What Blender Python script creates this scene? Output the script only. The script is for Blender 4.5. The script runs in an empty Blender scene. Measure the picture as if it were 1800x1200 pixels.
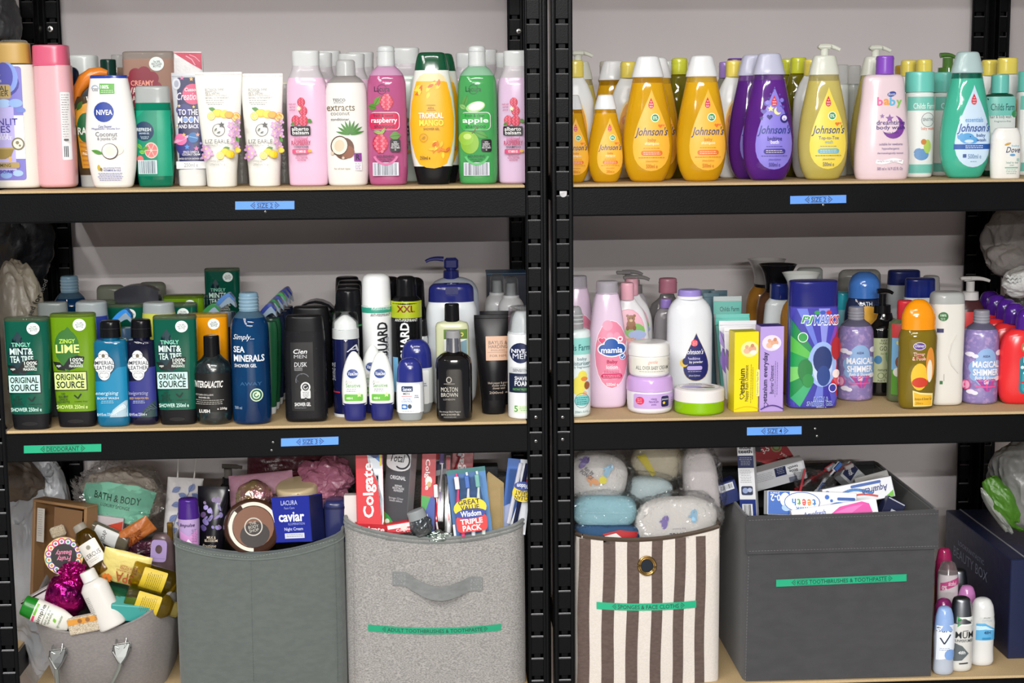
import bpy, math, random
import numpy as np
from mathutils import Vector, Matrix, noise, Euler
PI = math.pi
SC = bpy.context.scene
COL = SC.collection
# ---------------- camera ----------------
CAM = np.array([-.17027, -2.58708, -.14462]); YAW, PITCH, ROLL, FPX = .05068, .14513, .00953, 2735.4
def _axes():
    cy, sy, cp, sp = math.cos(YAW), math.sin(YAW), math.cos(PITCH), math.sin(PITCH)
    f = np.array([sy*cp, cy*cp, -sp]); r = np.array([cy, -sy, 0.]); d = -np.cross(r, f)
    c, s = math.cos(ROLL), math.sin(ROLL)
    return c*r+s*d, -s*r+c*d, f
AR, AD, AF = _axes()
cd = bpy.data.cameras.new('camera'); cam = bpy.data.objects.new('camera', cd); COL.objects.link(cam)
cam.matrix_world = Matrix(((AR[0], -AD[0], -AF[0], CAM[0]), (AR[1], -AD[1], -AF[1], CAM[1]), (AR[2], -AD[2], -AF[2], CAM[2]), (0, 0, 0, 1)))
cd.sensor_width = 36; cd.lens = FPX/1800*36; cd.clip_start = .05
SC.camera = cam
# ---------------- light ----------------
w = bpy.data.worlds.new('room'); SC.world = w; w.use_nodes = True
w.node_tree.nodes['Background'].inputs[0].default_value = (.80, .84, 1, 1)
w.node_tree.nodes['Background'].inputs[1].default_value = .34
def tube(x, y, z, lx, ly, power, rz=0, col=(1, .985, .96)):
    l = bpy.data.lights.new('ceiling_tube_light', 'AREA'); l.shape = 'RECTANGLE'; l.size = lx; l.size_y = ly; l.energy = power; l.color = col
    o = bpy.data.objects.new('ceiling_tube_light', l); COL.objects.link(o); o.location = (x, y, z); o.rotation_euler = (0, 0, rz)
    return o
tube(-.1, -2.3, 1.02, 1.5, .10, 62)
tube(-.5, -4.9, .98, 1.5, .10, 290)
tube(.7, -5.15, .98, 1.2, .10, 150)
tube(.1, -8.5, .98, 1.6, .12, 1050)
tube(-1.5, -2.6, 1.02, .07, 2.6, 60)
tube(-1.2, -2.6, 1.02, .05, 2.6, 40)
SC.view_settings.view_transform = 'Standard'; SC.view_settings.look = 'None'
SC.view_settings.exposure = -0.42; SC.view_settings.gamma = 1
SC.view_settings.use_curve_mapping = False
# ---------------- projection helpers ----------------
def proj(X, Y, Z):
    v = np.array([X, Y, Z])-CAM; z = v@AF
    return 900+FPX*(v@AR)/z, 600+FPX*(v@AD)/z
def at(px, py, Y):                     # point of the depth plane Y seen at that pixel
    d = AF*FPX+AR*(px-900)+AD*(py-600); t = (Y-CAM[1])/d[1]
    return CAM+d*t
def onz(px, py, Z):
    d = AF*FPX+AR*(px-900)+AD*(py-600); t = (Z-CAM[2])/d[2]
    return CAM+d*t
ZT, ZM, ZB = -.2616, -.6608, -1.1364
SH = {'T': ZT, 'M': ZM, 'B': ZB}
YW = .566
# ---------------- materials ----------------
def lin(h):
    if isinstance(h, (tuple, list)): return tuple(h[:3])+(1,)
    h = h.lstrip('#'); c = [int(h[i:i+2], 16)/255 for i in (0, 2, 4)]
    return tuple(v/12.92 if v <= .04045 else ((v+.055)/1.055)**2.4 for v in c)+(1,)
_M = {}
def mat(col, kind='pl', **k):
    key = (col, kind, tuple(sorted(k.items())))
    if key in _M: return _M[key]
    m = bpy.data.materials.new(f'{kind}_{str(col).lstrip("#")}'); m.use_nodes = True
    nt = m.node_tree; b = nt.nodes['Principled BSDF']; I = b.inputs
    I['Base Color'].default_value = lin(col)
    def noise_(scale, out='Fac', det=2, stretch=None):
        tc = nt.nodes.new('ShaderNodeTexCoord'); n = nt.nodes.new('ShaderNodeTexNoise'); n.inputs['Scale'].default_value = scale; n.inputs['Detail'].default_value = det
        if stretch:
            mp = nt.nodes.new('ShaderNodeMapping'); mp.inputs['Scale'].default_value = stretch
            nt.links.new(tc.outputs['Object'], mp.inputs[0]); nt.links.new(mp.outputs[0], n.inputs[0])
        else: nt.links.new(tc.outputs['Object'], n.inputs[0])
        return n
    def rough(n, lo, hi):
        r = nt.nodes.new('ShaderNodeMapRange'); r.inputs[3].default_value = lo; r.inputs[4].default_value = hi
        nt.links.new(n.outputs[0], r.inputs[0]); nt.links.new(r.outputs[0], I['Roughness'])
    def bump(n, st, d=.001):
        bp = nt.nodes.new('ShaderNodeBump'); bp.inputs['Strength'].default_value = st; bp.inputs['Distance'].default_value = d
        nt.links.new(n.outputs[0], bp.inputs['Height']); nt.links.new(bp.outputs[0], I['Normal'])
    def mix(n, c2, lo=.35, hi=.65):
        r = nt.nodes.new('ShaderNodeMapRange'); r.inputs[1].default_value = lo; r.inputs[2].default_value = hi
        mx = nt.nodes.new('ShaderNodeMix'); mx.data_type = 'RGBA'; mx.inputs[6].default_value = lin(col); mx.inputs[7].default_value = lin(c2)
        nt.links.new(n.outputs[0], r.inputs[0]); nt.links.new(r.outputs[0], mx.inputs[0]); nt.links.new(mx.outputs[2], I['Base Color'])
    if kind == 'pl':      # moulded plastic
        rough(noise_(60), k.get('r', .30)*.75-.03, k.get('r', .30)*.75+.05)
        if sum(lin(col)[:3]) < .12: I['Specular IOR Level'].default_value = .22
        I['Subsurface Weight'].default_value = 0
    elif kind == 'void':
        I['Specular IOR Level'].default_value = 0; I['Roughness'].default_value = 1
    elif kind == 'print':
        rough(noise_(90), .32, .46)
    elif kind == 'clear':  # see-through empty plastic
        I['Transmission Weight'].default_value = k.get('t', .8); rough(noise_(40), .04, k.get('r', .16)); I['IOR'].default_value = 1.25; I['Alpha'].default_value = k.get('a', .6)
    elif kind == 'frost':  # translucent milky cap
        I['Transmission Weight'].default_value = k.get('t', .35)*.5; rough(noise_(50), .22, .28); I['Alpha'].default_value = 1-.22*k.get('t', .35); I['Coat Weight'].default_value = .3; I['Coat Roughness'].default_value = .12; I['IOR'].default_value = 1.3
    elif kind == 'liq':    # tinted liquid behind glossy plastic
        I['Transmission Weight'].default_value = min(1, k.get('t', .55)*.8); rough(noise_(30), .02, .06); I['IOR'].default_value = k.get('ior', 1.12)
        I['Coat Weight'].default_value = .6; I['Coat Roughness'].default_value = .04
        e = k.get('c2')
        if e: mix(noise_(16, det=1, stretch=(1, 1, .6)), e)
    elif kind == 'gloss':
        rough(noise_(30), .06, .14); I['Coat Weight'].default_value = .3
    elif kind == 'metal':
        I['Metallic'].default_value = 1; rough(noise_(40), k.get('r', .25)-.06, k.get('r', .25)+.06)
    elif kind == 'foil':
        I['Metallic'].default_value = .85; n = noise_(k.get('s', 110), det=3); rough(noise_(50), .14, .32); bump(n, 1, .004)
        if k.get('c2'): mix(noise_(45), k['c2'])
    elif kind == 'glitter':
        n = noise_(k.get('s', 160), det=4); rough(noise_(50), .15, .3); mix(n, k.get('c2', '#ffffff'), .5, .72); I['Coat Weight'].default_value = .7; I['Coat Roughness'].default_value = .05
    elif kind == 'film':   # clear cellophane
        I['Transmission Weight'].default_value = 1; I['IOR'].default_value = 1.05; I['Roughness'].default_value = .08; I['Alpha'].default_value = k.get('a', .5)
        I['Specular IOR Level'].default_value = 1; bump(noise_(26, det=6), 1, .012); I['Coat Weight'].default_value = 1; I['Coat Roughness'].default_value = .06
    elif kind == 'bag':    # crinkled thin plastic or paper
        rough(noise_(30), k.get('r', .4)-.08, k.get('r', .4)+.1); bump(noise_(k.get('s', 26), det=6), 1, .006)
        if k.get('c2'): mix(noise_(9, det=4), k['c2'])
    elif kind == 'felt':
        n = noise_(900, det=3); bump(n, .5, .0015); I['Roughness'].default_value = .95; mix(noise_(k.get('s', 420), det=4, stretch=(1, 1, 2.2)), k.get('c2', col), .38, .62)
        I['Sheen Weight'].default_value = .2
    elif kind == 'sponge':
        bump(noise_(300, det=4), .6, .002); I['Roughness'].default_value = .9; I['Subsurface Weight'].default_value = 0
    elif kind == 'metalpaint':   # black powder coat with orange-peel
        I['Specular IOR Level'].default_value = .11; n = noise_(420, det=2); bump(n, .25, .0008); rough(noise_(8, det=3), .26, .46); mix(noise_(5, det=3), k.get('c2', col))
    elif kind == 'chip':
        n = noise_(500, det=4); mix(n, k['c2'], .3, .7); I['Roughness'].default_value = .7; bump(noise_(300), .2, .0005)
    elif kind == 'wall':
        n = noise_(3, det=4); mix(n, k['c2']); I['Roughness'].default_value = .85; bump(noise_(220, det=3), .12, .0008)
    else:
        I['Roughness'].default_value = .6
    m.diffuse_color = lin(col)
    _M[key] = m
    return m
# ---------------- objects ----------------
def mesh_obj(name, verts, faces, mats, parent=None, mi=None, smooth=True, loc=None):
    me = bpy.data.meshes.new(name); me.from_pydata([tuple(v) for v in verts], [], faces)
    if not isinstance(mats, (list, tuple)): mats = [mats]
    for m in mats: me.materials.append(m)
    if mi is not None: me.polygons.foreach_set('material_index', mi)
    if smooth is True: me.polygons.foreach_set('use_smooth', [True]*len(faces))
    elif isinstance(smooth, (int, float)) and smooth:
        me.polygons.foreach_set('use_smooth', [True]*len(faces)); me.set_sharp_from_angle(angle=smooth)
    me.update()
    o = bpy.data.objects.new(name, me); COL.objects.link(o)
    if parent: o.parent = parent
    if loc is not None: o.location = loc
    return o
def empty(name, loc=(0, 0, 0), rot=(0, 0, 0)):
    o = bpy.data.objects.new(name, None); COL.objects.link(o); o.location = loc; o.rotation_euler = rot; o.empty_display_size = .02
    return o
def tag(o, label, cat, group=None, kind=None):
    if label: o['label'] = label
    if cat: o['category'] = cat
    if group: o['group'] = group
    if kind: o['kind'] = kind
    return o
def structure(o):
    o['kind'] = 'structure'; return o
def dup(root, loc, label, group=None, rot=None):
    r = root.copy(); COL.objects.link(r); r.location = loc; r['label'] = label
    if rot is not None: r.rotation_euler = rot
    if group: r['group'] = group
    for ch in list(root.children):
        c = ch.copy(); COL.objects.link(c); c.parent = r
        for g in list(ch.children):
            d = g.copy(); COL.objects.link(d); d.parent = c
    return r
class MB:
    def __init__(s): s.v = []; s.f = []; s.mi = []
    def add(s, v, f, m=0):
        n = len(s.v); s.v += [tuple(p) for p in v]; s.f += [tuple(i+n for i in q) for q in f]; s.mi += [m]*len(f); return s
    def box(s, x0, x1, y0, y1, z0, z1, m=0, bev=0, M=None):
        if bev:
            b = min(bev, (x1-x0)*.45, (y1-y0)*.45, (z1-z0)*.45); X = (x0, x0+b, x1-b, x1); Yy = (y0, y0+b, y1-b, y1); Z = (z0, z0+b, z1-b, z1)
            v = []; idx = {}
            def V(i, j, k):
                if (i, j, k) not in idx: idx[(i, j, k)] = len(v); v.append((X[i], Yy[j], Z[k]))
                return idx[(i, j, k)]
            f = []
            for a, (p, q) in ((0, (1, 2)), (1, (0, 2)), (2, (0, 1))):
                for e in (0, 3):
                    def W(i, j):
                        t = [0, 0, 0]; t[a] = e; t[p] = i; t[q] = j; return V(*t)
                    fc = (W(1, 1), W(2, 1), W(2, 2), W(1, 2)); f.append(fc)
            for a in (0, 1, 2):
                p, q = [t for t in (0, 1, 2) if t != a]
                for e1 in (0, 3):
                    for e2 in (0, 3):
                        def W(i, first):
                            t = [0, 0, 0]; t[a] = i
                            t[p] = e1 if first else (1 if e1 == 0 else 2); t[q] = (1 if e2 == 0 else 2) if first else e2
                            return V(*t)
                        f.append((W(1, True), W(2, True), W(2, False), W(1, False)))
            for e1 in (0, 3):
                for e2 in (0, 3):
                    for e3 in (0, 3):
                        i1, i2, i3 = [1 if e == 0 else 2 for e in (e1, e2, e3)]
                        f.append((V(e1, i2, i3), V(i1, e2, i3), V(i1, i2, e3)))
            # consistent outward winding
            c = Vector(((x0+x1)/2, (y0+y1)/2, (z0+z1)/2)); g = []
            for q in f:
                P = [Vector(v[i]) for i in q]; n = (P[1]-P[0]).cross(P[2]-P[0])
                g.append(q if n.dot(sum(P, Vector())/len(P)-c) > 0 else q[::-1])
            f = g
        else:
            v = [(x, y, z) for x in (x0, x1) for y in (y0, y1) for z in (z0, z1)]
            f = [(0, 1, 3, 2), (4, 6, 7, 5), (0, 4, 5, 1), (2, 3, 7, 6), (0, 2, 6, 4), (1, 5, 7, 3)]
        if M: v = [tuple(M@Vector(p)) for p in v]
        return s.add(v, f, m)
    def tube(s, pts, r, n=8, m=0, cap=True):
        pts = [Vector(p) for p in pts]; v = []; f = []
        R = r if isinstance(r, (list, tuple)) else [r]*len(pts); up = Vector((.1, .2, 1)).normalized()
        for i, p in enumerate(pts):
            t = (pts[min(i+1, len(pts)-1)]-pts[max(i-1, 0)]).normalized()
            a = t.cross(up)
            if a.length < .05: a = t.cross(Vector((1, 0, 0)))
            a.normalize(); b = t.cross(a)
            for j in range(n): q = 2*PI*j/n; v.append(p+(a*math.cos(q)+b*math.sin(q))*R[i])
        for i in range(len(pts)-1):
            for j in range(n): f.append((i*n+j, i*n+(j+1) % n, (i+1)*n+(j+1) % n, (i+1)*n+j))
        if cap: f.append(tuple(range(n))[::-1]); f.append(tuple((len(pts)-1)*n+j for j in range(n)))
        return s.add(v, f, m)
    def obj(s, name, mats, parent=None, smooth=.6): return mesh_obj(name, s.v, s.f, mats, parent, s.mi, smooth)
def pchip(xs, ys, x):
    xs = np.asarray(xs, float); ys = np.asarray(ys, float); h = np.diff(xs); d = np.diff(ys)/h; m = np.zeros(len(xs))
    if len(xs) > 2:
        for i in range(1, len(xs)-1):
            if d[i-1]*d[i] > 0: w1 = 2*h[i]+h[i-1]; w2 = h[i]+2*h[i-1]; m[i] = (w1+w2)/(w1/d[i-1]+w2/d[i])
    m[0] = d[0]; m[-1] = d[-1]
    x = np.clip(x, xs[0], xs[-1]); i = np.clip(np.searchsorted(xs, x, side='right')-1, 0, len(xs)-2); t = (x-xs[i])/h[i]
    return (2*t**3-3*t**2+1)*ys[i]+(t**3-2*t**2+t)*h[i]*m[i]+(-2*t**3+3*t**2)*ys[i+1]+(t**3-t**2)*h[i]*m[i+1]
class Form:
    """stack of rounded sections: keys (z, half width, half depth); n = squareness of the section"""
    def __init__(s, keys, n=2.4, rt=0, rb=0, ox=0, smooth=True, n1=None):
        keys = sorted(keys); s.z0, s.z1 = keys[0][0], keys[-1][0]; s.n = n; s.n1 = n if n1 is None else n1; s.ox = ox; s.rt = rt; s.rb = rb
        K = np.array(keys); s.K = K; s.smooth = smooth
        s.f = (lambda c, z: pchip(K[:, 0], K[:, c], z)) if smooth else (lambda c, z: np.interp(z, K[:, 0], K[:, c]))
    def ab(s, z):
        z = min(max(z, s.z0), s.z1); a = float(s.f(1, z)); b = float(s.f(2, z)); sh = 0
        if s.rb and z-s.z0 < s.rb: q = 1-(z-s.z0)/s.rb; sh = s.rb*(1-math.sqrt(max(0, 1-q*q)))
        if s.rt and s.z1-z < s.rt: q = 1-(s.z1-z)/s.rt; sh = max(sh, s.rt*(1-math.sqrt(max(0, 1-q*q))))
        if sh: k = min(1, sh/max(a, 1e-6)); a -= sh; b -= min(sh, b*.95) if sh < a else sh*b/max(a+sh, 1e-6)
        return max(a, 1e-5), max(b, 1e-5)
    def nn(s, z): t = (z-s.z0)/max(s.z1-s.z0, 1e-6); return s.n+(s.n1-s.n)*t
    def front(s, x, z):
        a, b = s.ab(z); t = min(abs((x-s.ox)/a), .985); n = s.nn(z)
        return -b*(1-t**n)**(1/n), t
    def mesh(s, seg=40, rows=None, mi=None):
        zs = set()
        N = rows or max(4, min(30, int((s.z1-s.z0)/.006)))
        if not s.smooth: N = 2
        for i in range(N+1): zs.add(round(s.z0+(s.z1-s.z0)*i/N, 6))
        for k in s.K[:, 0]: zs.add(round(float(k), 6))
        if s.rb: zs |= {round(s.z0+s.rb*(1-math.cos(PI/2*i/5)), 6) for i in range(6)}
        if s.rt: zs |= {round(s.z1-s.rt*(1-math.cos(PI/2*i/5)), 6) for i in range(6)}
        zs = sorted({min(max(z, s.z0), s.z1) for z in zs if s.z0-2e-6 <= z <= s.z1+2e-6}); v = []; f = []
        for z in zs:
            a, b = s.ab(z); n = s.nn(z)
            for j in range(seg):
                q = 2*PI*(j+.5)/seg; c, d = math.cos(q), math.sin(q)
                v.append((s.ox+a*math.copysign(abs(c)**(2/n), c), b*math.copysign(abs(d)**(2/n), d), z))
        m = len(zs)
        for i in range(m-1):
            for j in range(seg): f.append((i*seg+j, i*seg+(j+1) % seg, (i+1)*seg+(j+1) % seg, (i+1)*seg+j))
        f.append(tuple(range(seg))[::-1]); f.append(tuple((m-1)*seg+j for j in range(seg)))
        return v, f, zs
# ---------------- flat artwork primitives (pixel units, y down) ----------------
_TX = {}
def text2d(t, b, sh):
    key = (t, b, sh)
    if key not in _TX:
        c = bpy.data.curves.new('lettering', 'FONT'); c.body = t; c.size = 1; c.resolution_u = 2; c.offset = b*.5; c.shear = sh; c.space_line = .85; c.align_x = 'CENTER'
        o = bpy.data.objects.new('lettering', c); COL.objects.link(o)
        me = o.to_mesh(); v = [(p.co.x, p.co.y) for p in me.vertices]; f = [tuple(p.vertices) for p in me.polygons]
        o.to_mesh_clear(); bpy.data.objects.remove(o); bpy.data.curves.remove(c)
        if v:
            xs = [p[0] for p in v]; ys = [p[1] for p in v]; x0, x1, y0, y1 = min(xs), max(xs), min(ys), max(ys)
            v = [((p[0]-x0)/max(x1-x0, 1e-6), (p[1]-y0)/max(y1-y0, 1e-6)) for p in v]
        _TX[key] = (v, f)
    return _TX[key]
def T(s, x0, y0, x1, y1, col, b=.0, sh=0, rot=0):
    v, f = text2d(s, b, sh); P = [(x0+(x1-x0)*a, y1-(y1-y0)*c) for a, c in v]
    if rot:
        cx, cy = (x0+x1)/2, (y0+y1)/2; c, d = math.cos(rot), math.sin(rot)
        P = [(cx+(x-cx)*c-(y-cy)*d, cy+(x-cx)*d+(y-cy)*c) for x, y in P]
    return [(P, f, col)]
def Poly(pts, col, rings=3, c=None):
    cx = sum(p[0] for p in pts)/len(pts) if c is None else c[0]; cy = sum(p[1] for p in pts)/len(pts) if c is None else c[1]
    v = [(cx, cy)]; f = []; n = len(pts)
    for k in range(1, rings+1):
        for p in pts: v.append((cx+(p[0]-cx)*k/rings, cy+(p[1]-cy)*k/rings))
    for j in range(n): f.append((0, 1+j, 1+(j+1) % n))
    for k in range(rings-1):
        for j in range(n): a = 1+k*n; b = a+n; f.append((a+j, b+j, b+(j+1) % n, a+(j+1) % n))
    return [(v, f, col)]
def rotp(P, cx, cy, r):
    c, d = math.cos(r), math.sin(r); return [(cx+(x-cx)*c-(y-cy)*d, cy+(x-cx)*d+(y-cy)*c) for x, y in P]
def RO(el, cx, cy, r): return [(rotp(v, cx, cy, r), f, c) for v, f, c in el]
def E(cx, cy, rx, ry, col, n=20, rings=None, rot=0):
    P = [(cx+rx*math.cos(2*PI*i/n), cy+ry*math.sin(2*PI*i/n)) for i in range(n)]
    return Poly(rotp(P, cx, cy, rot) if rot else P, col, rings or (5 if max(rx, ry) > 9 else 2 if max(rx, ry) > 4 else 1))
def G(x0, y0, x1, y1, col, nx=8, ny=8):     # full rectangle as a grid
    v = [(x0+(x1-x0)*i/nx, y0+(y1-y0)*j/ny) for j in range(ny+1) for i in range(nx+1)]
    return [(v, [(j*(nx+1)+i, j*(nx+1)+i+1, (j+1)*(nx+1)+i+1, (j+1)*(nx+1)+i) for j in range(ny) for i in range(nx)], col)]
def R(x0, y0, x1, y1, col, r=2):
    P = []; r = min(r, (x1-x0)/2, (y1-y0)/2)
    for cx, cy, a in ((x1-r, y1-r, 0), (x0+r, y1-r, 90), (x0+r, y0+r, 180), (x1-r, y0+r, 270)):
        for i in range(4): q = math.radians(a+30*i); P.append((cx+r*math.cos(q), cy+r*math.sin(q)))
    Q = []
    for i, p in enumerate(P):
        Q.append(p); q = P[(i+1) % len(P)]; L = math.hypot(q[0]-p[0], q[1]-p[1]); m = int(L/6)
        for j in range(1, m): Q.append((p[0]+(q[0]-p[0])*j/m, p[1]+(q[1]-p[1])*j/m))
    return Poly(Q, col, 5 if max(x1-x0, y1-y0) > 18 else 2)
def D(cx, y0, y1, hw, col):                 # tear drop, point up
    h = y1-y0; P = []
    for i in range(32):
        q = 2*PI*i/32; s_, c_ = math.sin(q), -math.cos(q)       # q=0 top
        y = y0+h*(1-math.cos(q))/2; wv = hw*1.3*abs(s_)*math.sin(min(q, 2*PI-q)/2)**1.5
        P.append((cx+math.copysign(wv, s_), y))
    return Poly(P, col, 6, (cx, y0+h*.62))
def S(cx, cy, r, col, n=5, k=.45, rot=0):
    P = [(cx+(r if i % 2 == 0 else r*k)*math.sin(PI*i/n+rot), cy-(r if i % 2 == 0 else r*k)*math.cos(PI*i/n+rot)) for i in range(2*n)]
    return Poly(P, col, 1)
def H(cx, cy, r, col):
    P = []
    for i in range(20): t = 2*PI*i/20; P.append((cx+r*math.sin(t)**3, cy-r*(.81*math.cos(t)-.31*math.cos(2*t)-.125*math.cos(3*t)-.06*math.cos(4*t))))
    return Poly(P, col, 1)
def L(x0, y0, x1, y1, w_, col):
    n = max(1, int(math.hypot(x1-x0, y1-y0)/5)); dx, dy = x1-x0, y1-y0; l = math.hypot(dx, dy) or 1; nx, ny = -dy/l*w_/2, dx/l*w_/2; v = []
    for i in range(n+1): t = i/n; v += [(x0+dx*t+nx, y0+dy*t+ny), (x0+dx*t-nx, y0+dy*t-ny)]
    return [(v, [(2*i, 2*i+2, 2*i+3, 2*i+1) for i in range(n)], col)]
def AR_(cx, cy, r, a0, a1, w_, col, n=14):      # arc stroke
    P = [(math.radians(a0+(a1-a0)*i/n)) for i in range(n+1)]; v = []
    for q in P: v += [(cx+(r-w_/2)*math.cos(q), cy+(r-w_/2)*math.sin(q)), (cx+(r+w_/2)*math.cos(q), cy+(r+w_/2)*math.sin(q))]
    return [(v, [(2*i, 2*i+1, 2*i+3, 2*i+2) for i in range(n)], col)]
def BC(x0, y0, x1, y1, col='#222222', bg='#e8edf2', seed=1, n=18):
    r = random.Random(seed); el = G(x0, y0, x1, y1, bg, 5, 2); x = x0+2
    while x < x1-2: w_ = r.choice((.6, .9, 1.4)); el += L(x, y0+1, x, y1-1, w_, col); x += w_+r.choice((.8, 1.2, 1.8))
    return el
def LN(x0, x1, y0, dy, n, col, w_=.7, seed=3):     # lines of small print
    r = random.Random(seed); el = []
    for i in range(n):
        m = (x1-x0)*r.uniform(0, .14); x = x0+m
        while x < x1-m-1: q = min(r.uniform(2, 5), x1-m-x); el += L(x, y0+i*dy, x+q, y0+i*dy, w_, col); x += q+.9
    return el
def CUR(pts, w_, col):
    el = []
    for i in range(len(pts)-1): el += L(*pts[i], *pts[i+1], w_, col)
    return el
# fruit, flowers
def raspberry(cx, cy, r, c1='#cf2f4c', c2='#e8607a'):
    el = E(cx, cy, r*.92, r*1.05, '#b3203c'); rn = random.Random(int(cx*7))
    for j in range(-3, 4):
        for i in range(-3, 4):
            x = cx+(i+.5*(j % 2))*r*.36; y = cy+j*r*.31
            if ((x-cx)/r)**2+((y-cy)/(r*1.1))**2 < .8: el += E(x, y, r*.19, r*.18, c2 if (i+j) % 2 else c1, 8, 1)
    return el
def leaf(cx, cy, l, w_, rot, col='#4e8c2e', vein='#2f6020'):
    P = []
    for i in range(14):
        t = i/7
        if t <= 1: P.append((cx-l/2+l*t, cy-w_/2*math.sin(PI*t)))
        else: P.append((cx+l/2-l*(t-1), cy+w_/2*math.sin(PI*(t-1))))
    P = rotp(P, cx, cy, rot); el = Poly(P, col, 1)
    a = rotp([(cx-l*.45, cy), (cx+l*.45, cy)], cx, cy, rot); return el+L(*a[0], *a[1], max(.4, w_*.06), vein)
def lemon(cx, cy, r, sl=False, c='#f0cf2a', rim='#e2b310'):
    el = E(cx, cy, r*1.15, r*.9, rim, 16, 1)+E(cx-r*.1, cy-r*.1, r*.95, r*.72, c, 14, 1)
    if sl:
        el = E(cx, cy, r, r, rim, 16, 1)+E(cx, cy, r*.86, r*.86, '#fbf2b8', 16, 1)
        for i in range(8): q = PI/4*i; el += Poly([(cx+r*.1*math.cos(q), cy+r*.1*math.sin(q)), (cx+r*.76*math.cos(q-.3), cy+r*.76*math.sin(q-.3)), (cx+r*.76*math.cos(q+.3), cy+r*.76*math.sin(q+.3))], c, 1)
    return el
def flower(cx, cy, r, col='#c88fc0', mid='#f3dd70', n=5):
    el = []
    for i in range(n): q = 2*PI*i/n+.3; el += E(cx+r*.55*math.cos(q), cy+r*.55*math.sin(q), r*.5, r*.36, col, 10, 1, q)
    return el+E(cx, cy, r*.22, r*.22, mid, 8, 1)
def fine(v, f, lim=4, ly=14):
    v = list(v); out = []; mid = {}
    st = [q for p in f for q in ([tuple(p)] if len(p) == 3 else [(p[0], p[i], p[i+1]) for i in range(1, len(p)-1)])]
    while st:
        t = st.pop(); b = None; bl = 0
        for i in range(3):
            a, c = t[i], t[(i+1) % 3]; d = max(abs(v[a][0]-v[c][0])/lim, abs(v[a][1]-v[c][1])/ly)
            if d > 1 and d > bl: bl = d; b = i
        if b is None or len(out)+len(st) > 12000: out.append(t); continue
        a, c, o = t[b], t[(b+1) % 3], t[(b+2) % 3]; k = (min(a, c), max(a, c))
        if k not in mid: mid[k] = len(v); v.append(((v[a][0]+v[c][0])/2, (v[a][1]+v[c][1])/2))
        m = mid[k]; st += [(a, m, o), (m, c, o)]
    return v, out
# ---------------- an item: everything of it is written in the photo's pixels, then scaled to metres ----------------
class It:
    def __init__(s, name, label, cat, cx, Y=None, y1=None, sh='T', group=None, b=24, cy=None, rot=(0, 0, 0)):
        """stands on shelf sh (front contact at depth Y or at pixel row y1), or, with cy, floats free centred on pixel (cx, cy) at depth Y"""
        s.free = cy is not None
        if s.free:
            P = at(cx, cy, Y); s.s = (P-CAM)@AF/FPX; s.cx = 0; s.y1 = 0; s.loc = Vector(P)
        else:
            z = SH[sh]
            if Y is None: P = onz(cx, y1, z)
            else:
                X = at(cx, 300, Y)[0]
                for _ in range(3):
                    py = proj(X, Y, z)[1]; X = at(cx, py, Y)[0]
                P = np.array([X, Y, z]); y1 = py
            s.s = (P-CAM)@AF/FPX; s.loc = Vector((P[0]+0, P[1]+b*s.s, z+.0002)); s.cx = cx; s.y1 = y1
            X = at(cx, y1, s.loc.y)[0]; s.loc.x = X; s.s *= (s.loc.y-CAM[1])/(P[1]-CAM[1])*.5+.5
        s.b = b; s.root = empty(name, s.loc, rot); tag(s.root, label, cat, group); s.form = None
    def P(s, x, y): return ((x-s.cx)*s.s, (s.y1-y)*s.s)
    def part(s, name, prof, m, n=2.4, b=None, rt=0, rb=0, ox=0, smooth=True, fill=None, form=False, seg=40, parent=None, n1=None, rows=None, label=None):
        """prof: (pixel row, half width[, half depth]); a part with form=True carries the artwork"""
        K = []; b = s.b if b is None else b; mx = max(p[1] for p in prof)
        for p in prof: K.append(((s.y1-p[0])*s.s, p[1]*s.s, (p[2] if len(p) > 2 else b*p[1]/mx)*s.s))
        F = Form(K, n, rt*s.s, rb*s.s, ox*s.s, smooth, n1); v, f, zs = F.mesh(seg, rows); mi = None
        if fill is not None:
            zf = (s.y1-fill)*s.s; mi = [1 if sum(v[i][2] for i in q)/len(q) > zf else 0 for q in f]
        o = mesh_obj(name, v, f, m, parent or s.root, mi, .7)
        if form or s.form is None: s.form = F
        if label: o['label'] = label
        return o
    def art(s, name, els, parent=None, form=None, flat=False, eps=.0003, label=None, yo=0):
        F = form or s.form; V = []; Fc = []; MI = []; mats = []; ix = {}
        for k, (v, f, c) in enumerate(els):
            if not flat and F is not None: v, f = fine(v, f)
            n = len(V); e = eps+.00004*k
            for x, y in v:
                X, Z = s.P(x, y)
                if flat or F is None: V.append((X, yo*s.s-e, Z))
                else:
                    Y, t = F.front(X, Z); V.append((X, Y-e*(1+2*t*t+4*t**8), Z))
            if c not in ix: ix[c] = len(mats); mats.append(c if not isinstance(c, str) else mat(c, 'print'))
            for q in f: Fc.append(tuple(i+n for i in q)); MI.append(ix[c])
        o = mesh_obj(name, V, Fc, mats, parent or s.root, MI, True)
        if label: o['label'] = label
        return o
    def box(s, name, x0, x1, y0, y1, d0, d1, m, bev=1, parent=None, label=None):      # pixel box, d0..d1 = depth in pixels from the item's middle
        a = s.P(x0, y1); c = s.P(x1, y0); o = MB().box(a[0], c[0], d0*s.s, d1*s.s, a[1], c[1], bev=bev*s.s).obj(name, m, parent or s.root, .6)
        if label: o['label'] = label
        return o
def again(it, cx, Y, label, group=None, sh='T', rz=0):
    X = at(cx, 300, Y)[0]
    for _ in range(3): py = proj(X, Y, SH[sh])[1]; X = at(cx, py, Y+it.b*it.s)[0]
    return dup(it.root, (X, Y+it.b*it.s, SH[sh]+.0002), label, group, (0, 0, rz))
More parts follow.
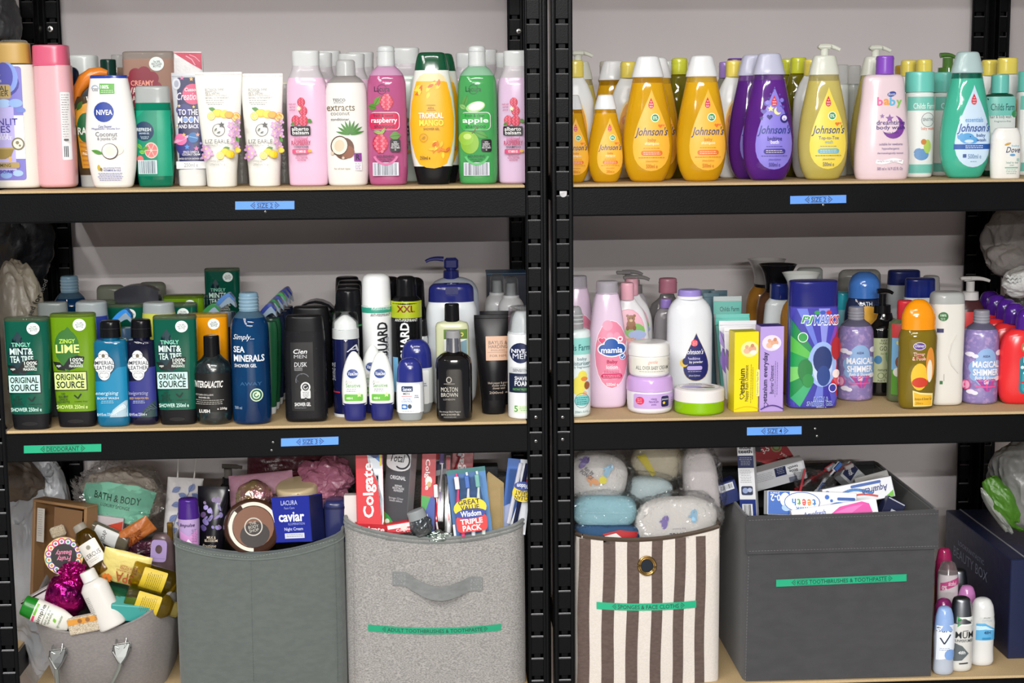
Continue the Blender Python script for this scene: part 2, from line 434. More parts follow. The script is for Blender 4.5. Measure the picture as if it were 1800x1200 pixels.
# ---------------- the room ----------------
wm = mat('#d9d3d4', 'wall', c2='#d5cfd1')
structure(MB().box(-2.6, 2.6, YW, YW+.08, -1.75, 1.1).obj('wall_back', wm, None, False))
structure(MB().box(-2.6, 2.6, -13, YW, -1.83, -1.75).obj('floor', mat('#8b8680', 'wall', c2='#7d7872'), None, False))
structure(MB().box(-2.6, 2.6, -13, YW, 1.1, 1.16).obj('ceiling', mat('#d8d6d2', 'wall', c2='#d0ceca'), None, False))
# ---------------- shelving ----------------
BLK = mat('#090a0c', 'metalpaint', c2='#0b0c0e'); LIP = mat('#b4b4b6', 'pl', r=.4); STL = mat('#c9c9c6', 'metal', r=.3)
CHIP = mat('#c6ad84', 'chip', c2='#b79c70'); CHIPE = mat('#cdb084', 'chip', c2='#b99a6c')
VOID = mat('#020203', 'void')
def post(root, xi, side, y, back=False, det=True):
    """xi inner edge of the front flange; side = +1 when the post lies to the right of its bay; the side flange runs back from the outer edge"""
    m = MB(); wd = .0352; x0, x1 = (xi, xi+wd) if side > 0 else (xi-wd, xi); t = .0018; zt, zb = .75, -1.745
    hx = (x0+x1)/2+(-.003 if side > 0 else .0005); h0, h1 = hx-.0103, hx+.0103; hh = .0088
    ks = range(-2, 32) if det else []
    ya, yb = y, y+t
    m.box(x0, h0, ya, yb, zb, zt, 0, bev=.0006); m.box(h1, x1, ya, yb, zb, zt, 0, bev=.0006)
    prev = zt
    for k in ks:
        zl = -.04*k
        m.box(h0, h1, ya, yb, zl+hh, prev, 0, bev=.0005); prev = zl
        m.add([(h0, ya-.0004, zl-.0010), (h1, ya-.0004, zl-.0010), (h1, yb+.0008, zl+.0006), (h0, yb+.0008, zl+.0006)], [(0, 1, 2, 3)], 1)  # cut steel lip, pale grey puts its glint into the colour
        m.box(hx-.0052, hx+.0056, yb+.0035, yb+.0045, zl-.004, zl+hh+.004, 0)
    m.box(h0, h1, ya, yb, zb, prev, 0)
    m.box(h0-.002, h1+.002, yb+.006, yb+.007, zb, zt, 2)  # added black sheet, stands in for the shade inside the slots
    xo = x1 if side > 0 else x0
    yy = (y-.034, y) if back else (y, y+.036)
    m.box(xo-.0018 if side > 0 else xo, xo if side > 0 else xo+.0018, *yy, zb, zt, 0, bev=.0005)
    # rolled inner lip
    m.tube([(xi+.0012*side, ya+.001, zb), (xi+.0012*side, ya+.001, zt)], .0016, 6, 0)
    m.tube([(xo-.0058*side, ya, zb), (xo-.0058*side, ya, zt)], .0011, 6, 0)
    return m.obj('post', [BLK, LIP, VOID], root, .5)
def rack(label, xa, xb, tops, front=(True, True), name='shelving_unit'):
    root = tag(empty(name, (0, 0, 0)), label, 'shelving')
    P = [post(root, xa, -1, 0), post(root, xb, 1, 0), post(root, xa, -1, .546, True), post(root, xb, 1, .546, True)]
    B = []
    for z in tops:
        m = MB(); m.box(xa-.001, xb+.001, .002, .0045, z-.0523, z-.005, 0, bev=.001); m.box(xa, xb, .0045, .030, z-.0072, z-.0052, 0)
        m.tube([(xa, .003, z-.0059), (xb, .003, z-.0059)], .0017, 6, 0); m.tube([(xa, .003, z-.0515), (xb, .003, z-.0515)], .0017, 6, 0)
        B.append(m.obj('beam', BLK, root, .5))
        m = MB(); m.box(xa, xb, .538, .5405, z-.0523, z-.005, 0, bev=.001); m.obj('beam', BLK, root, .5)
        for x in (xa, xb):
            m = MB(); m.box(x-.0012 if x == xa else x, x if x == xa else x+.0012, .006, .54, z-.0523, z-.006, 0); m.obj('side_rail', BLK, root, .5)
        m = MB(); m.box(xa+.0006, xb-.0006, .0042, .5375, z-.005, z, 0, bev=.0008)
        m.obj('shelf_board', CHIP, root, .3)
    return root, P, B
r1, P1, B1 = rack('black boltless shelving bay on the left, holding shower gels, shampoos and fabric baskets', -.8865, -.0146, (.300, ZT, ZM, ZB, -1.55))
r2, P2, B2 = rack('black boltless shelving bay on the right, holding baby bath bottles and two storage boxes', .0648, .9204, (.300, ZT, ZM, ZB, -1.55))
rack('black shelving bay beyond the left edge, only its rear posts showing behind a dark bag', -1.80, -.9645, (.300, ZT, ZM, ZB, -1.55))
rack('black shelving bay beyond the right edge, seen past the rear post by the towels', .998, 1.84, (.300, ZT, ZM, ZB, -1.55))
def screw(parent, px, py, Y, r=.0038, m=STL):
    P = at(px, py, Y); v = [(P[0], P[1]-.0022, P[2])]; f = []
    for k, (rr, d) in enumerate(((.5, -.002), (.85, -.0014), (1, 0))):
        for j in range(12): q = 2*PI*j/12; v.append((P[0]+r*rr*math.cos(q), P[1]+d, P[2]+r*rr*math.sin(q)))
    for j in range(12): f.append((0, 1+(j+1) % 12, 1+j))
    for k in range(2):
        for j in range(12): a = 1+k*12; f.append((a+j, a+(j+1) % 12, a+12+(j+1) % 12, a+12+j))
    mm = MB(); mm.add(v, f, 0); c = r*.5
    mm.box(P[0]-c, P[0]+c, P[1]-.0026, P[1]-.0018, P[2]-c*.28, P[2]+c*.28, 1); mm.box(P[0]-c*.28, P[0]+c*.28, P[1]-.0026, P[1]-.0018, P[2]-c, P[2]+c, 1)
    return mm.obj('screw', [m, VOID], parent, .6)
screw(P1[2], 88, 51, .545, .0065); screw(P1[3], 912, 55, .545, .0058)
for px, py in ((942, 733), (942, 775)): screw(P1[1], px, py, -.0003, .0028)
for px, py in ((989, 733), (989, 772)): screw(P2[0], px, py, -.0003, .0028)
for px, py in ((466.5, 372), (477.5, 791), (480, 777)): screw(B1[1] if py < 500 else B1[2], px, py, .002, .0022)
for px, py in ((1447, 360), (1433, 753), (1436, 766)): screw(B2[1] if py < 500 else B2[2], px, py, .002, .0022)
# half-round locking tab in a slot
P = at(990, 338, 0); mm = MB(); v = [(P[0]-.006, -.001, P[2]+.002), (P[0]+.006, -.001, P[2]+.002)]+[(P[0]+.006*math.cos(q), -.0016, P[2]-.002-.006*math.sin(q)) for q in [PI*i/10 for i in range(11)]]
mm.add(v, [tuple(range(len(v)))], 0); mm.obj('locking_tab', LIP, P2[0], False)
def tape(parent, name, x0, x1, yl, yr, h, txt, col, ink, tx0, tx1, Y=.0018, bow=0, surf=None, lbl=None):
    """printed label strip: yl/yr its top edge at both ends"""
    els = G(0, 0, 1, 1, col, 30, 2); els = [([(x0+(x1-x0)*a, b) for a, b in els[0][0]], els[0][1], col)]
    W = x1-x0; cx = (tx0+tx1)/2; els += [([(x, y) for x, y in T(txt, tx0, .24, tx1, .80, ink, .012)[0][0]], T(txt, 0, 0, 1, 1, ink, .012)[0][1], ink)]
    d = h*.0105*10
    for sg in (-1, 1):
        bx = (tx0-h*.35) if sg < 0 else (tx1+h*.35)
        for i in range(7):
            k = abs(i-3); px = bx+sg*(3-k)*h*.13; py = .5+(i-3)*.115
            for o_ in (0, -sg*h*.32):
                if o_ and k > 1: continue
                q = h*.055; els += [([(px+o_-q, py-.055), (px+o_+q, py-.055), (px+o_+q, py+.055), (px+o_-q, py+.055)], [(0, 1, 2, 3)], ink)]
    els += [([(tx0-h*.1, .14), (tx1+h*.1, .14), (tx1+h*.1, .175), (tx0-h*.1, .175)], [(0, 1, 2, 3)], ink), ([(tx0-h*.1, .87), (tx1+h*.1, .87), (tx1+h*.1, .905), (tx0-h*.1, .905)], [(0, 1, 2, 3)], ink)]
    V, F, MI, mats = [], [], [], [mat(col, 'print'), mat(ink, 'print')]
    for k, (v, f, c) in enumerate(els):
        n = len(V)
        for x, t in v:
            u = (x-x0)/W; y = yl+(yr-yl)*u+h*t+bow*4*u*(1-u)
            if surf: V.append(surf(x, y, .0014+.0003*min(k, 1)))
            else: p = at(x, y, Y); V.append((p[0], p[1]-(.0006 if k else .0001), p[2]))
        F += [tuple(i+n for i in q) for q in f]; MI += [0 if c == col else 1]*len(f)
    o = mesh_obj(name, V, F, mats, parent, MI, False)
    if parent and parent.matrix_world.translation.length: o.matrix_parent_inverse = parent.matrix_world.inverted()
    if lbl: o['label'] = lbl
    return o
BLU, INK, GRN, GINK = '#5c97ea', '#14294f', '#12a377', '#0c3d33'
tape(B1[1], 'label_tape', 413.5, 517.5, 354, 353, 14.5, 'SIZE 2', BLU, INK, 452, 479.5, lbl='blue tape reading SIZE 2')
tape(B1[2], 'label_tape', 494, 595, 770.5, 767, 14, 'SIZE 3', BLU, INK, 532, 558, lbl='blue tape reading SIZE 3')
tape(B1[2], 'label_tape', 42, 178, 783, 780, 13.5, 'DEODORANT', GRN, GINK, 82, 139, lbl='green tape reading DEODORANT')
tape(B2[1], 'label_tape', 1389, 1487.5, 344.5, 342.5, 14, 'SIZE 2', BLU, INK, 1426, 1452, lbl='blue tape reading SIZE 2')
tape(B2[2], 'label_tape', 1313, 1409, 751, 749, 14, 'SIZE 4', BLU, INK, 1349, 1374.5, lbl='blue tape reading SIZE 4')
# ================= TOP SHELF, RIGHT BAY =================
Y0, Y1, Y2, Y3, Y4, Y5 = .055, .125, .195, .265, .335, .405
CLR = mat('#e9eeee', 'clear'); FRW = mat('#eef0ee', 'frost'); GREYCL = mat('#c9cfcd', 'clear', t=.6)
def johnson(label, cx, Y, k=1, liq='#f0a80c', liq2='#e09206', lab='#f7b52c', capc='#eef0f2', ink='#27407e', kind=('baby', 'shampoo'), kc=('#c8731c', '#fff8dd'), pill='#e8772c', lx=4, group='tear-drop baby wash bottles with white tapered caps', ml='500ml', pump=False, extra=None, top=None, t=.5, empt=None):
    it = It('baby_wash_bottle', label, 'bottle', cx, Y=Y, b=26*k, group=group); B = it.y1
    q = lambda y: B-(322-y)*k
    X = lambda x: cx+x*k
    lm = mat(liq, 'liq', c2=liq2, t=t); em = mat(empt or liq, 'clear', t=.7, a=.75)
    it.part('body', [(q(138), 25*k, 17*k), (q(150), 27.5*k, 18.5*k), (q(180), 34*k, 21*k), (q(215), 40.5*k, 24*k), (q(255), 44*k, 26*k), (q(285), 42*k, 26*k), (q(305), 37*k, 24*k), (q(322), 28*k, 20*k)], [lm, em], n=2.2, rb=5*k, fill=q(151), form=True)
    if pump:
        cm = mat(capc, 'frost', t=.2)
        it.part('collar', [(q(140), 27*k, 18*k), (q(132), 25.5*k, 17*k), (q(112), 20.5*k, 15*k), (q(107), 19*k, 14*k)], cm, n=2.3, rt=2)
        c = it.part('pump_head', [(q(107), 7*k), (q(98), 7*k), (q(95), 8*k)], cm, n=2, b=7*k)
        m = MB(); s = it.s; y_ = (322-92)*k*s; r = []
        m2 = []
        for i in range(9): t_ = i/8; m2.append(((-9+36*t_)*k*s, -.0*s, y_+(1.5*math.sin(PI*min(1, t_*1.15))-5.0*t_**4)*k*s))
        m.tube(m2, [5.2*k*s*(1-.35*i/8) for i in range(9)], 10); m.obj('nozzle', cm, c)
        m = MB(); m.box(-12*k*s, 12*k*s, -9*k*s, 9*k*s, y_-4*k*s, y_+4.2*k*s, bev=3*k*s); m.obj('press_plate', cm, c)
    else:
        it.part('cap', [(q(141), 28*k, 19*k), (q(138), 27.6*k, 19*k), (q(122), 23.6*k, 17*k), (q(107), 19*k, 15*k), (q(104.5), 17.5*k, 14*k)], mat(capc, 'frost', t=.1), n=2.3, rt=3*k, rb=1)
    c = lx
    els = D(X(c), q(161), q(303), 36*k, lab)
    if extra: els += extra(X, q, k, c)
    els += D(X(c-1), q(176), q(195), 5.2*k, '#d5203c')+T('no\nmore\ntears', X(c-4), q(182), X(c+2.5), q(193), '#fff0f0')
    if not extra: els += E(X(c+6), q(211), 7.5*k, 7.5*k, '#f5fbe8')+E(X(c+6), q(211), 6*k, 6*k, '#2f9a57')+T('0%', X(c+2), q(208), X(c+10), q(214), '#ffffff', .02)
    if not extra: els += H(X(c+15), q(225), 4*k, '#ee7a35')+H(X(c+21), q(224), 2.6*k, '#f09050')
    els += T("Johnson's", X(c-30), q(227), X(c+29), q(246), ink, .018, .35)
    if kind[1] is not None:
        els += T(kind[0], X(c-8*len(kind[0])/4*.9), q(246), X(c+8*len(kind[0])/4*.9), q(253.5), kc[0], .015)+T(kind[1], X(c-12.5*len(kind[1])/7), q(252.5), X(c+12.5*len(kind[1])/7), q(259), kc[1], .02)
        els += LN(X(c-16), X(c+16), q(263.5), 3, 1, kc[0], .8*k)
        els += R(X(c-19), q(267.5), X(c+19), q(276), pill, 4*k)+LN(X(c-16), X(c+16), q(270.3), 3.2*k, 2, '#fff4e6', .8*k)+LN(X(c-25), X(c+25), q(279.5), 3, 1, kc[0], .9*k)
        els += T('Johnson & Johnson', X(c-11), q(284), X(c+11), q(288), kc[0], 0, .3)+T(ml+' e', X(c-10), q(291), X(c+10), q(298), kc[0], .0)
    it.art('front_label', els)
    return it
AM = dict(liq='#f7c21c', liq2='#ecb112', lab='#fbbb3c')
J1 = johnson('large amber baby shampoo bottle with orange drop label, left one of the two large ones', 1138, Y0, **AM)
J2 = johnson('large amber baby shampoo bottle with orange drop label, right one beside the purple bottle', 1232, Y0, lx=8, **AM)
Js = johnson('small amber baby shampoo bottle fully visible, left of the two large amber ones', 1064.5, Y0, k=.70, lx=9, ml='200ml', **AM)
johnson('small amber baby shampoo bottle half hidden by the black post', 1005, Y0+.004, k=.70, lx=9, ml='200ml', **AM)
again(J1, 1152, Y1+.004, 'large amber shampoo bottle standing directly behind the left large amber one', 'tear-drop baby wash bottles with white tapered caps')
def night(X, q, k, c):
    e = []; V_ = '#5a50b0'; N_ = '#2e2a7c'
    for x, y, r, col in ((0, 165, 1.6, N_), (-3, 169, 2, N_), (4, 170, 2, N_), (-7, 174, 2.2, V_), (9, 175, 2.2, V_), (-10, 181, 2.6, N_), (10, 186, 2.6, N_)): e += S(X(c+x), q(y), r*k, col)
    e += H(X(c-19), q(204), 5*k, V_)+H(X(c+13), q(197), 4.6*k, V_)+S(X(c-23), q(215), 4.2*k, N_)+H(X(c-9), q(213), 5.2*k, N_)+S(X(c-7), q(199), 6*k, '#f8f0a0')
    e += E(X(c+5), q(203), 6.5*k, 6.5*k, '#f8f0a0')+E(X(c+8), q(200.5), 5.6*k, 5.6*k, '#8b7fe0')+E(X(c-14), q(190), 4.5*k, 4.5*k, V_)+E(X(c-12), q(188.6), 4*k, 4*k, '#8b7fe0')+E(X(c+14), q(186), 4*k, 4*k, N_)+E(X(c+12.5), q(184.6), 3.6*k, 3.6*k, '#8b7fe0')
    return e+E(X(c+17), q(216), 7.5*k, 7.5*k, N_)+E(X(c+17), q(215), 4.6*k, 4.6*k, '#e8e4fa')+E(X(c+17), q(217), 2.4*k, 2*k, '#b0a4e4')+S(X(c+20), q(206), 3*k, N_)
PU = dict(liq='#7433a4', liq2='#5b2190', lab='#8b7fe0', capc='#c9cbe2', kc=('#2e2a7c', '#ffffff'), pill='#3b3390', kind=('bedtime', 'bath'), ink='#23388c', empt='#8a52bc')
J3 = johnson('purple bedtime bath bottle with starry lilac drop label standing in front', 1349, Y0, k=1.012, lx=6, extra=night, group='purple bedtime bath bottles', **PU)
again(J3, 1322, Y1-.008, 'purple bath bottle mostly hidden behind the starry labelled purple one', 'purple bedtime bath bottles')
TT = dict(liq='#e2d47c', liq2='#d8c662', lab='#f5dd55', kind=('Top-to-Toe', 'wash'), kc=('#4a5a90', '#7fb0b8'), pill='#6fb6c8', capc='#e6e9dc')
J4 = johnson('pale yellow head-to-toe wash bottle with white pump, in the front row', 1445, Y0, k=1.0, lx=4, pump=True, group='yellow wash bottles with white pumps', t=.45, **TT)
again(J4, 1534, Y1, 'pale green-yellow wash bottle with white pump behind the pale pink bottle with moon print', 'yellow wash bottles with white pumps')
again(J4, 1017, Y3, 'yellow wash bottle with pump at the back beside the black post', 'yellow wash bottles with white pumps')
again(J1, 1078, .27, 'amber shampoo bottle at the back left with a clear flip cap neighbour', 'tear-drop baby wash bottles with white tapered caps')
def essent(X, q, k, c):
    e = []
    w_ = [(-26, 276), (-15, 262), (0, 252), (14, 250)]
    e += G(X(c-34), q(263), X(c+33.5), q(272), '#1f58a8', 12, 2)+LN(X(c-16), X(c+18), q(266), 3.2*k, 2, '#f0f6ff', 1.1*k)
    e += E(X(c-12), q(253), 13*k, 9*k, '#5fa8e0')+E(X(c-3), q(256), 10*k, 6*k, '#5fa8e0')+leaf(X(c-26), q(251), 10*k, 6*k, .9, '#5fa8e0', '#5fa8e0')+leaf(X(c-23), q(247), 9*k, 5*k, 2.2, '#5fa8e0', '#5fa8e0')+E(X(c-7), q(250), 1*k, 1*k, '#1f3a80')+E(X(c-9), q(258), 8*k, 3*k, '#cfe6f8')
    e += T('essentials', X(c-16), q(217), X(c+16), q(225), '#5a9ed8')+T('baby', X(c+4), q(245), X(c+21), q(252), '#1f4a98', .01)+T('wash', X(c+4), q(253), X(c+22), q(258.5), '#1f4a98', .01)+T('500ml e', X(c-10), q(280), X(c+14), q(288), '#6f90b8')+R(X(c-19), q(280), X(c-13), q(286), '#44609a', .5)+LN(X(c-6), X(c+6), q(293), 3, 1, '#6f90b8')
    return e
J5 = johnson('turquoise baby wash bottle with pale blue whale label and frosted cap', 1694, Y0, k=1.005, lx=7, liq='#4fc4a6', liq2='#45b597', lab='#cfe6fa', capc='#b9d2d2', ink='#2a4f9c', kind=('', None), extra=essent, group='turquoise baby wash', t=.12, empt='#1f8a72')
def cylcap(it, name, x0, x1, y0, y1, m, n=2.3, b=None, rt=2.5, seam=None, parent=None, kind=None):
    w_ = (x1-x0)/2; o = it.part(name, [(y1, w_), (y0, w_*.97)], m, n=n, b=b or w_, rt=rt, ox=(x0+x1)/2-it.cx, parent=parent, rb=.6)
    if seam is not None: it.part('cap_seam', [(seam+.9, w_*1.012), (seam-.9, w_*1.012)], kind or m, n=n, b=(b or w_)*1.012, ox=(x0+x1)/2-it.cx, parent=o)
    return o
# Boots dreamtime
it = It('body_wash_bottle', 'pale pink body wash bottle with purple cap and moon print', 'bottle', 1548.5, Y=Y0, b=24)
it.part('body', [(318, 44), (300, 48), (280, 48.5), (230, 45), (180, 39), (145, 36), (134, 33)], mat('#ead4dc', 'pl', r=.22), n=2.6, rt=7, rb=6, form=True)
cylcap(it, 'cap', 1535, 1566, 102, 134, mat('#8a4fc4', 'pl'), seam=107)
els = E(1558.5, 168, 8, 4.5, '#3a4a9c', rot=-.2)+T('Boots', 1552, 165.5, 1565, 170.5, '#e8e8f8', .01, .3)
for ch, x, y, c in (('b', 1538, 182, '#e46aa0'), ('a', 1549.5, 181, '#f0a040'), ('b', 1560, 182, '#68b8e0'), ('y', 1572, 183, '#8cc85a')): els += T(ch, x-5.2, y-(9 if ch == 'b' else 5), x+5.2, y+(6 if ch != 'y' else 9), c, .06)
els += E(1562, 225, 20, 20, '#7d3f9c')+E(1555, 219, 17.5, 17, '#e8d2dc')+S(1542, 206, 4.5, '#9b7ab0')+S(1555, 210, 8, '#9468ac')
els += T('dreamtime', 1532, 213, 1583, 221, '#3c2a78', .025)+T('body wash', 1532, 222, 1583, 231, '#3c2a78', .025)+T('gentle & mild', 1546, 233, 1571, 237, '#4a3a80')
els += T('suitable for newborns', 1537, 252, 1579, 256.5, '#6a5a90')+T('hypoallergenic', 1542, 260, 1573, 265, '#6a5a90')+T('dermatologically tested', 1534, 268, 1580, 272.5, '#6a5a90')
els += CUR([(1532+4*i, 284+2*math.sin(i*.6)) for i in range(13)], 7, '#ffffff')+T('caring for your baby since 1849', 1534, 282, 1578, 286, '#8a6a9a')+T('500 ml e 16.9 US Fl. Oz', 1534, 294, 1580, 299.5, '#7a6a96')
it.art('printed_front', els)
# Childs Farm bottles
def cfarm(label, cx, Y, hw=25.5, cap=(133, 168), body='#eef0ee', txt='baby wash', group='turquoise capped farm-brand washes', clearg=False):
    it = It('baby_wash_bottle', label, 'bottle', cx, Y=Y, b=22, group=group); B = it.y1; d = B-316
    it.part('body', [(B, hw-1), (B-20, hw), (168+d+5, hw), (167+d, hw-3)], mat(body, 'pl', r=.25) if not clearg else mat('#1f5a44', 'liq', t=.4), n=2.2, rt=3, rb=4, form=True)
    it.part('cap', [(cap[1]+d, hw), (cap[0]+d, hw-.6)], mat('#72cfc2', 'pl'), n=2.2, rt=2)
    x0, x1 = cx-hw*.93, cx+hw*.93
    els = G(x0, 176+d, x1, 200+d, '#78cbbd', 10, 2)+G(x0, 200+d, x1, 293+d, '#f2f4f2' if not clearg else '#eef2ee', 10, 4)+G(x0, 293+d, x1, 308+d, '#78cbbd', 10, 2)
    els += T("Childs Farm", cx-16, 187+d, cx+24, 197+d, '#f4fbf8', .012)+E(cx+10, 216+d, 13, 10, '#e8eeee')+AR_(cx+10, 216+d, 12, 0, 360, .8, '#5a6a72')+T('SENSITIVE', cx, 213+d, cx+20, 218+d, '#3a4a52', .01)
    els += T(txt, cx-2, 228+d, cx+22, 235+d, '#e06a3a', .01)+E(cx, 276+d, 13, 10, '#6f9fd4')+E(cx+10, 262+d, 7, 12, '#bcd86a')+E(cx+3, 254+d, 5, 5, '#d88a4a')+leaf(cx-8, 269+d, 14, 7, -.6, '#6f9fd4', '#5f8fc4')
    it.art('printed_front', els); return it
cf = cfarm('white farm-brand baby wash bottle with turquoise cap beside the pale pink moon-print bottle', 1612, .105)
again(cf, 1660, .155, 'turquoise-capped farm-brand wash bottle half behind the turquoise whale bottle')
again(cf, 1808, Y1+.01, 'turquoise-capped bottle cut by the right picture edge')
it = It('baby_wash_bottle', 'dark green farm-brand hair wash with turquoise cap behind the smallest white bottle', 'bottle', 1752, Y=Y1, b=18); B = it.y1
it.part('body', [(B, 27), (200, 28), (177, 27), (168, 22), (166, 15)], mat('#2a5e4a', 'liq', t=.4), n=2.3, rb=4, form=True, rt=3)
it.part('cap', [(166, 15.5), (134, 15)], mat('#72cfc2', 'pl'), n=2, b=15, rt=2)
it.art('printed_front', G(1727, 172, 1778, 205, '#7ad0c4', 8, 2)+G(1727, 205, 1778, 300, '#eaf2f0', 8, 3)+T("Childs Farm", 1732, 184, 1775, 196, '#1f5a5a', .012)+T('hair & body wash', 1731, 204, 1768, 211, '#2a6a6a', .01)+T('fragrance-free', 1738, 213, 1768, 217, '#2a6a6a')+E(1775, 202, 6, 6, '#3a9a5a'))
# Dove
it = It('baby_lotion_bottle', 'small white baby lotion bottle with dark script name at the right end', 'bottle', 1766, Y=.038, b=15)
it.part('body', [(316, 25), (290, 26.5), (245, 26), (226, 20)], mat('#eeeee9', 'pl', r=.25), n=2.6, rt=5, rb=4, form=True)
it.part('cap', [(243, 20), (226, 19.5)], mat('#f2f2ee', 'pl', r=.2), n=2.6, rt=3, b=12)
it.art('printed_front', T('Dove', 1761, 259, 1787, 269, '#1f2f5a', .015, .3)+E(1764, 254, 6, 2, '#c9a04a', rot=-.3)+T('baby', 1771, 255, 1785, 260, '#6fb8d8')+E(1773, 273, 5, 2, '#5f9fd0')+T('head to toe', 1762, 284, 1784, 288, '#6a9a8a')+T('wash', 1768, 289, 1776, 292, '#6a9a8a')+G(1760, 294, 1784, 296, '#7ac0a8', 3, 1)+LN(1762, 1782, 299, 3, 3, '#6ab09a')+E(1783, 281, 2.5, 2.5, '#9ac0b8'))
# white cloud bottles with yellow caps
def ovalb(label, cx, Y, top=112, capc='#efdc66', hw=33, body='#eceff0', lab='#f2aa2c', group='white oval baby bottles with pale yellow caps', capw=14, capx=0, kind='pl', H_=None):
    it = It('baby_wash_bottle', label, 'bottle', cx, Y=Y, b=18, group=group); B = it.y1
    h = H_ or 28
    it.part('body', [(B, hw*.7), (B-18, hw*.92), (B-60, hw), (top+h+45, hw*.95), (top+h+14, hw*.66), (top+h+4, capw*1.15), (top+h, capw)], mat(body, kind) if kind == 'pl' else mat(body, 'liq', t=.65), n=2.2, rb=4, form=True)
    o = cylcap(it, 'cap', cx-capw+capx, cx+capw+capx, top, top+h, mat(capc, 'pl', r=.22), n=2.4, b=13, rt=3, seam=top+8)
    if lab: it.art('front_label', E(cx, (B+top+h)/2+8, hw*.62, (B-top-h)*.33, '#f8e6b0')+E(cx, (B+top+h)/2+8, hw*.56, (B-top-h)*.3, lab)+leaf(cx+10, (B+top+h)/2+6, 12, 7, .8, '#4aa04a')+E(cx-6, (B+top+h)/2-14, 8, 9, '#e08a3c')+E(cx-4, (B+top+h)/2-17, 5, 5, '#f4d09a'))
    return it
ov = ovalb('white oval bottle with pale yellow cap between the small and large amber bottles', 1104, .20, 112)
again(ov, 1012, Y1-.02, 'white oval bottle with pale yellow cap beside the black post')
again(ov, 1222, .24, 'white oval bottle with yellow cap peeping between the two large amber bottles')
again(ov, 1424, Y1+.015, 'white oval bottle with pale yellow cap behind the front pump bottle')
again(ov, 1288, .175, 'white oval bottle behind the right large amber one')
again(ov, 1733, .25, 'white bottle with pale yellow cap just left of the white bottle with duck label')
ov2 = ovalb('white oval bottle with yellow cap and yellow duck label at the right end', 1764, Y2, 105, hw=37, lab='#f2b62c', capw=17.5)
again(ov, 1592, .24, 'left of the two pale yellow caps behind the white farm-brand bottle'); again(ov, 1619, .195, 'right of the two pale yellow caps behind the white farm-brand bottle')
oil = ovalb('baby oil bottle with lime cap behind and between the large amber bottles', 1193, .19, 106, capc='#cdd23c', hw=28, body='#8b8420', lab=None, kind='liq', group='clear baby oil bottles')
again(oil, 1400, Y2, 'baby oil bottle with lime cap behind the purple bottle right edge', 'clear baby oil bottles')
again(oil, 1382, Y3, 'baby oil bottle at the back with lime cap showing left of the front lime one', 'clear baby oil bottles')
ovalb('clear bottle with glossy purple cap behind the right large amber bottle', 1291, .225, 106, capc='#6a3aa6', hw=28, body='#a9a89c', lab=None, kind='liq', group='clear baby oil bottles', capw=15)
lil = ovalb('bottle with matt lilac cap left of the glossy purple cap', 1272, Y3, 112, capc='#a98ad8', hw=24, body='#a9a89c', lab=None, kind='liq', group='lilac capped baby bottles', capw=10)
again(lil, 1310, .315, 'bottle with matt lilac cap right of the glossy purple cap', 'lilac capped baby bottles')
ovalb('small gold capped bottle left of the two pale yellow caps', 1578, .31, 118, capc='#c09a2c', hw=20, body='#c9b46a', lab=None, kind='liq', group='gold capped bottle', capw=9)
ovalb('clear flip-cap bottle left of the lime capped oil', 1172, .30, 110, capc='#d9dcd8', hw=22, body='#b08a1c', lab=None, kind='liq', group='clear flip cap bottles', capw=10)
fl = ovalb('amber bottle with transparent tapered cap left of the pale yellow cap', 1071, .34, 111, capc='#c4bfb0', hw=25, body='#b98e10', lab=None, kind='liq', group='clear flip cap bottles', capw=17)
def cleartube(label, cx, Y, top, hw=13, col='#dfe4e2', group='clear topped lotion bottles'):
    it = It('lotion_bottle', label, 'bottle', cx, Y=Y, b=12, group=group); B = it.y1
    it.part('body', [(B, hw), (top+40, hw*1.05), (top+32, hw*.9)], mat(col, 'frost', t=.3), n=2.3, rb=3, form=True)
    it.part('cap', [(top+34, hw*1.0), (top, hw*.92)], mat('#cfd4d2', 'clear', t=.6), n=2.4, rt=2); return it
ct = cleartube('clear-capped white bottle just right of the front pump bottle', 1476, Y2, 117, 12)
again(ct, 1498, .24, 'clear-capped white bottle between the two white pumps')
# green pump
def pump_on(it, cx, y_head, y_neck, m, nl=26, dirn=1, nw=8, cw=15, ycol=None, name='pump'):
    s = it.s; c = it.part(name, [(y_neck, cw), (y_neck-14, cw*.96), (y_neck-15, nw*.9), (y_head+4, nw*.9)], m, n=2, b=cw, smooth=False, ox=cx-it.cx, seg=28)
    X, Z = it.P(cx, y_head); pts = [(X+(-nw*1.4+(nl+nw*1.4)*i/8)*s*dirn, 0, Z+(1.2*math.sin(PI*i/8)-4*(i/8)**4)*s) for i in range(9)]
    mm = MB(); mm.tube(pts, [4.6*s*(1-.4*i/8) for i in range(9)], 10); mm.obj('nozzle', m, c)
    return c
it = It('pump_bottle', 'bottle with olive green pump behind the turquoise whale bottle', 'bottle', 1661, Y=Y3, b=15); B = it.y1
GP = mat('#4f7a34', 'gloss'); it.part('body', [(B, 24), (150, 24), (136, 18)], mat('#5d7f3c', 'liq', t=.3), n=2.2, rt=5)
pump_on(it, 1660, 101, 136, GP, nl=14, nw=10, cw=17)
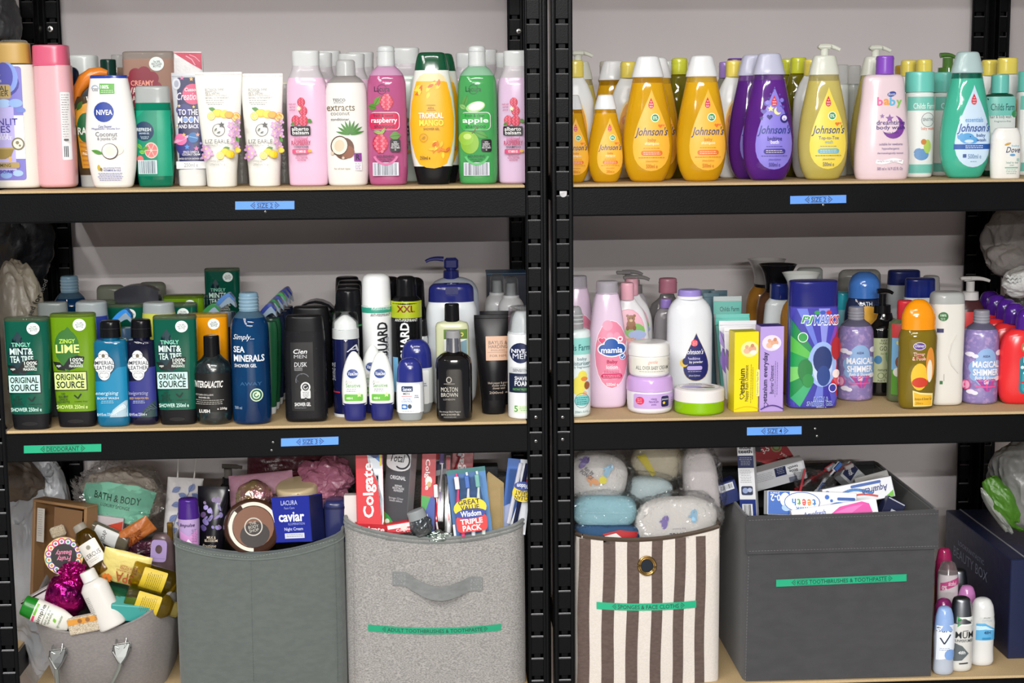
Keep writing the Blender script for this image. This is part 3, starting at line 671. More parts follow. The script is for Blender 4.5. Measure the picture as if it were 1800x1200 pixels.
# ================= TOP SHELF, LEFT BAY =================
# bath soak
it = It('bath_soak_bottle', 'cream bath soak bottle with gold cap and moonlit purple label at the far left', 'bottle', 24, Y=Y0, b=26)
it.part('body', [(331, 50), (118, 48)], mat('#e6e3da', 'pl', r=.2), n=3, rb=5, form=True)
cylcap(it, 'cap', -26, 66, 80, 116, mat('#c29b4a', 'pl', r=.5), n=3, b=25, rt=3, seam=114)
els = R(-22, 121, 54, 317, '#7a74c8', 5)+G(-20, 190, 38, 300, '#b9b0e6', 8, 8)+E(14, 150, 36, 26, '#3a3a9a')+E(30, 140, 18, 26, '#7f9ae0')+E(24, 138, 16, 24, '#4a4aa8')+G(38, 205, 54, 280, '#eceaf2', 3, 6)
for i, (x, y, r) in enumerate(((-10, 186, 12), (5, 190, 10), (22, 184, 12), (42, 184, 12), (50, 196, 8), (40, 305, 9), (20, 308, 10), (0, 308, 10))): els += E(x, y, r, r*.6, ('#8fb0e6', '#6a80d0', '#a6c4ee')[i % 3])
els += R(-24, 152, 35, 176, '#b39a5c', 4)+T('IMPERIAL', -22, 154, 31, 163, '#2c2a20', .02)+T('LEATHER', -16, 163, 31, 172, '#2c2a20', .02)+S(12, 138, 8, '#c9b480')+T('CUSSONS', 0, 144, 20, 148, '#f4f0e0')
els += T('MOONLIT', -30, 210, 44, 222, '#3a2f9a', .01)+T('SKIES', -12, 223, 31, 235, '#3a2f9a', .01)+T('& WHITE', -16, 235, 29, 241, '#f4f2fa')+T('CASHMERE', -24, 241, 34, 247, '#f4f2fa')
els += Poly([(-24, 261), (36, 261), (30, 275), (20, 280), (-12, 280), (-22, 274)], '#9a8240', 2)+L(-26, 262, 38, 262, 2.5, '#b59c58')+E(28, 280, 3, 4, '#e0b45a')+E(43, 254, 11, 11, '#7a7350')+E(43, 254, 8.5, 8.5, '#e8e4d4')+E(42, 252, 3, 3, '#8a8260')+E(46, 257, 2, 2, '#8a8260')
els += R(-24, 286, 44, 296, '#b39a5c', 3)+T('CALMING', -4, 288, 29, 294, '#3a3420', .02)+T('BATH SOAK', -16, 299, 33, 305, '#3a2f9a', .015)
it.art('front_label', els)
it = It('shower_bottle', 'clear flip-top bottle behind the gold-capped bath soak', 'bottle', 38, Y=Y2, b=20)
it.part('body', [(it.y1, 26), (115, 26), (100, 24)], mat('#d8d5cc', 'frost'), n=2.4, rb=4); it.part('cap', [(102, 24), (75, 23)], mat('#b9bcb8', 'clear', t=.5), n=2.6, rt=5)
# pink bottle
it = It('body_lotion_bottle', 'plain light pink bottle with deep pink flip cap turned to show its back label edge', 'bottle', 104, Y=Y0, b=30)
it.part('body', [(330, 32), (300, 33), (119, 31.5)], mat('#e6b2b9', 'pl', r=.28), n=3.0, rb=7, form=True)
cylcap(it, 'cap', 71, 133, 84, 120, mat('#d8607e', 'pl', r=.3), n=3, b=29, rt=3)
els = R(120, 165, 134.5, 282, '#ecebea', 2)+BC(121.5, 257, 133.5, 278, seed=5, n=6)
els += LN(121, 134, 170, 4.2, 18, '#6a5a62', .7)+L(124, 247, 132, 247, 3, '#2a2a2e')
it.art('back_label', els)
# white bottle with clear cap, navy thing
it = It('shower_bottle', 'white bottle with large white-clear cap behind the pink bottle', 'bottle', 156, Y=Y2, b=26)
it.part('body', [(it.y1, 27), (134, 26)], mat('#c3d2e2', 'pl'), n=2.6, rb=4, form=True); it.part('cap', [(136, 27), (101, 26)], mat('#e8eeec', 'frost'), n=2.6, rt=4)
it = It('shower_bottle', 'dark navy domed bottle between the pink and orange-capped bottles', 'bottle', 136, Y=Y1+.01, b=16)
it.part('body', [(it.y1, 13), (160, 13), (121, 11.5)], mat('#16233a', 'pl', r=.2), n=2.2, rt=10, rb=3)
# orange cap Radox
it = It('shower_gel_bottle', 'brown fruit-label shower gel with orange hooked cap behind the white coconut bottle', 'bottle', 165, Y=.107, b=17)
it.part('body', [(309, 23), (270, 26), (220, 29), (185, 26), (172, 22)], mat('#5a4a34', 'liq', t=.3), n=2.4, rb=2, form=True)
it.part('base_cap', [(it.y1, 21), (308, 22)], mat('#cfd2d0', 'frost'), n=2.4, rb=2, b=15)
m = MB(); s = it.s; Pp = [it.P(x, y) for x, y in ((138, 184), (146, 160), (158, 144), (172, 134), (186, 130), (198, 132))]
m.tube([(x, 0, z) for x, z in Pp], [5*s, 10*s, 13*s, 12*s, 9*s, 5*s], 12); m.obj('hook_cap', mat('#e2832a', 'pl'), it.root)
els = Poly([(141, 195), (150, 188), (166, 182), (184, 180), (184, 296), (150, 296), (146, 260)], '#e0a02c', 3)+leaf(150, 188, 20, 9, -1, '#3c6a2c')+E(152, 212, 12, 16, '#e8a83a')+E(160, 226, 16, 26, '#1f6a3c')+T('RADOX', 145, 225, 190, 238, '#f4f6ee', .05)+T('REFRESHED', 152, 265, 190, 273, '#f6f2e0', .03)
for i in range(6): els += L(147+i, 250+i*8, 170+i*2, 256+i*7, 3, '#c9802a')
it.art('front_label', els)
# white coconut shower
it = It('shower_bottle', 'white coconut care shower bottle with round blue logo', 'bottle', 200.5, Y=Y0, b=23)
it.part('body', [(331, 33), (320, 36), (290, 41), (240, 44.5), (200, 41.5), (165, 36.5), (141, 32.5)], mat('#ecebe8', 'pl', r=.2), n=2.5, rb=6, form=True)
it.part('cap', [(141, 32.3), (135.5, 32)], mat('#2a3f9c', 'pl', r=.2), n=2.5, rt=1.5, b=17)
els = E(193, 199, 17.5, 17.5, '#1c3c9a')+T('NIVEA', 180, 195, 208, 204, '#ffffff', .035)
els += G(187, 150, 213, 168, '#57a83a', 4, 2)+T('100%', 189, 152.5, 203, 159, '#ffffff', .04)+LN(189, 211, 162, 3, 2, '#e8f4e0')+T('CO2', 174, 158, 184, 163, '#4a5a6a', .02)+AR_(179, 159, 6, 180, 360, 1.2, '#8ab0d0')
els += T('Care Shower', 183, 221.5, 206, 226, '#3a4a9a', .015)+T('Pflegedusche - Douche Soin', 171, 226, 220, 230, '#3a4a9a', .01)+T('Coconut', 177, 233, 215, 241, '#7a7c84', .01)+T('& Jojoba Oil', 180, 242, 213, 249, '#7a7c84', .005)
els += E(213, 264, 11, 9, '#f4ecd8')+E(201, 267, 14.5, 14, '#5a4a3c')+E(200.5, 266.5, 13, 12.6, '#f8f6ee')+E(201, 266, 9, 8.6, '#e4e0d4')+leaf(179, 268, 22, 7, .3, '#5a9a3a')
els += E(180, 295, 2.6, 5, '#c9b04a')+E(184, 298, 2, 3, '#8a7a3a')+T('skin protecting formula', 188, 294, 218, 297.5, '#3a4a9a')+T('VITAMINS & OILS', 188, 298, 218, 301.5, '#3a4a9a', .02)+LN(177, 222, 305, 3, 5, '#4a5ab0', .9)
it.art('printed_front', els)
# creamy vanilla tube at the back
OSM = {}
def source_tube(label, cx, top, Y=None, y1=None, sh='T', k=1, col='#0f5a47', shape='drop', words=(('TINGLY', '#7fd8b8', 10.5), ('MINT&', '#cfeee0', 16), ('TEA TREE', '#cfeee0', 16)), leafc='#0b3038', plate='#bfe6dc', cap='#17171a', band=True, cl=None, group='upside-down citrus and mint shower gel tubes', extra=None, b=20, rzz=0, upright=False):
    """stand-up gel tube on a black flip cap, slightly see-through, flat flared top"""
    it = It('shower_gel_tube', label, 'shower gel', cx, Y=Y, y1=y1, sh=sh, b=b*k, group=group, rot=(0, 0, rzz)); B = it.y1; H_ = B-top; q = lambda y: B-(755-y)*H_/199; X = lambda x: cx+(x-58)*H_/199
    kk = H_/199
    it.part('body', [(q(727), 33*kk, 19*kk), (q(700), 35*kk, 19*kk), (q(640), 37.5*kk, 18*kk), (q(590), 38.5*kk, 17.5*kk), (q(558), 38.5*kk, 17*kk)], [mat(col, 'liq', t=.22), mat(cl or '#6a7a60', 'clear', t=.6, a=.8)], n=3.4, rt=4*kk, fill=q(567), form=True)
    it.part('flip_cap', [(B, 31*kk, 17*kk), (q(735), 33*kk, 18*kk), (q(727), 33.6*kk, 18.6*kk)], mat(cap, 'pl', r=.32), n=3.2, rb=2, seg=40)
    els = []
    if shape == 'drop':
        P = []
        base = [(45, 581), (52, 592), (50, 594), (60, 604), (58, 606), (68, 618), (66, 620), (72, 636), (70, 640), (66, 650), (57, 654), (50, 660), (46, 655), (34, 645), (27, 632), (29, 628), (26, 620), (30, 612), (29, 608), (36, 598), (34, 596)]
        els += Poly([(X(x), q(y)) for x, y in base], leafc, 3)
    elif shape == 'lime': els += E(X(49), q(615), 21*kk, 30*kk, leafc)+Poly([(X(46), q(586)), (X(52), q(580)), (X(58), q(588))], leafc, 1)+Poly([(X(30), q(630)), (X(70), q(630)), (X(50), q(660))], leafc, 2)
    elif shape == 'rasp':
        for i in range(9): a_ = 2*PI*i/9; els += E(X(50)+19*kk*math.cos(a_), q(612)+22*kk*math.sin(a_), 10*kk, 10*kk, leafc)
        els += E(X(50), q(612), 20*kk, 24*kk, leafc)
    y = 601
    for t_, c_, h_ in words:
        wd = min(40, len(t_)*(h_*.52)); els += T(t_, X(50-wd/2), q(y), X(50+wd/2), q(y+h_*.72), c_, .045); y += h_*.72+2.2
    els += E(X(72), q(577), 11*kk, 10.4*kk, '#e6efec')+T("I'm 30%\nRECYCLED\nBOTTLE", X(65), q(572), X(80), q(582), '#1a2a2c', .03)
    els += Poly([(X(40), q(650)), (X(52), q(634)), (X(66), q(630)), (X(78), q(632)), (X(76), q(642)), (X(66), q(650)), (X(52), q(655))], '#101416', 2)+Poly([(X(24), q(640)), (X(36), q(641)), (X(44), q(650)), (X(45), q(656)), (X(32), q(654))], '#101416', 2)
    els += T('100%', X(54), q(634), X(76), q(640), '#e6f0e6', .03)+T('NATURAL\nFRAGRANCE', X(52), q(640.5), X(75), q(650), '#e6f0e6', .03)+E(X(34), q(648), 4.4*kk, 4.4*kk, '#101416')+T('vegan', X(30), q(646), X(38), q(650), '#e6f0e6', .02)
    els += G(X(24), q(657), X(81), q(690), '#0d0f10', 8, 3)+G(X(25.5), q(658.5), X(79.5), q(688.5), plate, 8, 3)+T('ORIGINAL', X(28), q(661), X(77), q(672), '#0c1414', .05)+T('SOURCE', X(29), q(674), X(76), q(686), '#0c1414', .05)
    els += T('7,927\nREAL MINT\nLEAVES IN\nEACH BOTTLE', X(29), q(694), X(50), q(712), '#0d2420', .02)+CUR([(X(58), q(698)), (X(64), q(704)), (X(70), q(696))], 2.4*kk, '#0d2420')+T('cruelty free', X(58), q(708), X(80), q(711), '#0d2420')
    els += T('SHOWER 250ml e', X(27), q(715), X(80), q(722), plate, .035)
    els += []
    it.art('printed_front', els)
    fl_ = []; fl_ += E(cx, q(744), 14*kk, 3.6*kk, '#0b0b0d')
    it.art('thumb_notch', fl_, form=Form([(0, 31*kk*it.s, 17.4*kk*it.s), ((B-q(727))*it.s, 33.6*kk*it.s, 18.8*kk*it.s)], n=3.2))
    return it
source_tube('tall beige creamy vanilla raspberry tube at the back with dark red fruit shape', 271, 92, Y=Y2, k=1.15, col='#b89484', cl='#b9aea4', shape='rasp', words=(('CREAMY', '#f0a08a', 11), ('VANILLA &', '#f6e4dc', 14), ('RASPBERRY', '#f6e4dc', 12)), leafc='#8c1c34', plate='#f0d8d0', group='upside-down vanilla shower gel tube')
# refresh
it = It('shower_gel_bottle', 'teal green refresh shower gel with clear cap and grapefruit label', 'bottle', 275, Y=.075, b=19)
it.part('body', [(329, 29), (318, 30.5), (280, 34), (235, 34.5), (205, 32), (183, 31)], [mat('#0c8a6a', 'liq', t=.35, c2='#0a7c5e')]*2, n=2.5, rb=4, form=True)
it.part('cap', [(184, 31), (172, 30), (154, 29.5)], mat('#c2c9c8', 'frost', t=.5), n=2.5, rt=4, b=16)
els = G(247, 196, 306, 310, '#0f9a78', 8, 10)+Poly([(247, 210), (262, 196), (284, 196), (282, 310), (250, 310)], '#0d8a6c', 3)+E(261, 232, 17, 17, '#17385a')+T('REFRESH', 248, 226, 273, 232, '#e6f2f4', .02)+T('SHOWER GEL', 252, 234, 270, 237, '#e6f2f4')+T('Cucumber &\nGrapefruit', 254, 240, 269, 246, '#cfe6ea')
els += E(272, 265, 12, 14, '#f0c4b8')+E(272, 265, 10.5, 12, '#dd7a78')+E(272, 265, 2, 2, '#f4d4c8')+E(252, 280, 6, 6, '#dd7a78')+leaf(252, 258, 14, 7, .8, '#6ab04a')+leaf(262, 262, 12, 8, -.5, '#5aa03c')+leaf(256, 268, 12, 7, .2, '#7abf52')
for i in range(6): els += L(272, 265, 272+11*math.cos(i*1.05), 265+12.5*math.sin(i*1.05), .9, '#f4d4c8')
els += BC(248, 282, 281, 306, '#3a4a5a', '#d8e8ee', 4)
it.art('front_label', els)
# sachet behind, caps
it = It('refill_pouch', 'white and crimson refill pouch behind the space-print tube', 'pouch', 338, Y=Y2+.01, b=9); B = it.y1
it.part('body', [(B, 27, 10), (180, 27, 9), (110, 27, 5), (95, 25, 2)], mat('#e6e4e4', 'bag', r=.35), n=3, form=True)
it.art('printed_front', Poly([(314, 96), (363, 97), (363, 126), (345, 116)], '#c81f4a', 2)+CUR([(336, 102), (346, 108), (352, 118)], 1.6, '#e8a0b4')+CUR([(342, 100), (352, 104), (360, 112)], 1.2, '#e8a0b4'))
it = It('shower_bottle', 'bottle with dark green cylindrical cap behind the white coconut bottle', 'bottle', 200, Y=Y2, b=18)
it.part('body', [(it.y1, 26), (170, 26), (140, 16)], mat('#28503c', 'liq', t=.3), n=2.3); it.part('cap', [(140, 14), (108, 13.5)], mat('#12352c', 'pl', r=.25), n=2, b=13, rt=2)
it = It('shower_bottle', 'clear-capped amber bottle left of the tall beige tube', 'bottle', 217, Y=Y3, b=16)
it.part('body', [(it.y1, 22), (150, 22), (122, 14)], mat('#a08878', 'liq', t=.4), n=2.3); it.part('cap', [(122, 12), (100, 11.5)], mat('#b9bcb8', 'clear', t=.5), n=2, b=11, rt=2)
# flat-sealed tubes
def tube_(label, cx, y_top, Y=None, y1=None, sh='T', hwt=40, hwb=27, capy=303, col='#eeede6', capc='#f0efe8', els=None, group=None, b=22, caph=None, hwc=None, rz=0, capn=2.3, name='cosmetic_tube', crimp=7, kind='pl'):
    it = It(name, label, 'tube', cx, Y=Y, y1=y1, sh=sh, b=b, group=group, rot=(0, 0, rz)); B = it.y1
    it.part('body', [(capy, hwb, b), (capy-(capy-y_top)*.35, hwb+(hwt-hwb)*.45, b*.72), (capy-(capy-y_top)*.7, hwb+(hwt-hwb)*.8, b*.36), (y_top+crimp, hwt, 2.2), (y_top, hwt, 1.6)], mat(col, kind, r=.24) if kind == 'pl' else mat(col, kind), n=2.2, n1=2.6, form=True, rows=30)
    it.part('cap', [(B, (hwc or hwb)-1.2, b*.96), (capy-.5, (hwc or hwb), b*1.0)], mat(capc, 'pl', r=.24), n=capn, rb=3)
    m = MB(); s = it.s; a0, z0 = it.P(cx-hwt+1, y_top+crimp); a1, z1 = it.P(cx+hwt-1, y_top+crimp); m.tube([(a0, -2.4*s, z0), (a1, -2.4*s, z1)], .5*s, 5); m.obj('crimp_line', mat(col, 'pl'), it.root)
    if els: it.art('printed_front', els)
    return it
els = R(319, 139, 362, 297, '#262858', 3)
els += E(346, 168, 18, 18, '#d8557c')+T('Cussons', 332, 157, 358, 163, '#ffffff', .015, .2)+T('Creations', 318, 165, 362, 178, '#f8e4ee', .01, .3)+E(318, 150, 7, 10, '#c9ccd4')+E(318, 150, 4, 6, '#9a9eb0')
els += E(330, 195, 14, 10, '#3a3a7a')+E(355, 215, 10, 14, '#343070')+E(330, 260, 16, 14, '#3a3a80')
els += T('TO THE', 320, 194, 354, 204, '#f2f0f6', .035)+T('MOON', 319, 206, 355, 218, '#f2f0f6', .045)+E(332, 212, 4.2, 4.2, '#7a9ad0')+E(343, 212, 4.2, 4.2, '#7a9ad0')+T('AND BACK', 320, 220, 355, 227, '#f2f0f6', .03)
els += E(323, 246, 11, 10, '#e070a4')+E(323, 246, 17, 3, '#f0a8c8', rot=-.4)+E(323, 243, 8, 4, '#e070a4')+E(345, 243, 9, 9, '#2c6aa8')+L(338, 241, 352, 244, 1.2, '#7ab8e0')
for x, y, r, c in ((328, 140, 4, '#e86aa0'), (344, 142, 4, '#e8b86a'), (322, 188, 3, '#f0d070'), (347, 190, 3, '#f0d070'), (329, 238, 4, '#e8b86a'), (353, 238, 4, '#e8a08a'), (334, 259, 5, '#4a8ad8'), (350, 262, 5, '#d86aa8'), (318, 222, 2.5, '#f0d070'), (358, 253, 3, '#a08ae0')): els += S(x, y, r, c)
els += T('SPACE CANDY &\nCOCONUT CREAM', 325, 266, 356, 274, '#f2f0f6', .015)+T('LIMITED EDITION SHOWER GEL', 318, 278, 360, 281, '#f2f0f6')
els += R(314, 284, 366, 297, '#e8e8e8', 1)+T('250ml e', 328, 287, 352, 294, '#8a8e94', .01)
tube_('space-print shower tube with planets and white cap, lettered moon and back', 340, 131, Y=.088, hwt=31, hwb=25, capy=299, b=17, els=els, col='#c6c9cf', capc='#e8e8e6', crimp=6, group='space print tube')
def liz(cx, t1):
    x = lambda v: cx+(v-390)
    e = T('BOTANICAL SHINE', x(367), 158, x(399), 162, '#6a6a64')+T(t1, x(367), 162, x(386), 165.5, '#6a6a64')+T('FOR ALL HAIR TYPES', x(367), 165.5, x(392), 169, '#6a6a64')+T('GERANIUM, CITRUS & VANILLA', x(367), 169, x(404), 172, '#9a8a5a')+T('NATURALLY ACTIVE INGREDIENTS', x(367), 173, x(409), 176, '#6a6a64')+LN(x(367), x(400), 179, 3.4, 3, '#7a7a74')
    e += leaf(x(379), 194, 14, 7, .3)+lemon(x(388), 201, 8)+lemon(x(400), 203, 8)+lemon(x(377), 206, 7, True)+lemon(x(420), 208, 8, True, '#f0a82a', '#e08a10')+lemon(x(408), 204, 7, False, '#f0a82a', '#e08a10')
    for dx, dy, r in ((411, 222, 5), (420, 229, 6), (412, 236, 5), (422, 240, 5), (416, 250, 5), (420, 258, 5), (367, 262, 6), (372, 270, 6), (366, 276, 5), (424, 216, 4)): e += flower(x(dx), dy, r+2, '#cf9fc8')
    e += leaf(x(402), 262, 14, 7, -.2)+lemon(x(400), 268, 7)+lemon(x(392), 274, 7, True)+lemon(x(410), 272, 7.5)+lemon(x(424), 265, 5)+leaf(x(424), 246, 12, 6, 1)
    e += AR_(x(390), 230, 10.5, -40, 290, 1.3, '#5a5a56', 22)+S(x(395), 221, 6, '#4a4a48')+leaf(x(385), 229, 8, 3, -.9, '#5a5a56')+leaf(x(390), 234, 8, 3, -.5, '#5a5a56')
    e += T('LIZ EARLE', x(367), 246, x(408), 253, '#55554f')+T('NATURALLY ACTIVE', x(368), 255, x(402), 258, '#77776f')+T('LIMITED EDITION', x(374), 282, x(398), 285, '#77776f')+T('200ml e 6.7 fl.oz', x(374), 287, x(400), 291, '#77776f')
    return e
tube_('cream citrus-print shampoo tube, left of the matching pair', 391, 130, Y=Y0-.008, hwt=41, hwb=27, capy=302, els=liz(391, 'SHAMPOO'), group='citrus print hair tubes', b=25, crimp=4)
tube_('cream citrus-print conditioner tube, right of the matching pair', 466, 132.5, Y=Y0-.004, hwt=37, hwb=28, capy=302, els=liz(466, 'CONDITIONER'), group='citrus print hair tubes', b=25, crimp=4)
for cx, w_, lb in ((424, 14, 'grey foil tube standing in the dark between the two citrus tubes'), (498, 15, 'grey foil tube between the right citrus tube and the pink conditioner')):
    it = It('foil_tube', lb, 'tube', cx, Y=Y2-.02, b=14, group='grey foil tubes'); B = it.y1
    it.part('body', [(B, w_), (250, w_), (170, w_, 6), (150, w_, 2)], mat('#a4a49e', 'bag', c2='#85857f', r=.3), n=2.4)
it = It('bar_soap_box', 'low green and white carton at the back right of the citrus tubes', 'box', 500, Y=Y4, b=10); B = it.y1; it.box('carton', 470, 530, 150, B, -10, 20, mat('#7a8476', 'print')); it.box('edge_band', 470, 530, 148, 153, -10.5, 20, mat('#e4deb8', 'print'))
# albertos
def alberto(label, cx, Y, kind, hue='#ebc3dd', top=92, grp='pink raspberry hair bottles', c2=None):
    it = It('hair_care_bottle', label, 'bottle', cx, Y=Y, b=24, group=grp); B = it.y1; d = B-328
    it.part('body', [(B, 33.5), (300, 34.5), (200, 35), (152, 34), (140, 31), (127, 25), (118, 23.5)], [mat(hue, 'pl', r=.2), mat('#dfd9de', 'frost', t=.4)], n=3.0, rb=5, fill=140, form=True)
    c = it.part('cap', [(120, 23.5), (93, 24.5)], mat('#e9ecec', 'frost', t=.3), n=3.0, b=17, rt=3)
    it.part('lid_recess', [(108, 15), (95.5, 15)], mat('#eceeee', 'frost', t=.3), n=3.4, b=13.4, rt=1, ox=2, parent=c)
    x = lambda v: cx+(v-543)
    e = raspberry(x(535), 182, 7.5)+raspberry(x(538), 197, 8)+raspberry(x(525), 213, 8)+raspberry(x(538), 214, 9)+leaf(x(549), 214, 10, 7, .5)+leaf(x(520), 219, 8, 5, -.5)+S(x(531), 193, 5, '#f2f0c0', 7)
    e += T('made with\nreal fruit\nextracts', x(514), 183, x(526), 197, '#c23a6a', 0, .3)
    e += R(x(516), 223, x(550), 239, '#141316', 2)+T('alberto', x(518), 224.5, x(547), 231, '#f2f0f0', .03)+T('balsam', x(519), 231, x(547), 237.5, '#f2f0f0', .03)
    e += T('sunkissed', x(521), 241, x(545), 248, '#cc3a74', .01, .3)+T('RASPBERRY', x(517), 248, x(550), 256, '#c22a5a', .035)+T(kind, x(521), 257, x(546), 261, '#2c2430', .02)+R(x(518), 262.5, x(546), 271, '#d8507c', 2)+T('VITAMIN B5', x(524), 264.5, x(541), 269, '#fff0f4', .02)+E(x(548), 266, 3.6, 2.6, '#e0b040')+T('100% FRAGRANCE\nFOR ALL HAIR TYPES\nSILICONE FREE', x(523), 273, x(544), 283, '#c23a6a', .015)
    it.art('printed_front', e); return it
A1 = alberto('pale pink raspberry conditioner bottle with clear flip cap, front row', 543.5, Y0, 'CONDITIONER')
A2 = alberto('pinkish lilac raspberry shampoo bottle cut off by the black post', 911, Y0, 'SHAMPOO', '#dcbfdc', grp='pink raspberry hair bottles')
for cx, Y, lb in ((566, Y1+.02, 'hair bottle directly behind the pale pink conditioner'), (623, .20, 'hair bottle with clear cap behind the coconut conditioner'), (689, .26, 'hair bottle with clear cap behind the raspberry shampoo'), (827, Y2+.01, 'left clear-capped hair bottle behind the apple shampoo'), (897, Y1+.015, 'hair bottle behind the shampoo cut off by the post')):
    again(A2 if cx in (897, 689) else A1, cx, Y, lb, 'pink raspberry hair bottles')
G1 = alberto('pale green hair bottle third in the row behind the pale pink conditioner', 580, Y3, 'SHAMPOO', '#cfe0d4', grp='pale green and white hair bottles')
for cx, Y, lb in ((638, .335, 'pale green hair bottle at the back right of the coconut conditioner'), (716, Y1+.04, 'pale hair bottle between raspberry shampoo and mango shower gel'), (852, Y3, 'right clear-capped hair bottle behind the apple shampoo')):
    again(G1, cx, Y, lb, 'pale green and white hair bottles')
# tesco coconut
it = It('hair_care_bottle', 'white extracts coconut conditioner bottle with half coconut print', 'bottle', 612.5, Y=Y0-.004, b=26)
it.part('body', [(327, 34), (300, 36.5), (200, 37), (165, 36.5), (150, 33), (140, 24), (136, 18)], [mat('#edece8', 'pl', r=.15), mat('#c9c7c2', 'clear', t=.5, a=.8)], n=2.3, rb=5, fill=147, form=True)
it.part('cap', [(137, 17.5), (109, 16.5)], mat('#d3d5d4', 'frost', t=.4), n=2, b=17, rt=5)
x = 0
els = T('TESCO', 590, 176, 612, 181, '#3a3a38', .02)+LN(591, 611, 183, 2, 1, '#3a3a38')+T('extracts', 579, 187, 628, 197, '#7c6c4a', .005)+T('coconut', 586, 199, 619, 204.5, '#8a8070', 0)+T('conditioner', 586, 209, 618, 214, '#4a4a44', .005)
for i in range(9): a_ = -2.9+i*.33; els += leaf(619+13*math.cos(a_), 239+14*math.sin(a_), 25, 4.5, a_, '#4f8a3c')
els += E(608, 262, 17, 19, '#6a4430', rot=.35)+E(614, 268, 12, 11, '#8a5238')+E(600, 257, 15.5, 17.5, '#5a4434', rot=.3)+E(600, 257, 13.6, 15.4, '#f1e9d6', rot=.3)+E(600, 257, 9, 10.5, '#dccbb0', rot=.3)+E(606, 278, 2.4, 2.4, '#c9b8a4')+E(587, 270, 3, 3, '#d8c8b4')
els += G(625, 270, 638, 284, '#8a3a94', 3, 3)+T('R', 628, 272, 635, 282, '#1c1c2c', .05)+G(625, 286, 638, 300, '#eceaf0', 3, 3)+LN(626, 637, 288, 3, 4, '#7a3a84')+T('for all hair types', 590, 295, 618, 299, '#8a7a4a')
it.art('printed_front', els)
# lacura
def lacura(label, cx, col, top, fr, t1, lab, inkc, sub):
    it = It('shampoo_bottle', label, 'bottle', cx, Y=Y0-.006, b=25, group='transparent fruit shampoo bottles'); B = it.y1
    x = lambda v: cx+(v-683)
    it.part('body', [(B, 32), (300, 34.5), (200, 34.5), (150, 33.5), (136, 30), (126, 23), (119, 15)], [mat(col, 'liq', t=.35, ior=1.2), mat(top, 'frost', t=.5)], n=2.4, rb=5, fill=136, form=True)
    c = it.part('cap', [(120.5, 15.5), (85, 15)], mat('#eaeeee', 'frost', t=.3), n=2, b=15, rt=5)
    for y_ in (94, 118): it.part('cap_ridge', [(y_+.8, 15.9), (y_-.8, 15.9)], mat('#e8ecec', 'frost', t=.3), n=2, b=15.9, parent=c)
    e = AR_(x(675.5), 160, 8, 200, 340, 1, inkc)+T('Lacura', x(662), 155, x(689), 164, inkc, .02)+AR_(x(675.5), 160, 8, 20, 160, 1, inkc)
    if fr == 'r':
        e += leaf(x(667), 180, 20, 11, -1.0, '#6a9a3c')+leaf(x(658), 190, 16, 12, .3, '#5c8c34')+raspberry(x(683), 182, 13, '#d8405c', '#e87488')
        e2 = raspberry(x(671), 253, 15, '#d8405c', '#e87488')+leaf(x(668), 234, 18, 6, .2, '#9ab85a')+leaf(x(676), 232, 14, 5, -1, '#9ab85a')+leaf(x(697), 240, 20, 15, -.1, '#5c8c34')
    else:
        e += leaf(x(661), 180, 22, 9, -1.2, '#5a9a4c')+E(x(679), 190, 17, 9, '#a8d88a', rot=-.25)+E(x(680), 189, 14, 7, '#f0f6e0', rot=-.25)+leaf(x(657), 190, 14, 8, .6, '#8ac070')
        e2 = E(x(668), 252, 16, 19, '#8ab83a')+E(x(662), 244, 13, 12, '#94c244')+E(x(664), 241, 7, 5, '#c4dc7c')+leaf(x(688), 238, 26, 12, .4, '#4f9a3c')+L(x(672), 236, x(682), 224, 1.6, '#6a6a34')
    e += R(x(654), 199, x(705), 230, '#f2e8ee', 7)+R(x(653), 200, x(704), 229.5, lab, 7)+T({'r': 'fresh & sweet', 'a': 'fresh & clean'}[fr], x(660), 202, x(694), 208, inkc, .005)+T(t1, x(656), 208.5, x(701), 220, '#ffffff', .03)+T('shampoo', x(661), 220, x(696), 229, inkc, .015)
    e += e2+R(x(688), 246, x(706), 268, '#171518', 3)+T(('WITH\nRASPBERRY\nEXTRACT &\nPRO-VITAMIN\nB5'), x(689.5), 249.5, x(704.5), 265.5, '#e8e6e8', .02)
    e += T('NOURISHING', x(665), 273, x(694), 277.5, inkc, .015)+T('FOR ALL TYPES\nOF HAIR', x(669), 279, x(690), 285.5, inkc, .01)+BC(x(657), 286, x(702), 309, '#4a4a58', '#dfe4ee', 8, 20)+AR_(x(680), 268, 21, 20, 160, 4, col)
    it.art('front_label', e); return it
lacura('pink raspberry shampoo bottle with clear cap and barcode', 683, '#cf6a9c', '#e6b4d8', 'r', 'raspberry', '#cc2454', '#3a1a3c', '')
lacura('green apple shampoo bottle with clear cap and barcode', 841, '#58b86a', '#a6dcb8', 'a', 'apple', '#3aa84a', '#15482c', '')
# tropical mango
def mango(it):
    B = it.y1
    it.part('base_cap', [(B, 27.5, 17), (293, 34, 20)], mat('#151518', 'pl', r=.22), n=2.5, rb=2)
    it.part('body', [(293, 34, 20), (270, 38), (220, 41), (185, 39), (150, 34), (127, 30)], mat('#e9ece4', 'pl', r=.18), n=2.5, form=True, b=24)
    it.part('cap', [(127, 30), (112, 27.5), (98, 23), (96, 21)], mat('#0c4f32', 'gloss'), n=2.8, rt=3, b=17)
mg = It('shower_gel_bottle', 'yellow tropical mango shower gel with glossy dark green cap, front row', 'bottle', 762, Y=Y0-.006, b=24, group='mango shower gel bottles'); mango(mg)
P = [(735, 146), (741, 137), (750, 132), (775, 132), (783, 137), (788, 148), (795, 175), (800, 210), (799, 240), (793, 270), (786, 288), (776, 294), (764, 296.5), (750, 295), (738, 289), (731, 275), (725, 250), (723, 220), (726, 185), (731, 160)]
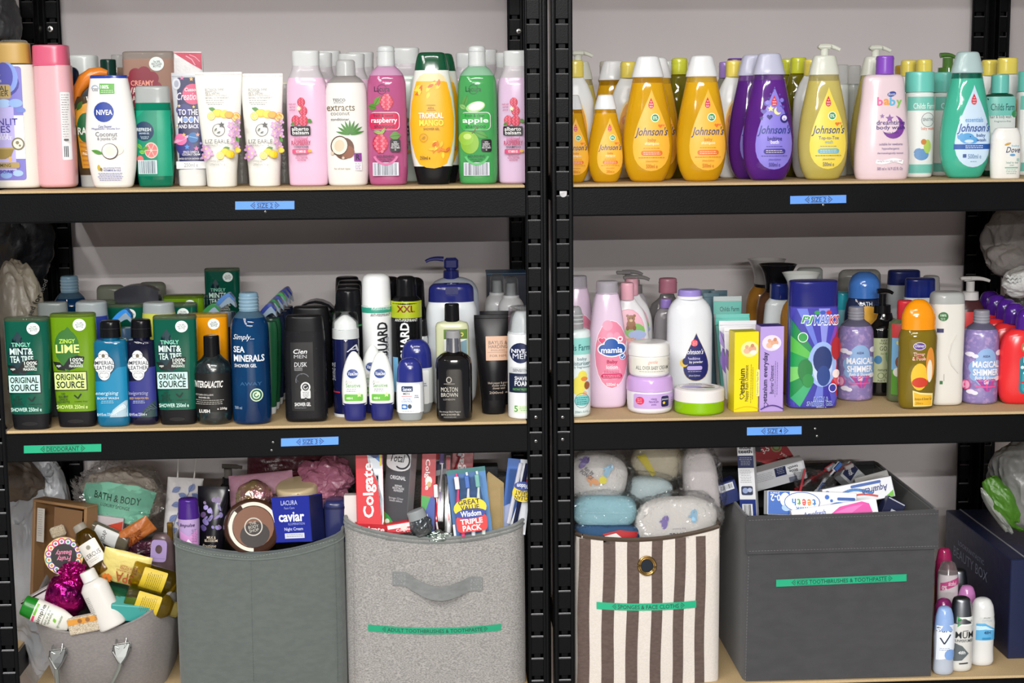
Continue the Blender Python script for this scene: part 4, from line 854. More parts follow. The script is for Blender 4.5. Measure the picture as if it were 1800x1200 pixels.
els = Poly(P, '#f3d9a6', 7, (762, 215))+Poly([(x, y) if y > 146 else (x, 146) for x, y in P], '#f2b314', 7, (762, 215))
rn = random.Random(4)
for (ax, ay, sp, n_) in ((748, 165, 12, 9), (766, 155, 10, 7), (772, 262, 16, 14)):
    for i in range(n_): x_, y_ = ax+rn.uniform(-sp, sp), ay+rn.uniform(-sp*.8, sp*.8); els += leaf(x_, y_, 13, 5, rn.uniform(-1.6, .3), rn.choice(['#e0801c', '#d05a20', '#f6d83a', '#f0c42a']), '#e8a020')
els += L(752, 187, 768, 187, .6, '#8a6a20')+T('ASDA', 754, 190, 765, 194, '#6a5a30')+L(752, 196, 768, 196, .6, '#8a6a20')+T('TROPICAL', 738, 200, 781, 210, '#ffffff', .04)+T('MANGO', 739, 212, 781, 223, '#f4e53a', .05)+T('SHOWER GEL', 746, 226, 774, 230, '#5a4a2a', .015)+AR_(746, 243, 7, 0, 360, 1, '#b98a20')+leaf(746, 243, 8, 4, -.7, '#c08a1c')+T('250ml e', 739, 275, 757, 281, '#3a3428', .02)
mg.art('front_label', els)
again(mg, 775, Y1-.02, 'second mango shower gel bottle showing as a white edge behind the front one', 'mango shower gel bottles')
it = It('shower_gel_bottle', 'bottle with blue cap corner peeping beside the dark green mango cap', 'bottle', 778, Y=Y2, b=18)
it.part('body', [(it.y1, 26), (140, 26), (125, 18)], mat('#cfd8e6', 'pl'), n=2.4); it.part('cap', [(126, 18), (108, 15)], mat('#20419c', 'pl'), n=2.4, rt=3, b=13)
# ================= MIDDLE SHELF, LEFT BAY =================
SG = 'upside-down citrus and mint shower gel tubes'
M1 = source_tube('mint and tea tree gel tube at the far left end of the middle shelf', 58, 556, y1=756, sh='M', group=SG)
M2 = source_tube('lime green zingy gel tube with black base cap', 138, 549, y1=751.5, sh='M', col='#6f9a14', shape='lime', words=(('ZINGY', '#b8dc4a', 10.5), ('LIME', '#d8ec8a', 20)), leafc='#2e6a24', plate='#cfe48a', group=SG, cl='#7a8f30')
M3 = source_tube('mint and tea tree gel tube between the navy bottle and the small black bottle', 315, 553, y1=747.5, sh='M', group=SG)
# imperial leather pair
def imper(label, cx, top, y1, hw, liq, pan, txt, sub):
    it = It('body_wash_bottle', label, 'bottle', cx, y1=y1, sh='M', b=22, group='flip-cap body wash bottles with ornate white emblems'); B = it.y1
    it.part('body', [(B, hw-3), (B-10, hw-1), (640, hw), (604, hw-.5), (598, hw-3)], mat(liq, 'liq', t=.35, ior=1.2), n=3.2, rb=4, rt=2, form=True)
    it.part('neck', [(599, 15), (591, 15)], mat(liq, 'liq', t=.3), n=2, b=15, smooth=False)
    c = it.part('flip_cap', [(594, 18), (575, 17.5), (top, 16.5)], mat('#101013', 'pl', r=.22), n=2.3, b=17, rt=3)
    it.part('cap_seam', [(578.6, 17.9), (577.6, 17.9)], mat('#26262a', 'pl'), n=2.3, b=17.6, parent=c)
    e = Poly([(cx-hw*.96, 670), (cx-hw*.3, 668), (cx+hw*.1, 655), (cx+hw*.45, 645), (cx+hw*.93, 644), (cx+hw*.93, 733), (cx-hw*.96, 733)], pan, 4)
    e += Poly([(cx-4, 733), (cx+2, 720), (cx+12, 712), (cx+hw*.8, 704), (cx+hw*.9, 704), (cx+hw*.9, 733)], '#a9c0cc' if sub else '#2a4444', 2)
    for i in range(6): e += leaf(cx+6+i*3, 724-i*2, 12, 5, -.6+i*.3, '#cfdde4' if sub else '#1c3038', '#7f98a8')
    k = cx-4-6*(hw > 28)
    for r_, c_ in ((1, '#2a3038'), (.94, '#e9ecee')): e += E(k, 640, 19*r_, 18*r_, c_)+E(k, 626, 10*r_, 12*r_, c_)+E(k, 655, 11*r_, 13*r_, c_)
    e += AR_(k-5, 625, 4, 30, 300, .8, '#5a5a4a')+AR_(k+5, 625, 4, 240, 510, .8, '#5a5a4a')+E(k, 624, 3, 3.4, '#6a6450')+T('IMPERIAL', k-17, 633, k+18, 640, '#1a1c24', .02)+T('LEATHER', k-16, 641.5, k+17, 648.5, '#1a1c24', .02)+T('LONDON', k-10, 650, k+10, 652.5, '#4a4c54')+AR_(k-4, 658, 4, 60, 330, .8, '#5a5a4a')+AR_(k+4, 658, 4, 210, 480, .8, '#5a5a4a')
    e += T(txt, cx-hw*.9, 687, cx+hw*.45, 695, '#bfe0ea' if sub else '#9ea0c4', .01, .2)+T('BODY WASH' if sub else 'BODY WASH FOR MEN', cx-hw*.8, 697, cx+hw*.45, 701, '#e6f2f4' if sub else '#d8b060')+LN(cx-hw*.6, cx+hw*.2, 704, 3, 2, '#cfe4ea')+T('8.4 fl.oz./250ml e', cx-hw*.85, 725, cx+hw*.3, 730, '#e6eef4')
    it.art('front_label', e); return it
imper('teal blue energising body wash with black flip cap and ornate emblem', 202.5, 565, 751, 29.5, '#157098', '#0f7fa8', 'energising', True)
imper('dark navy invigorating body wash with black flip cap and ornate emblem', 255.5, 563, 748, 26, '#141634', '#2a2f7c', 'invigorating', False)
# juicy mango tube behind
source_tube('yellow juicy mango gel tube behind the small black bottle', 371, 550, y1=733, sh='M', col='#e89a10', shape='', words=(('', '#ffffff', 10),), leafc='#e89a10', plate='#f0a02c', cap='#17171a', group=SG, cl='#c9a838')
it = None
# lush
it = It('shower_gel_bottle', 'small black shower gel bottle with white brush lettering and narrow black cap', 'bottle', 378, y1=748, sh='M', b=27)
it.part('body', [(748, 28), (735, 31), (700, 32.5), (655, 32.5), (640, 28), (631, 18), (626, 14)], mat('#141a1c', 'glitter', c2='#1f3a3a'), n=2, rb=5, form=True)
cylcap(it, 'cap', 363, 391, 592, 629, mat('#121214', 'pl', r=.3), n=2, b=14, rt=3, seam=624)
els = G(347, 656, 409, 724, '#161412', 14, 4)+T('INTERGALACTIC', 346, 669, 398, 681, '#f0eee8', .04, .35)+T('KITCHEN EXCLUSIVE', 349, 692, 381, 695, '#d8d6ce')+T('SHOWER GEL', 354, 697, 375, 700, '#d8d6ce', .02)+LN(347, 400, 703, 3.2, 3, '#b8b6ae', .9)+T('LUSH', 355, 719, 374, 725, '#f4f2ec', .05)+T('e 250g', 387, 716, 403, 721, '#f0eee8', .01)
it.art('front_label', els)
# simply sea minerals
it = It('shower_gel_bottle', 'tall clear blue sea minerals bottle with ribbed clear cap', 'bottle', 444.5, y1=747.5, sh='M', b=30, group='clear blue sea minerals bottles')
it.part('body', [(747, 33), (720, 34), (600, 33.5), (575, 32.5), (560, 27), (551, 19), (546, 14)], [mat('#0e4474', 'liq', t=.45, c2='#0c2f5c'), mat('#6a90a8', 'clear', a=.8, t=.6)], n=2.1, rb=5, fill=562, form=True)
c = it.part('cap', [(549, 17), (517, 16.5)], mat('#8fb4ca', 'frost', t=.6), n=2, b=17, rt=4)
for y_ in (526, 532, 538, 544): it.part('cap_ridge', [(y_+1, 17.6), (y_-1, 17.6)], mat('#a6c6d8', 'frost', t=.5), n=2, b=17.6, parent=c)
els = T('Simply...', 418, 587, 455, 599, '#dfe6ec', -.002, .35)+T('SEA', 418, 608, 438, 619, '#e6edf2', .04)+T('MINERALS', 418, 623, 471, 635, '#e6edf2', .045)+T('SHOWER GEL', 419, 639, 458, 645, '#e6edf2', .03)+E(456, 694, 11, 11.5, '#cfe4c0')+E(456, 694, 9.4, 9.8, '#1f5a4a')+E(456, 694, 6.5, 6.8, '#cfe4c0')+AR_(456, 694, 3.5, 0, 280, 2, '#1f5a4a')+T('500 ml', 417, 714, 430, 719, '#a9c0d0', 0)+T('AWAY', 428, 671, 466, 677, '#2a5a86', .02)
it.art('printed_front', els)
again(it, 132, .34, 'blue sea minerals bottle at the back left by the rear post', 'clear blue sea minerals bottles', 'M')
# big mint at the back, standing on a box
SH['X'] = ZM+.062
bx = MB(); P = at(396, 700, .40); bx.box(P[0]-.06, P[0]+.06, .33, .45, ZM+.0003, ZM+.0615, bev=.001); tag(bx.obj('cardboard_box', mat('#8a6f4c', 'print')), 'low brown carton hidden behind the gel tubes under the raised mint tube', 'box')
source_tube('mint and tea tree tube raised highest at the back against the wall', 396, 471, Y=.36, sh='X', k=1, group=SG)
# the packed rows behind
rowm = [(226, .20, 'dark mint gel tube behind the blue-capped tube'), (258, .32, 'gel tube behind the dark grey slanted cap'), (318, .20, 'first green gel tube behind the clear disc cap'), (330, .27, 'second green gel tube behind the clear disc cap'), (337, .33, 'last green gel tube before the wall behind the clear disc cap'), (180, .26, 'mint gel tube behind the clear disc cap on the left')]
for cx, Y, lb in rowm: again(M3 if cx != 330 else M2, cx, Y, lb, SG, 'M')
def plain_bottle(label, cx, top, Y=None, y1=None, sh='M', hw=30, capm=None, bodym=None, capy=None, b=18, n=2.6, group=None, rt=4, tap=1.0, name='shower_bottle', capn='cap', caphw=None, cat='bottle', capb=None, rz=0):
    it = It(name, label, cat, cx, Y=Y, y1=y1, sh=sh, b=b, group=group, rot=(0, 0, rz)); B = it.y1; capy = capy or top+25; ch = caphw or hw*.95
    it.part('body', [(B, hw*.92), (B-18, hw), ((B+capy)/2, hw), (capy+10, hw*tap), (capy-.5, ch*1.02)], bodym, n=n, rb=4, form=True)
    it.part(capn, [(capy, ch), (top, ch*.97)], capm, n=n, rt=rt, b=capb or b*.9); return it
GRYF = mat('#a8aca8', 'frost', t=.5)
pb = plain_bottle('grey frosted-cap bottle behind the left mint tube', 103, 532, Y=.12, hw=27, capm=mat('#8f9694', 'frost', t=.5), bodym=mat('#4f5a5c', 'pl'), capy=560, group='clear disc-capped bottles')
dc = plain_bottle('round bottle with clear disc cap behind the lime tube', 170, 532, Y=.135, hw=29, capm=mat('#b4bcbe', 'frost', t=.5), bodym=mat('#2c3a8c', 'pl'), capy=557, n=2.1, b=26, group='clear disc-capped bottles')
c2 = plain_bottle('round bottle with clear disc cap and yellow-green body behind the right mint tube', 287, 533, Y=.12, hw=29, capm=mat('#b4bcbe', 'frost', t=.5), bodym=mat('#c3c64a', 'pl'), capy=552, n=2.1, b=24, group='clear disc-capped bottles')
sg = plain_bottle('smoky translucent capped bottle against the wall left of the dark slanted cap', 203, 502, Y=.40, hw=26, capm=mat('#8a8f80', 'clear', t=.4, a=.9), bodym=mat('#3a4038', 'pl'), capy=545, group='smoky capped bottles', rt=9)
again(sg, 275, .44, 'smoky translucent capped bottle against the wall right of the dark slanted cap', 'smoky capped bottles', 'M')
def slantcap(label, cx, top, Y, hw, col, group, body='#26262b', b=17, h=34, dip=12, cap2=None):
    """bottle with a cap whose top rises to a blunt ridge"""
    it = It('shower_bottle', label, 'bottle', cx, Y=Y, sh='M', b=b, group=group); B = it.y1
    it.part('body', [(B, hw*.95), (top+h, hw)], mat(body, 'pl'), n=2.8, rb=4, form=True)
    s = it.s; V = []; F = []; n = 9
    prof = [(-hw, top+dip), (-hw*.72, top+dip*.45), (-hw*.35, top+dip*.12), (0, top), (hw*.35, top+dip*.12), (hw*.72, top+dip*.45), (hw, top+dip)]
    for (x, y) in prof:
        for d in (-b*.92, b*.92):
            for yy in (y, top+h): V.append((x*s, d*s*(1-.25*(abs(x)/hw)**3), (B-yy)*s))
    for i in range(len(prof)-1): a = i*4; F += [(a, a+1, a+5, a+4), (a+2, a+6, a+7, a+3), (a, a+4, a+6, a+2), (a+1, a+3, a+7, a+5)]
    F += [(0, 2, 3, 1), tuple(len(V)-4+q for q in (0, 1, 3, 2))]
    mesh_obj('cap', V, F, mat(col, 'pl', r=.25), it.root, None, .9); return it
slantcap('bottle with broad dark grey slanted cap at the back', 250, 501, .27, 38, '#3a3b42', 'slant-capped bottles', h=42)
def ex(it, name, up, lo, d, m):
    V = []; F = []; n = len(up)
    for i in range(n):
        k = d*it.s*(1-.25*abs(i/(n-1)*2-1)**4)
        for (x, y) in (up[i], lo[i]): X, Z = it.P(x, y); V += [(X, -k, Z), (X, k, Z)]
    for i in range(n-1): a = i*4; F += [(a, a+4, a+5, a+1), (a+2, a+3, a+7, a+6), (a, a+2, a+6, a+4), (a+1, a+5, a+7, a+3)]
    F += [(0, 1, 3, 2), tuple(4*(n-1)+q for q in (0, 2, 3, 1))]
    return mesh_obj(name, V, F, m, it.root, None, .7)
def hooktube(label, cx, Y, top, col, body='#c9d4e0', group='tubes with coloured hooked caps', lean=.5, hw=24):
    """standing tube crowned by a curved sloping cap"""
    it = It('shower_bottle', label, 'bottle', cx, Y=Y, sh='M', b=15, group=group); B = it.y1; s = it.s
    it.part('body', [(B-12, hw*.7, 12), (B-60, hw*.85), (top+50, hw), (top+34, hw*.9)], mat(body, 'pl'), n=2.4, rb=3, form=True)
    it.part('base_cap', [(B, hw*.62), (B-13, hw*.72)], mat('#dfe3e6', 'pl'), n=2.3, b=12, rb=2)
    top_ = [(cx-hw*.95+hw*1.85*t, top+34-34*math.sin(PI*.5*min(1, t*1.18))+max(0, t-.82)*60) for t in [i/12 for i in range(13)]]
    bot_ = [(x-2+2*i/12, y+5+7*math.sin(PI*min(1, i/10))) for i, (x, y) in enumerate(top_)]; sk = [(x-1+3*i/12, y+15+4*math.sin(PI*i/12)) for i, (x, y) in enumerate(top_)]
    ex(it, 'hook_cap', top_, bot_, 12, mat(col, 'pl', r=.25)); ex(it, 'cap_skirt', [(x, y+.3) for x, y in bot_], sk, 12.8, mat('#9fb4c8', 'frost', t=.5))
    return it
hooktube('tube with bright blue hooked cap behind the teal and navy bottles', 218, .125, 543, '#2f86d8', body='#34506c')
hooktube('tube with green hooked cap behind the yellow mango tube', 372, .155, 533, '#2f7a44', body='#3a5a48')
hooktube('tube with grey-blue hooked cap in front of the raised mint tube', 398, .20, 515, '#4a7ab8', body='#26303c')
hooks = [(472, .10, 532, '#2f3f8c', '#1f5a3a'), (478, .145, 526, '#2f6f48', '#1f5a3a'), (484, .19, 520, '#3a4a90', '#26304a'), (490, .235, 514, '#3f9a58', '#26304a'), (495, .28, 509, '#3a48a0', '#1c2440'), (500, .325, 505, '#2f3f9c', '#1c2440')]
for i, (cx, Y, t_, c_, b_) in enumerate(hooks): hooktube(f'{("navy", "green", "navy", "green", "navy", "navy")[i]} hooked-cap tube, {("nearest", "second", "third", "fourth", "fifth", "farthest")[i]} of the receding row right of the sea minerals bottle', cx, Y, t_, c_, b_, 'receding row of hooked-cap tubes', hw=21)
plain_bottle('grey-lidded bottle just left of the blue sea minerals cap', 402, 550, Y=.13, hw=11, capm=mat('#8b949c', 'frost'), bodym=mat('#1c2430', 'pl'), capy=575, group='small grey capped bottle')
# cien men
it = It('shower_gel_bottle', 'matt black dusk shower gel bottle with black flip cap in the front row', 'bottle', 540, y1=743, sh='M', b=22, group='black men shower gel bottles')
BKM = mat('#17171a', 'pl', r=.34)
it.part('body', [(743, 35), (735, 37), (700, 37), (680, 36), (630, 36.5), (582, 34.5)], BKM, n=3.2, rb=5, form=True, b=20)
it.part('flip_cap', [(583, 34), (560, 32), (555, 31)], mat('#131315', 'pl', r=.4), n=3.0, b=18, rt=4)
els = G(516, 601, 555, 722, '#0a0a0c', 5, 14)+T('Cien', 521, 613, 545, 621, '#e8e8ea', .02, .25)+T('MEN', 522, 623, 544, 629, '#b8b8bc', 0)+T('DUSK', 522, 636, 544, 644, '#d6d6da', .01, .1)+T('SHOWERING\nFRAGRANCE', 522, 645, 536, 651, '#b0b0b4')
els += AR_(536, 668, 12, 160, 330, 1.2, '#6a6c74')+AR_(532, 664, 7, 120, 300, 1, '#4a4c54')+R(532, 684, 549, 702, '#d0d2d2', 4)+E(540.5, 680, 8.6, 9, '#d0d2d2')+E(540.5, 680, 6, 6.4, '#17171a')+AR_(540.5, 680, 3.4, 0, 300, 1.4, '#d0d2d2')+Poly([(532, 700), (549, 700), (549, 704), (540.5, 698), (532, 704)], '#0a0a0c', 1)+LN(535, 547, 689, 2.6, 4, '#3a3c3e')
els += T('SHOWER GEL', 521, 707, 549, 713.5, '#e8e8ea', .035)+T('Relaxing fragrance', 521, 715, 541, 718, '#8a8a90')
it.art('printed_front', els)
again(it, 551, .145, 'charcoal shower gel bottle immediately behind the front black dusk bottle', 'black men shower gel bottles', 'M')
for i, (cx, Y) in enumerate(((553, .215), (556, .285), (560, .355))): slantcap(f'black slant-capped bottle, {("nearest", "middle", "farthest")[i]} of three behind the dusk shower gel', cx, 546-i*9, Y, 34-i, '#1a1a1e', 'black slant-capped bottles', h=40, dip=16, b=20)
# black sprays
def spray(label, cx, top, Y=None, y1=None, hw=26, body='#131316', cap='#131316', capy=None, group=None, els=None, b=None, shoulder=14, name='deodorant_can', caphw=None, kind='pl', capk='pl', rt=5, base=None, capn='cap'):
    it = It(name, label, 'can', cx, Y=Y, y1=y1, sh='M', b=b or hw, group=group); B = it.y1; capy = capy or top+40; ch = caphw or hw*.88
    it.part('can', [(B, hw*.97), (B-4, hw), (capy+shoulder, hw), (capy+shoulder*.4, (hw+ch)/2+1), (capy, ch)], mat(body, kind, r=.2) if kind == 'pl' else mat(body, kind), n=2, rb=2, form=True)
    it.part(capn, [(capy+.5, ch), ((top+capy)/2, ch*.98), (top+4, ch*.92), (top, ch*.85)], mat(cap, capk) if capk != 'pl' else mat(cap, 'pl', r=.25), n=2, rt=rt, b=ch)
    if base: it.part('base_ring', [(B, hw*1.01), (B-6, hw*1.01)], mat(base, 'pl'), n=2, b=hw*1.01)
    if els: it.art('printed_front', els(it))
    return it
sp = spray('black aerosol can with blunt black cap and green print behind the clear-capped shaving gel', 617, 510, Y=.13, hw=25, capy=560, rt=3, caphw=23, group='black aerosol cans', els=lambda it: T('SPORT', 612, 578, 634, 584, '#4aa04a', .02)+G(594, 571, 640, 574, '#2a8a44', 8, 1))
for i, (cx, Y) in enumerate(((618, .20), (620, .27), (615, .34))): again(sp, cx, Y, f'black aerosol can, {("second", "third", "last")[i]} in the row behind the clear-capped shaving gel', 'black aerosol cans', 'M')
# navy gel with clear cap
it = It('shaving_gel_can', 'navy shaving gel can with clear dome over a white nozzle', 'can', 611, y1=733, sh='M', b=23)
it.part('can', [(731, 23.5), (600, 23.5), (595, 22)], mat('#161c48', 'gloss'), n=2, form=True); it.part('base_ring', [(733, 24), (728, 24)], mat('#d8dadc', 'pl'), n=2, b=24)
it.part('collar', [(596, 23.6), (580, 23.2)], mat('#cdd2d2', 'pl'), n=2, b=23.4)
it.part('nozzle', [(581, 20, 16), (570, 19, 15), (560, 10, 10), (556, 4, 4)], mat('#f0f2f2', 'pl'), n=2, rt=2)
it.part('clear_dome', [(582, 23.2), (562, 22.6), (549, 20)], mat('#dfe8e8', 'clear', t=1, a=.32), n=2, b=22.5, rt=6)
it.art('printed_front', T('A', 613, 606, 634, 618, '#dfe2e8', -.01, .3)+G(588, 688, 600, 690.5, '#c83040', 3, 1)+T('SHAVING GEL', 574, 650, 606, 656, '#c8ccd8', .01, 0, -PI/2))
# guard sprays
def grd(xt):
    return lambda it: G(it.cx-25.5, 538, it.cx+25.5, 550, '#2c9a82', 10, 1)+T('FRAGRANCE-FREE', it.cx-8, 541, it.cx+24, 545, '#d8efe8', .015)+T('ANTI-PERSPIRANT', it.cx-10, 551, it.cx+24, 556, '#2a2c30', .02)+T('GUARD', it.cx-22, 589, it.cx+42, 607, '#17181a', .06, 0, -PI/2)+T('OUR SENSITIVE', it.cx-1, 610, it.cx+37, 615, '#6a6c70', .02, 0, -PI/2)
g1 = spray('tall white antiperspirant can with domed white cap and green band', 666, 483, Y=.115, hw=26, body='#e9ebec', cap='#eef0f1', capy=538, shoulder=3, caphw=25.5, rt=12, group='tall antiperspirant cans', els=grd(0))
def grd2(it):
    c = it.cx
    return G(c-26.5, 530, c+26.5, 559, '#a9b81a', 12, 2)+T('XXL', c-17, 537, c+15, 549, '#7a2014', .06)+T('ANTI-PERSPIRANT', c-20, 560, c+19, 565, '#e4e6e8', .02)+T('GUARD', c-37, 592, c+30, 608, '#e9ebec', .06, 0, -PI/2)+G(c-25, 628, c-16, 690, '#6aa8d0', 2, 6)
spray('tall black antiperspirant can with lime XXL band', 718, 488, Y=.115, hw=26.5, body='#101012', cap='#121214', capy=522, shoulder=12, caphw=18, rt=6, group='tall antiperspirant cans', els=grd2)
sb = spray('black-capped can just behind the XXL can on its right', 729, 490, Y=.19, hw=24, body='#101012', cap='#0e0e10', capy=540, caphw=21, rt=10, group='black spray cans behind')
again(sb, 688, .21, 'black-capped can between the white and XXL cans', 'black spray cans behind', 'M')
spray('narrow white and black can partly hidden behind the XXL can', 745, 560, Y=.165, hw=9, body='#cfd2d4', cap='#1c1c20', capy=590, rt=3, group='narrow can')
# roll-ons vaseline: cap down
def vas(label, cx, top, y1, Y=None, grp='white aloe roll-ons on navy caps'):
    it = It('roll_on_deodorant', label, 'deodorant', cx, y1=y1, Y=Y, sh='M', b=18, group=grp); B = it.y1; d = B-741
    it.part('cap', [(B, 17), (737+d, 18.5), (714+d, 20.5), (709+d, 21.5)], mat('#23286e', 'pl', r=.2), n=2.3, rb=3, b=17)
    it.part('body', [(712+d, 21.5), (690+d, 22.3), (660+d, 20.5), (635+d, 14), (624+d, 8), (top, 3)], mat('#eef0ec', 'pl', r=.2), n=2.2, rt=2, b=17, form=True)
    e = E(cx-2, 656+d, 10.5, 9, '#c0ccd8')+E(cx-2, 656+d, 9.6, 8, '#1a3a80')+T('Vaseline', cx-10, 652.5+d, cx+7, 659+d, '#f0f4f8', .02, .1)+T('Aloe', cx-15, 667+d, cx-3, 673+d, '#b8b8b4')+T('Sensitive', cx-14, 673+d, cx+11, 680+d, '#58a048', .01)+LN(cx-13, cx+4, 683+d, 3.4, 2, '#4a5a54')
    e += R(cx-17, 692+d, cx+15, 704+d, '#6ab840', 2)+S(cx+9, 693+d, 5, '#cfe8a8', 5, .5)+T('48H', cx-14, 697+d, cx-3, 701+d, '#f0f8e8', .01)
    it.art('front_label', e); return it
v1 = vas('white aloe roll-on standing on its navy cap, left one in front of the shaving gel', 624.5, 619, 741.5)
vas('white aloe roll-on standing on its navy cap, right one beside the small navy-domed roll-on', 672, 620, 741)
again(v1, 657, .095, 'white aloe roll-on half hidden behind the right one of the pair', 'white aloe roll-ons on navy caps', 'M')
# sanex
def sanex(it, k=1):
    c = it.cx; B = it.y1; q = lambda y: B-(741-y)*k
    it.part('base', [(B, 19*k), (q(738), 20*k), (q(724), 24*k)], mat('#a9b0b4', 'frost'), n=2.3, rb=2, b=16*k)
    it.part('body', [(q(725), 24.2*k), (q(700), 24.5*k), (q(672), 24*k)], mat('#d4d8dc', 'pl', r=.22), n=2.4, b=17*k, form=True)
    it.part('cap', [(q(673), 23*k), (q(650), 22*k), (q(638), 18*k), (q(630), 10*k)], mat('#252c78', 'pl', r=.18), n=2.2, rt=4*k, b=16*k)
    e = R(c-22*k, q(675), c+18*k, q(726), '#eceeee', 3)+R(c-15*k, q(678), c+5*k, q(688), '#16305e', 2)+T('Sanex', c-13*k, q(680), c+3*k, q(686.5), '#f0f4f8', .03)+T('MEN', c-12*k, q(689.5), c-1*k, q(693.5), '#2a3040', .02)+L(c-15*k, q(696), c+3*k, q(696), .8, '#c83040')+T('ACTIVE\nCONTROL', c-15*k, q(699), c+4*k, q(707), '#3a78b8', .01)+R(c-15*k, q(710), c-5*k, q(719), '#2a6fb8', 1)+T('48h', c-14*k, q(712), c-7*k, q(717), '#ffffff', .03)+E(c-1*k, q(714), 3.6*k, 4*k, '#3a4a5a')+LN(c-15*k, c+8*k, q(722), 3, 1, '#7a8a9a')+T('dermo\nsensitive', c+7*k, q(693), c+15*k, q(699), '#2a4a88', .02)
    it.art('front_label', e)
it = It('roll_on_deodorant', 'small men roll-on with navy domed cap and white label', 'deodorant', 722, y1=741, sh='M', b=17); sanex(it)
it = It('roll_on_deodorant', 'larger navy-capped men stick behind the small navy-domed roll-on', 'deodorant', 734, Y=.085, sh='M', b=18); sanex(it, 1.17)
# pumps
WB = mat('#dde2e6', 'pl', r=.2); NV = mat('#20266a', 'pl', r=.2)
it = It('lotion_bottle', 'big white waisted lotion bottle with broad navy cap', 'bottle', 796, Y=.155, sh='M', b=27, group='big white lotion bottles'); B = it.y1
it.part('body', [(B, 33), (B-15, 41), (640, 45), (600, 42), (560, 45), (545, 44), (532, 40)], WB, n=2.5, rb=6, form=True)
it.part('cap', [(534, 40), (510, 39), (501, 33)], NV, n=2.8, rt=4, b=20)
it.art('lid_recess', R(786, 506, 808, 518, '#151c58', 2), form=Form([((B-534)*it.s, 40*it.s, 20*it.s), ((B-501)*it.s, 38*it.s, 20*it.s)], n=2.8))
it = It('lotion_bottle', 'big white lotion bottle with navy pump, tallest behind the broad-capped one', 'bottle', 800, Y=.25, sh='M', b=26, group='big white lotion bottles'); B = it.y1
it.part('body', [(B, 34), (560, 44), (515, 43), (498, 34), (490, 18)], mat('#aeb6c2', 'pl'), n=2.4, rb=6, form=True, rt=3)
pump_on(it, 796, 458, 492, NV, nl=-44, nw=9, cw=14)
m = MB(); s = it.s; X, Z = it.P(796, 462); m.box(X-12*s, X+13*s, -9*s, 9*s, Z-14*s, Z+6*s, bev=4*s); m.obj('pump_head', NV, it.root)
# greenish cream bottle
it = It('hotel_lotion_bottle', 'pale cream-green lotion bottle with black cap and green label', 'bottle', 797, Y=.075, sh='M', b=15)
it.part('body', [(it.y1, 28), (600, 29), (575, 29), (568, 26), (564, 13)], mat('#c9cda6', 'pl', r=.3), n=4, rb=3, form=True)
it.part('cap', [(565, 13), (534, 12.6)], mat('#121214', 'pl', r=.22), n=2.1, b=12, rt=3)
it.art('front_label', Poly([(783, 582), (822, 578), (822, 640), (783, 640)], '#e9ecec', 3)+G(782, 578, 823, 595, '#5a7a2c', 6, 2)+E(813, 587, 3.5, 3.5, '#e8d84a')+E(813, 587, 2, 2, '#5a7a2c')+Poly([(790, 625), (804, 603), (822, 596), (822, 640), (790, 640)], '#7aa0b0', 2)+T('BODY\nLOTION', 791, 548, 804, 560, '#d6d6d0', .02))
it = It('lotion_bottle', 'teal-blue liquid bottle glimpsed behind the glossy black-and-silver bottle', 'bottle', 797, Y=.048+.02, sh='M', b=2)
COL.objects.unlink(it.root)
bpy.data.objects.remove(it.root)
# molton brown
it = It('shower_gel_bottle', 'glossy black bottle with chrome cap and pale lettering', 'bottle', 799, y1=742, sh='M', b=26)
it.part('body', [(742, 29), (735, 31.5), (700, 32), (650, 32), (633, 30), (625, 22), (620, 14)], mat('#0d0b0c', 'gloss'), n=2.8, rb=5, form=True)
c = it.part('chrome_cap', [(622, 13), (595, 12.5)], mat('#c8c8ca', 'metal', r=.12), n=2, b=13); it.part('cap_top', [(596, 13.6), (583, 12.5)], mat('#a0a0a2', 'frost'), n=2, b=13, rt=3, parent=c)
it.art('lettering', E(790, 667, 5, 5.5, '#a8a49a')+E(790, 667, 3.4, 4, '#1a1816')+L(781, 674, 800, 674, .8, '#a8a49a')+T('MOLTON', 776, 680, 805, 688, '#c9c5ba', 0)+T('BROWN', 776, 690, 805, 697, '#c9c5ba', 0)+T('LONDON', 780, 700, 800, 703, '#a8a49a')+T('Re-charge Black Pepper', 773, 722, 810, 725.5, '#c9c5ba')+T('BATH & SHOWER GEL', 776, 727, 808, 730, '#c9c5ba')+T('MADE IN ENGLAND', 780, 732, 802, 734, '#a8a49a'))
# baylis tube
els = R(855, 592, 895, 634, '#c9a084', 1)+T('BAYLIS &', 860, 600, 893, 606, '#3a2c26')+T('HARDING', 860, 607, 893, 613, '#3a2c26')+T('ENGLAND', 864, 615, 888, 617.5, '#5a463c')+T('FOR HIM', 862, 624, 890, 628, '#5a463c')+L(858, 620, 893, 620, .6, '#8a6a58')+T('black pepper & ginseng\nshower creme\nshower wash', 858, 671, 896, 684, '#b8a898')+T('200ml e', 860, 688, 892, 692, '#b8a898')
tube_('black tapered men tube with rose-gold label beside the shaving foam', 868, 555, y1=729, sh='M', hwt=33, hwb=22, capy=704, col='#141315', capc='#17171a', els=els, group='black men tubes', b=20, name='cosmetic_tube', crimp=6)
tube_('second black men tube right behind the rose-gold labelled one', 876, 548, Y=.15, sh='M', hwt=31, hwb=22, capy=690, col='#141315', capc='#17171a', group='black men tubes', b=18, crimp=6)
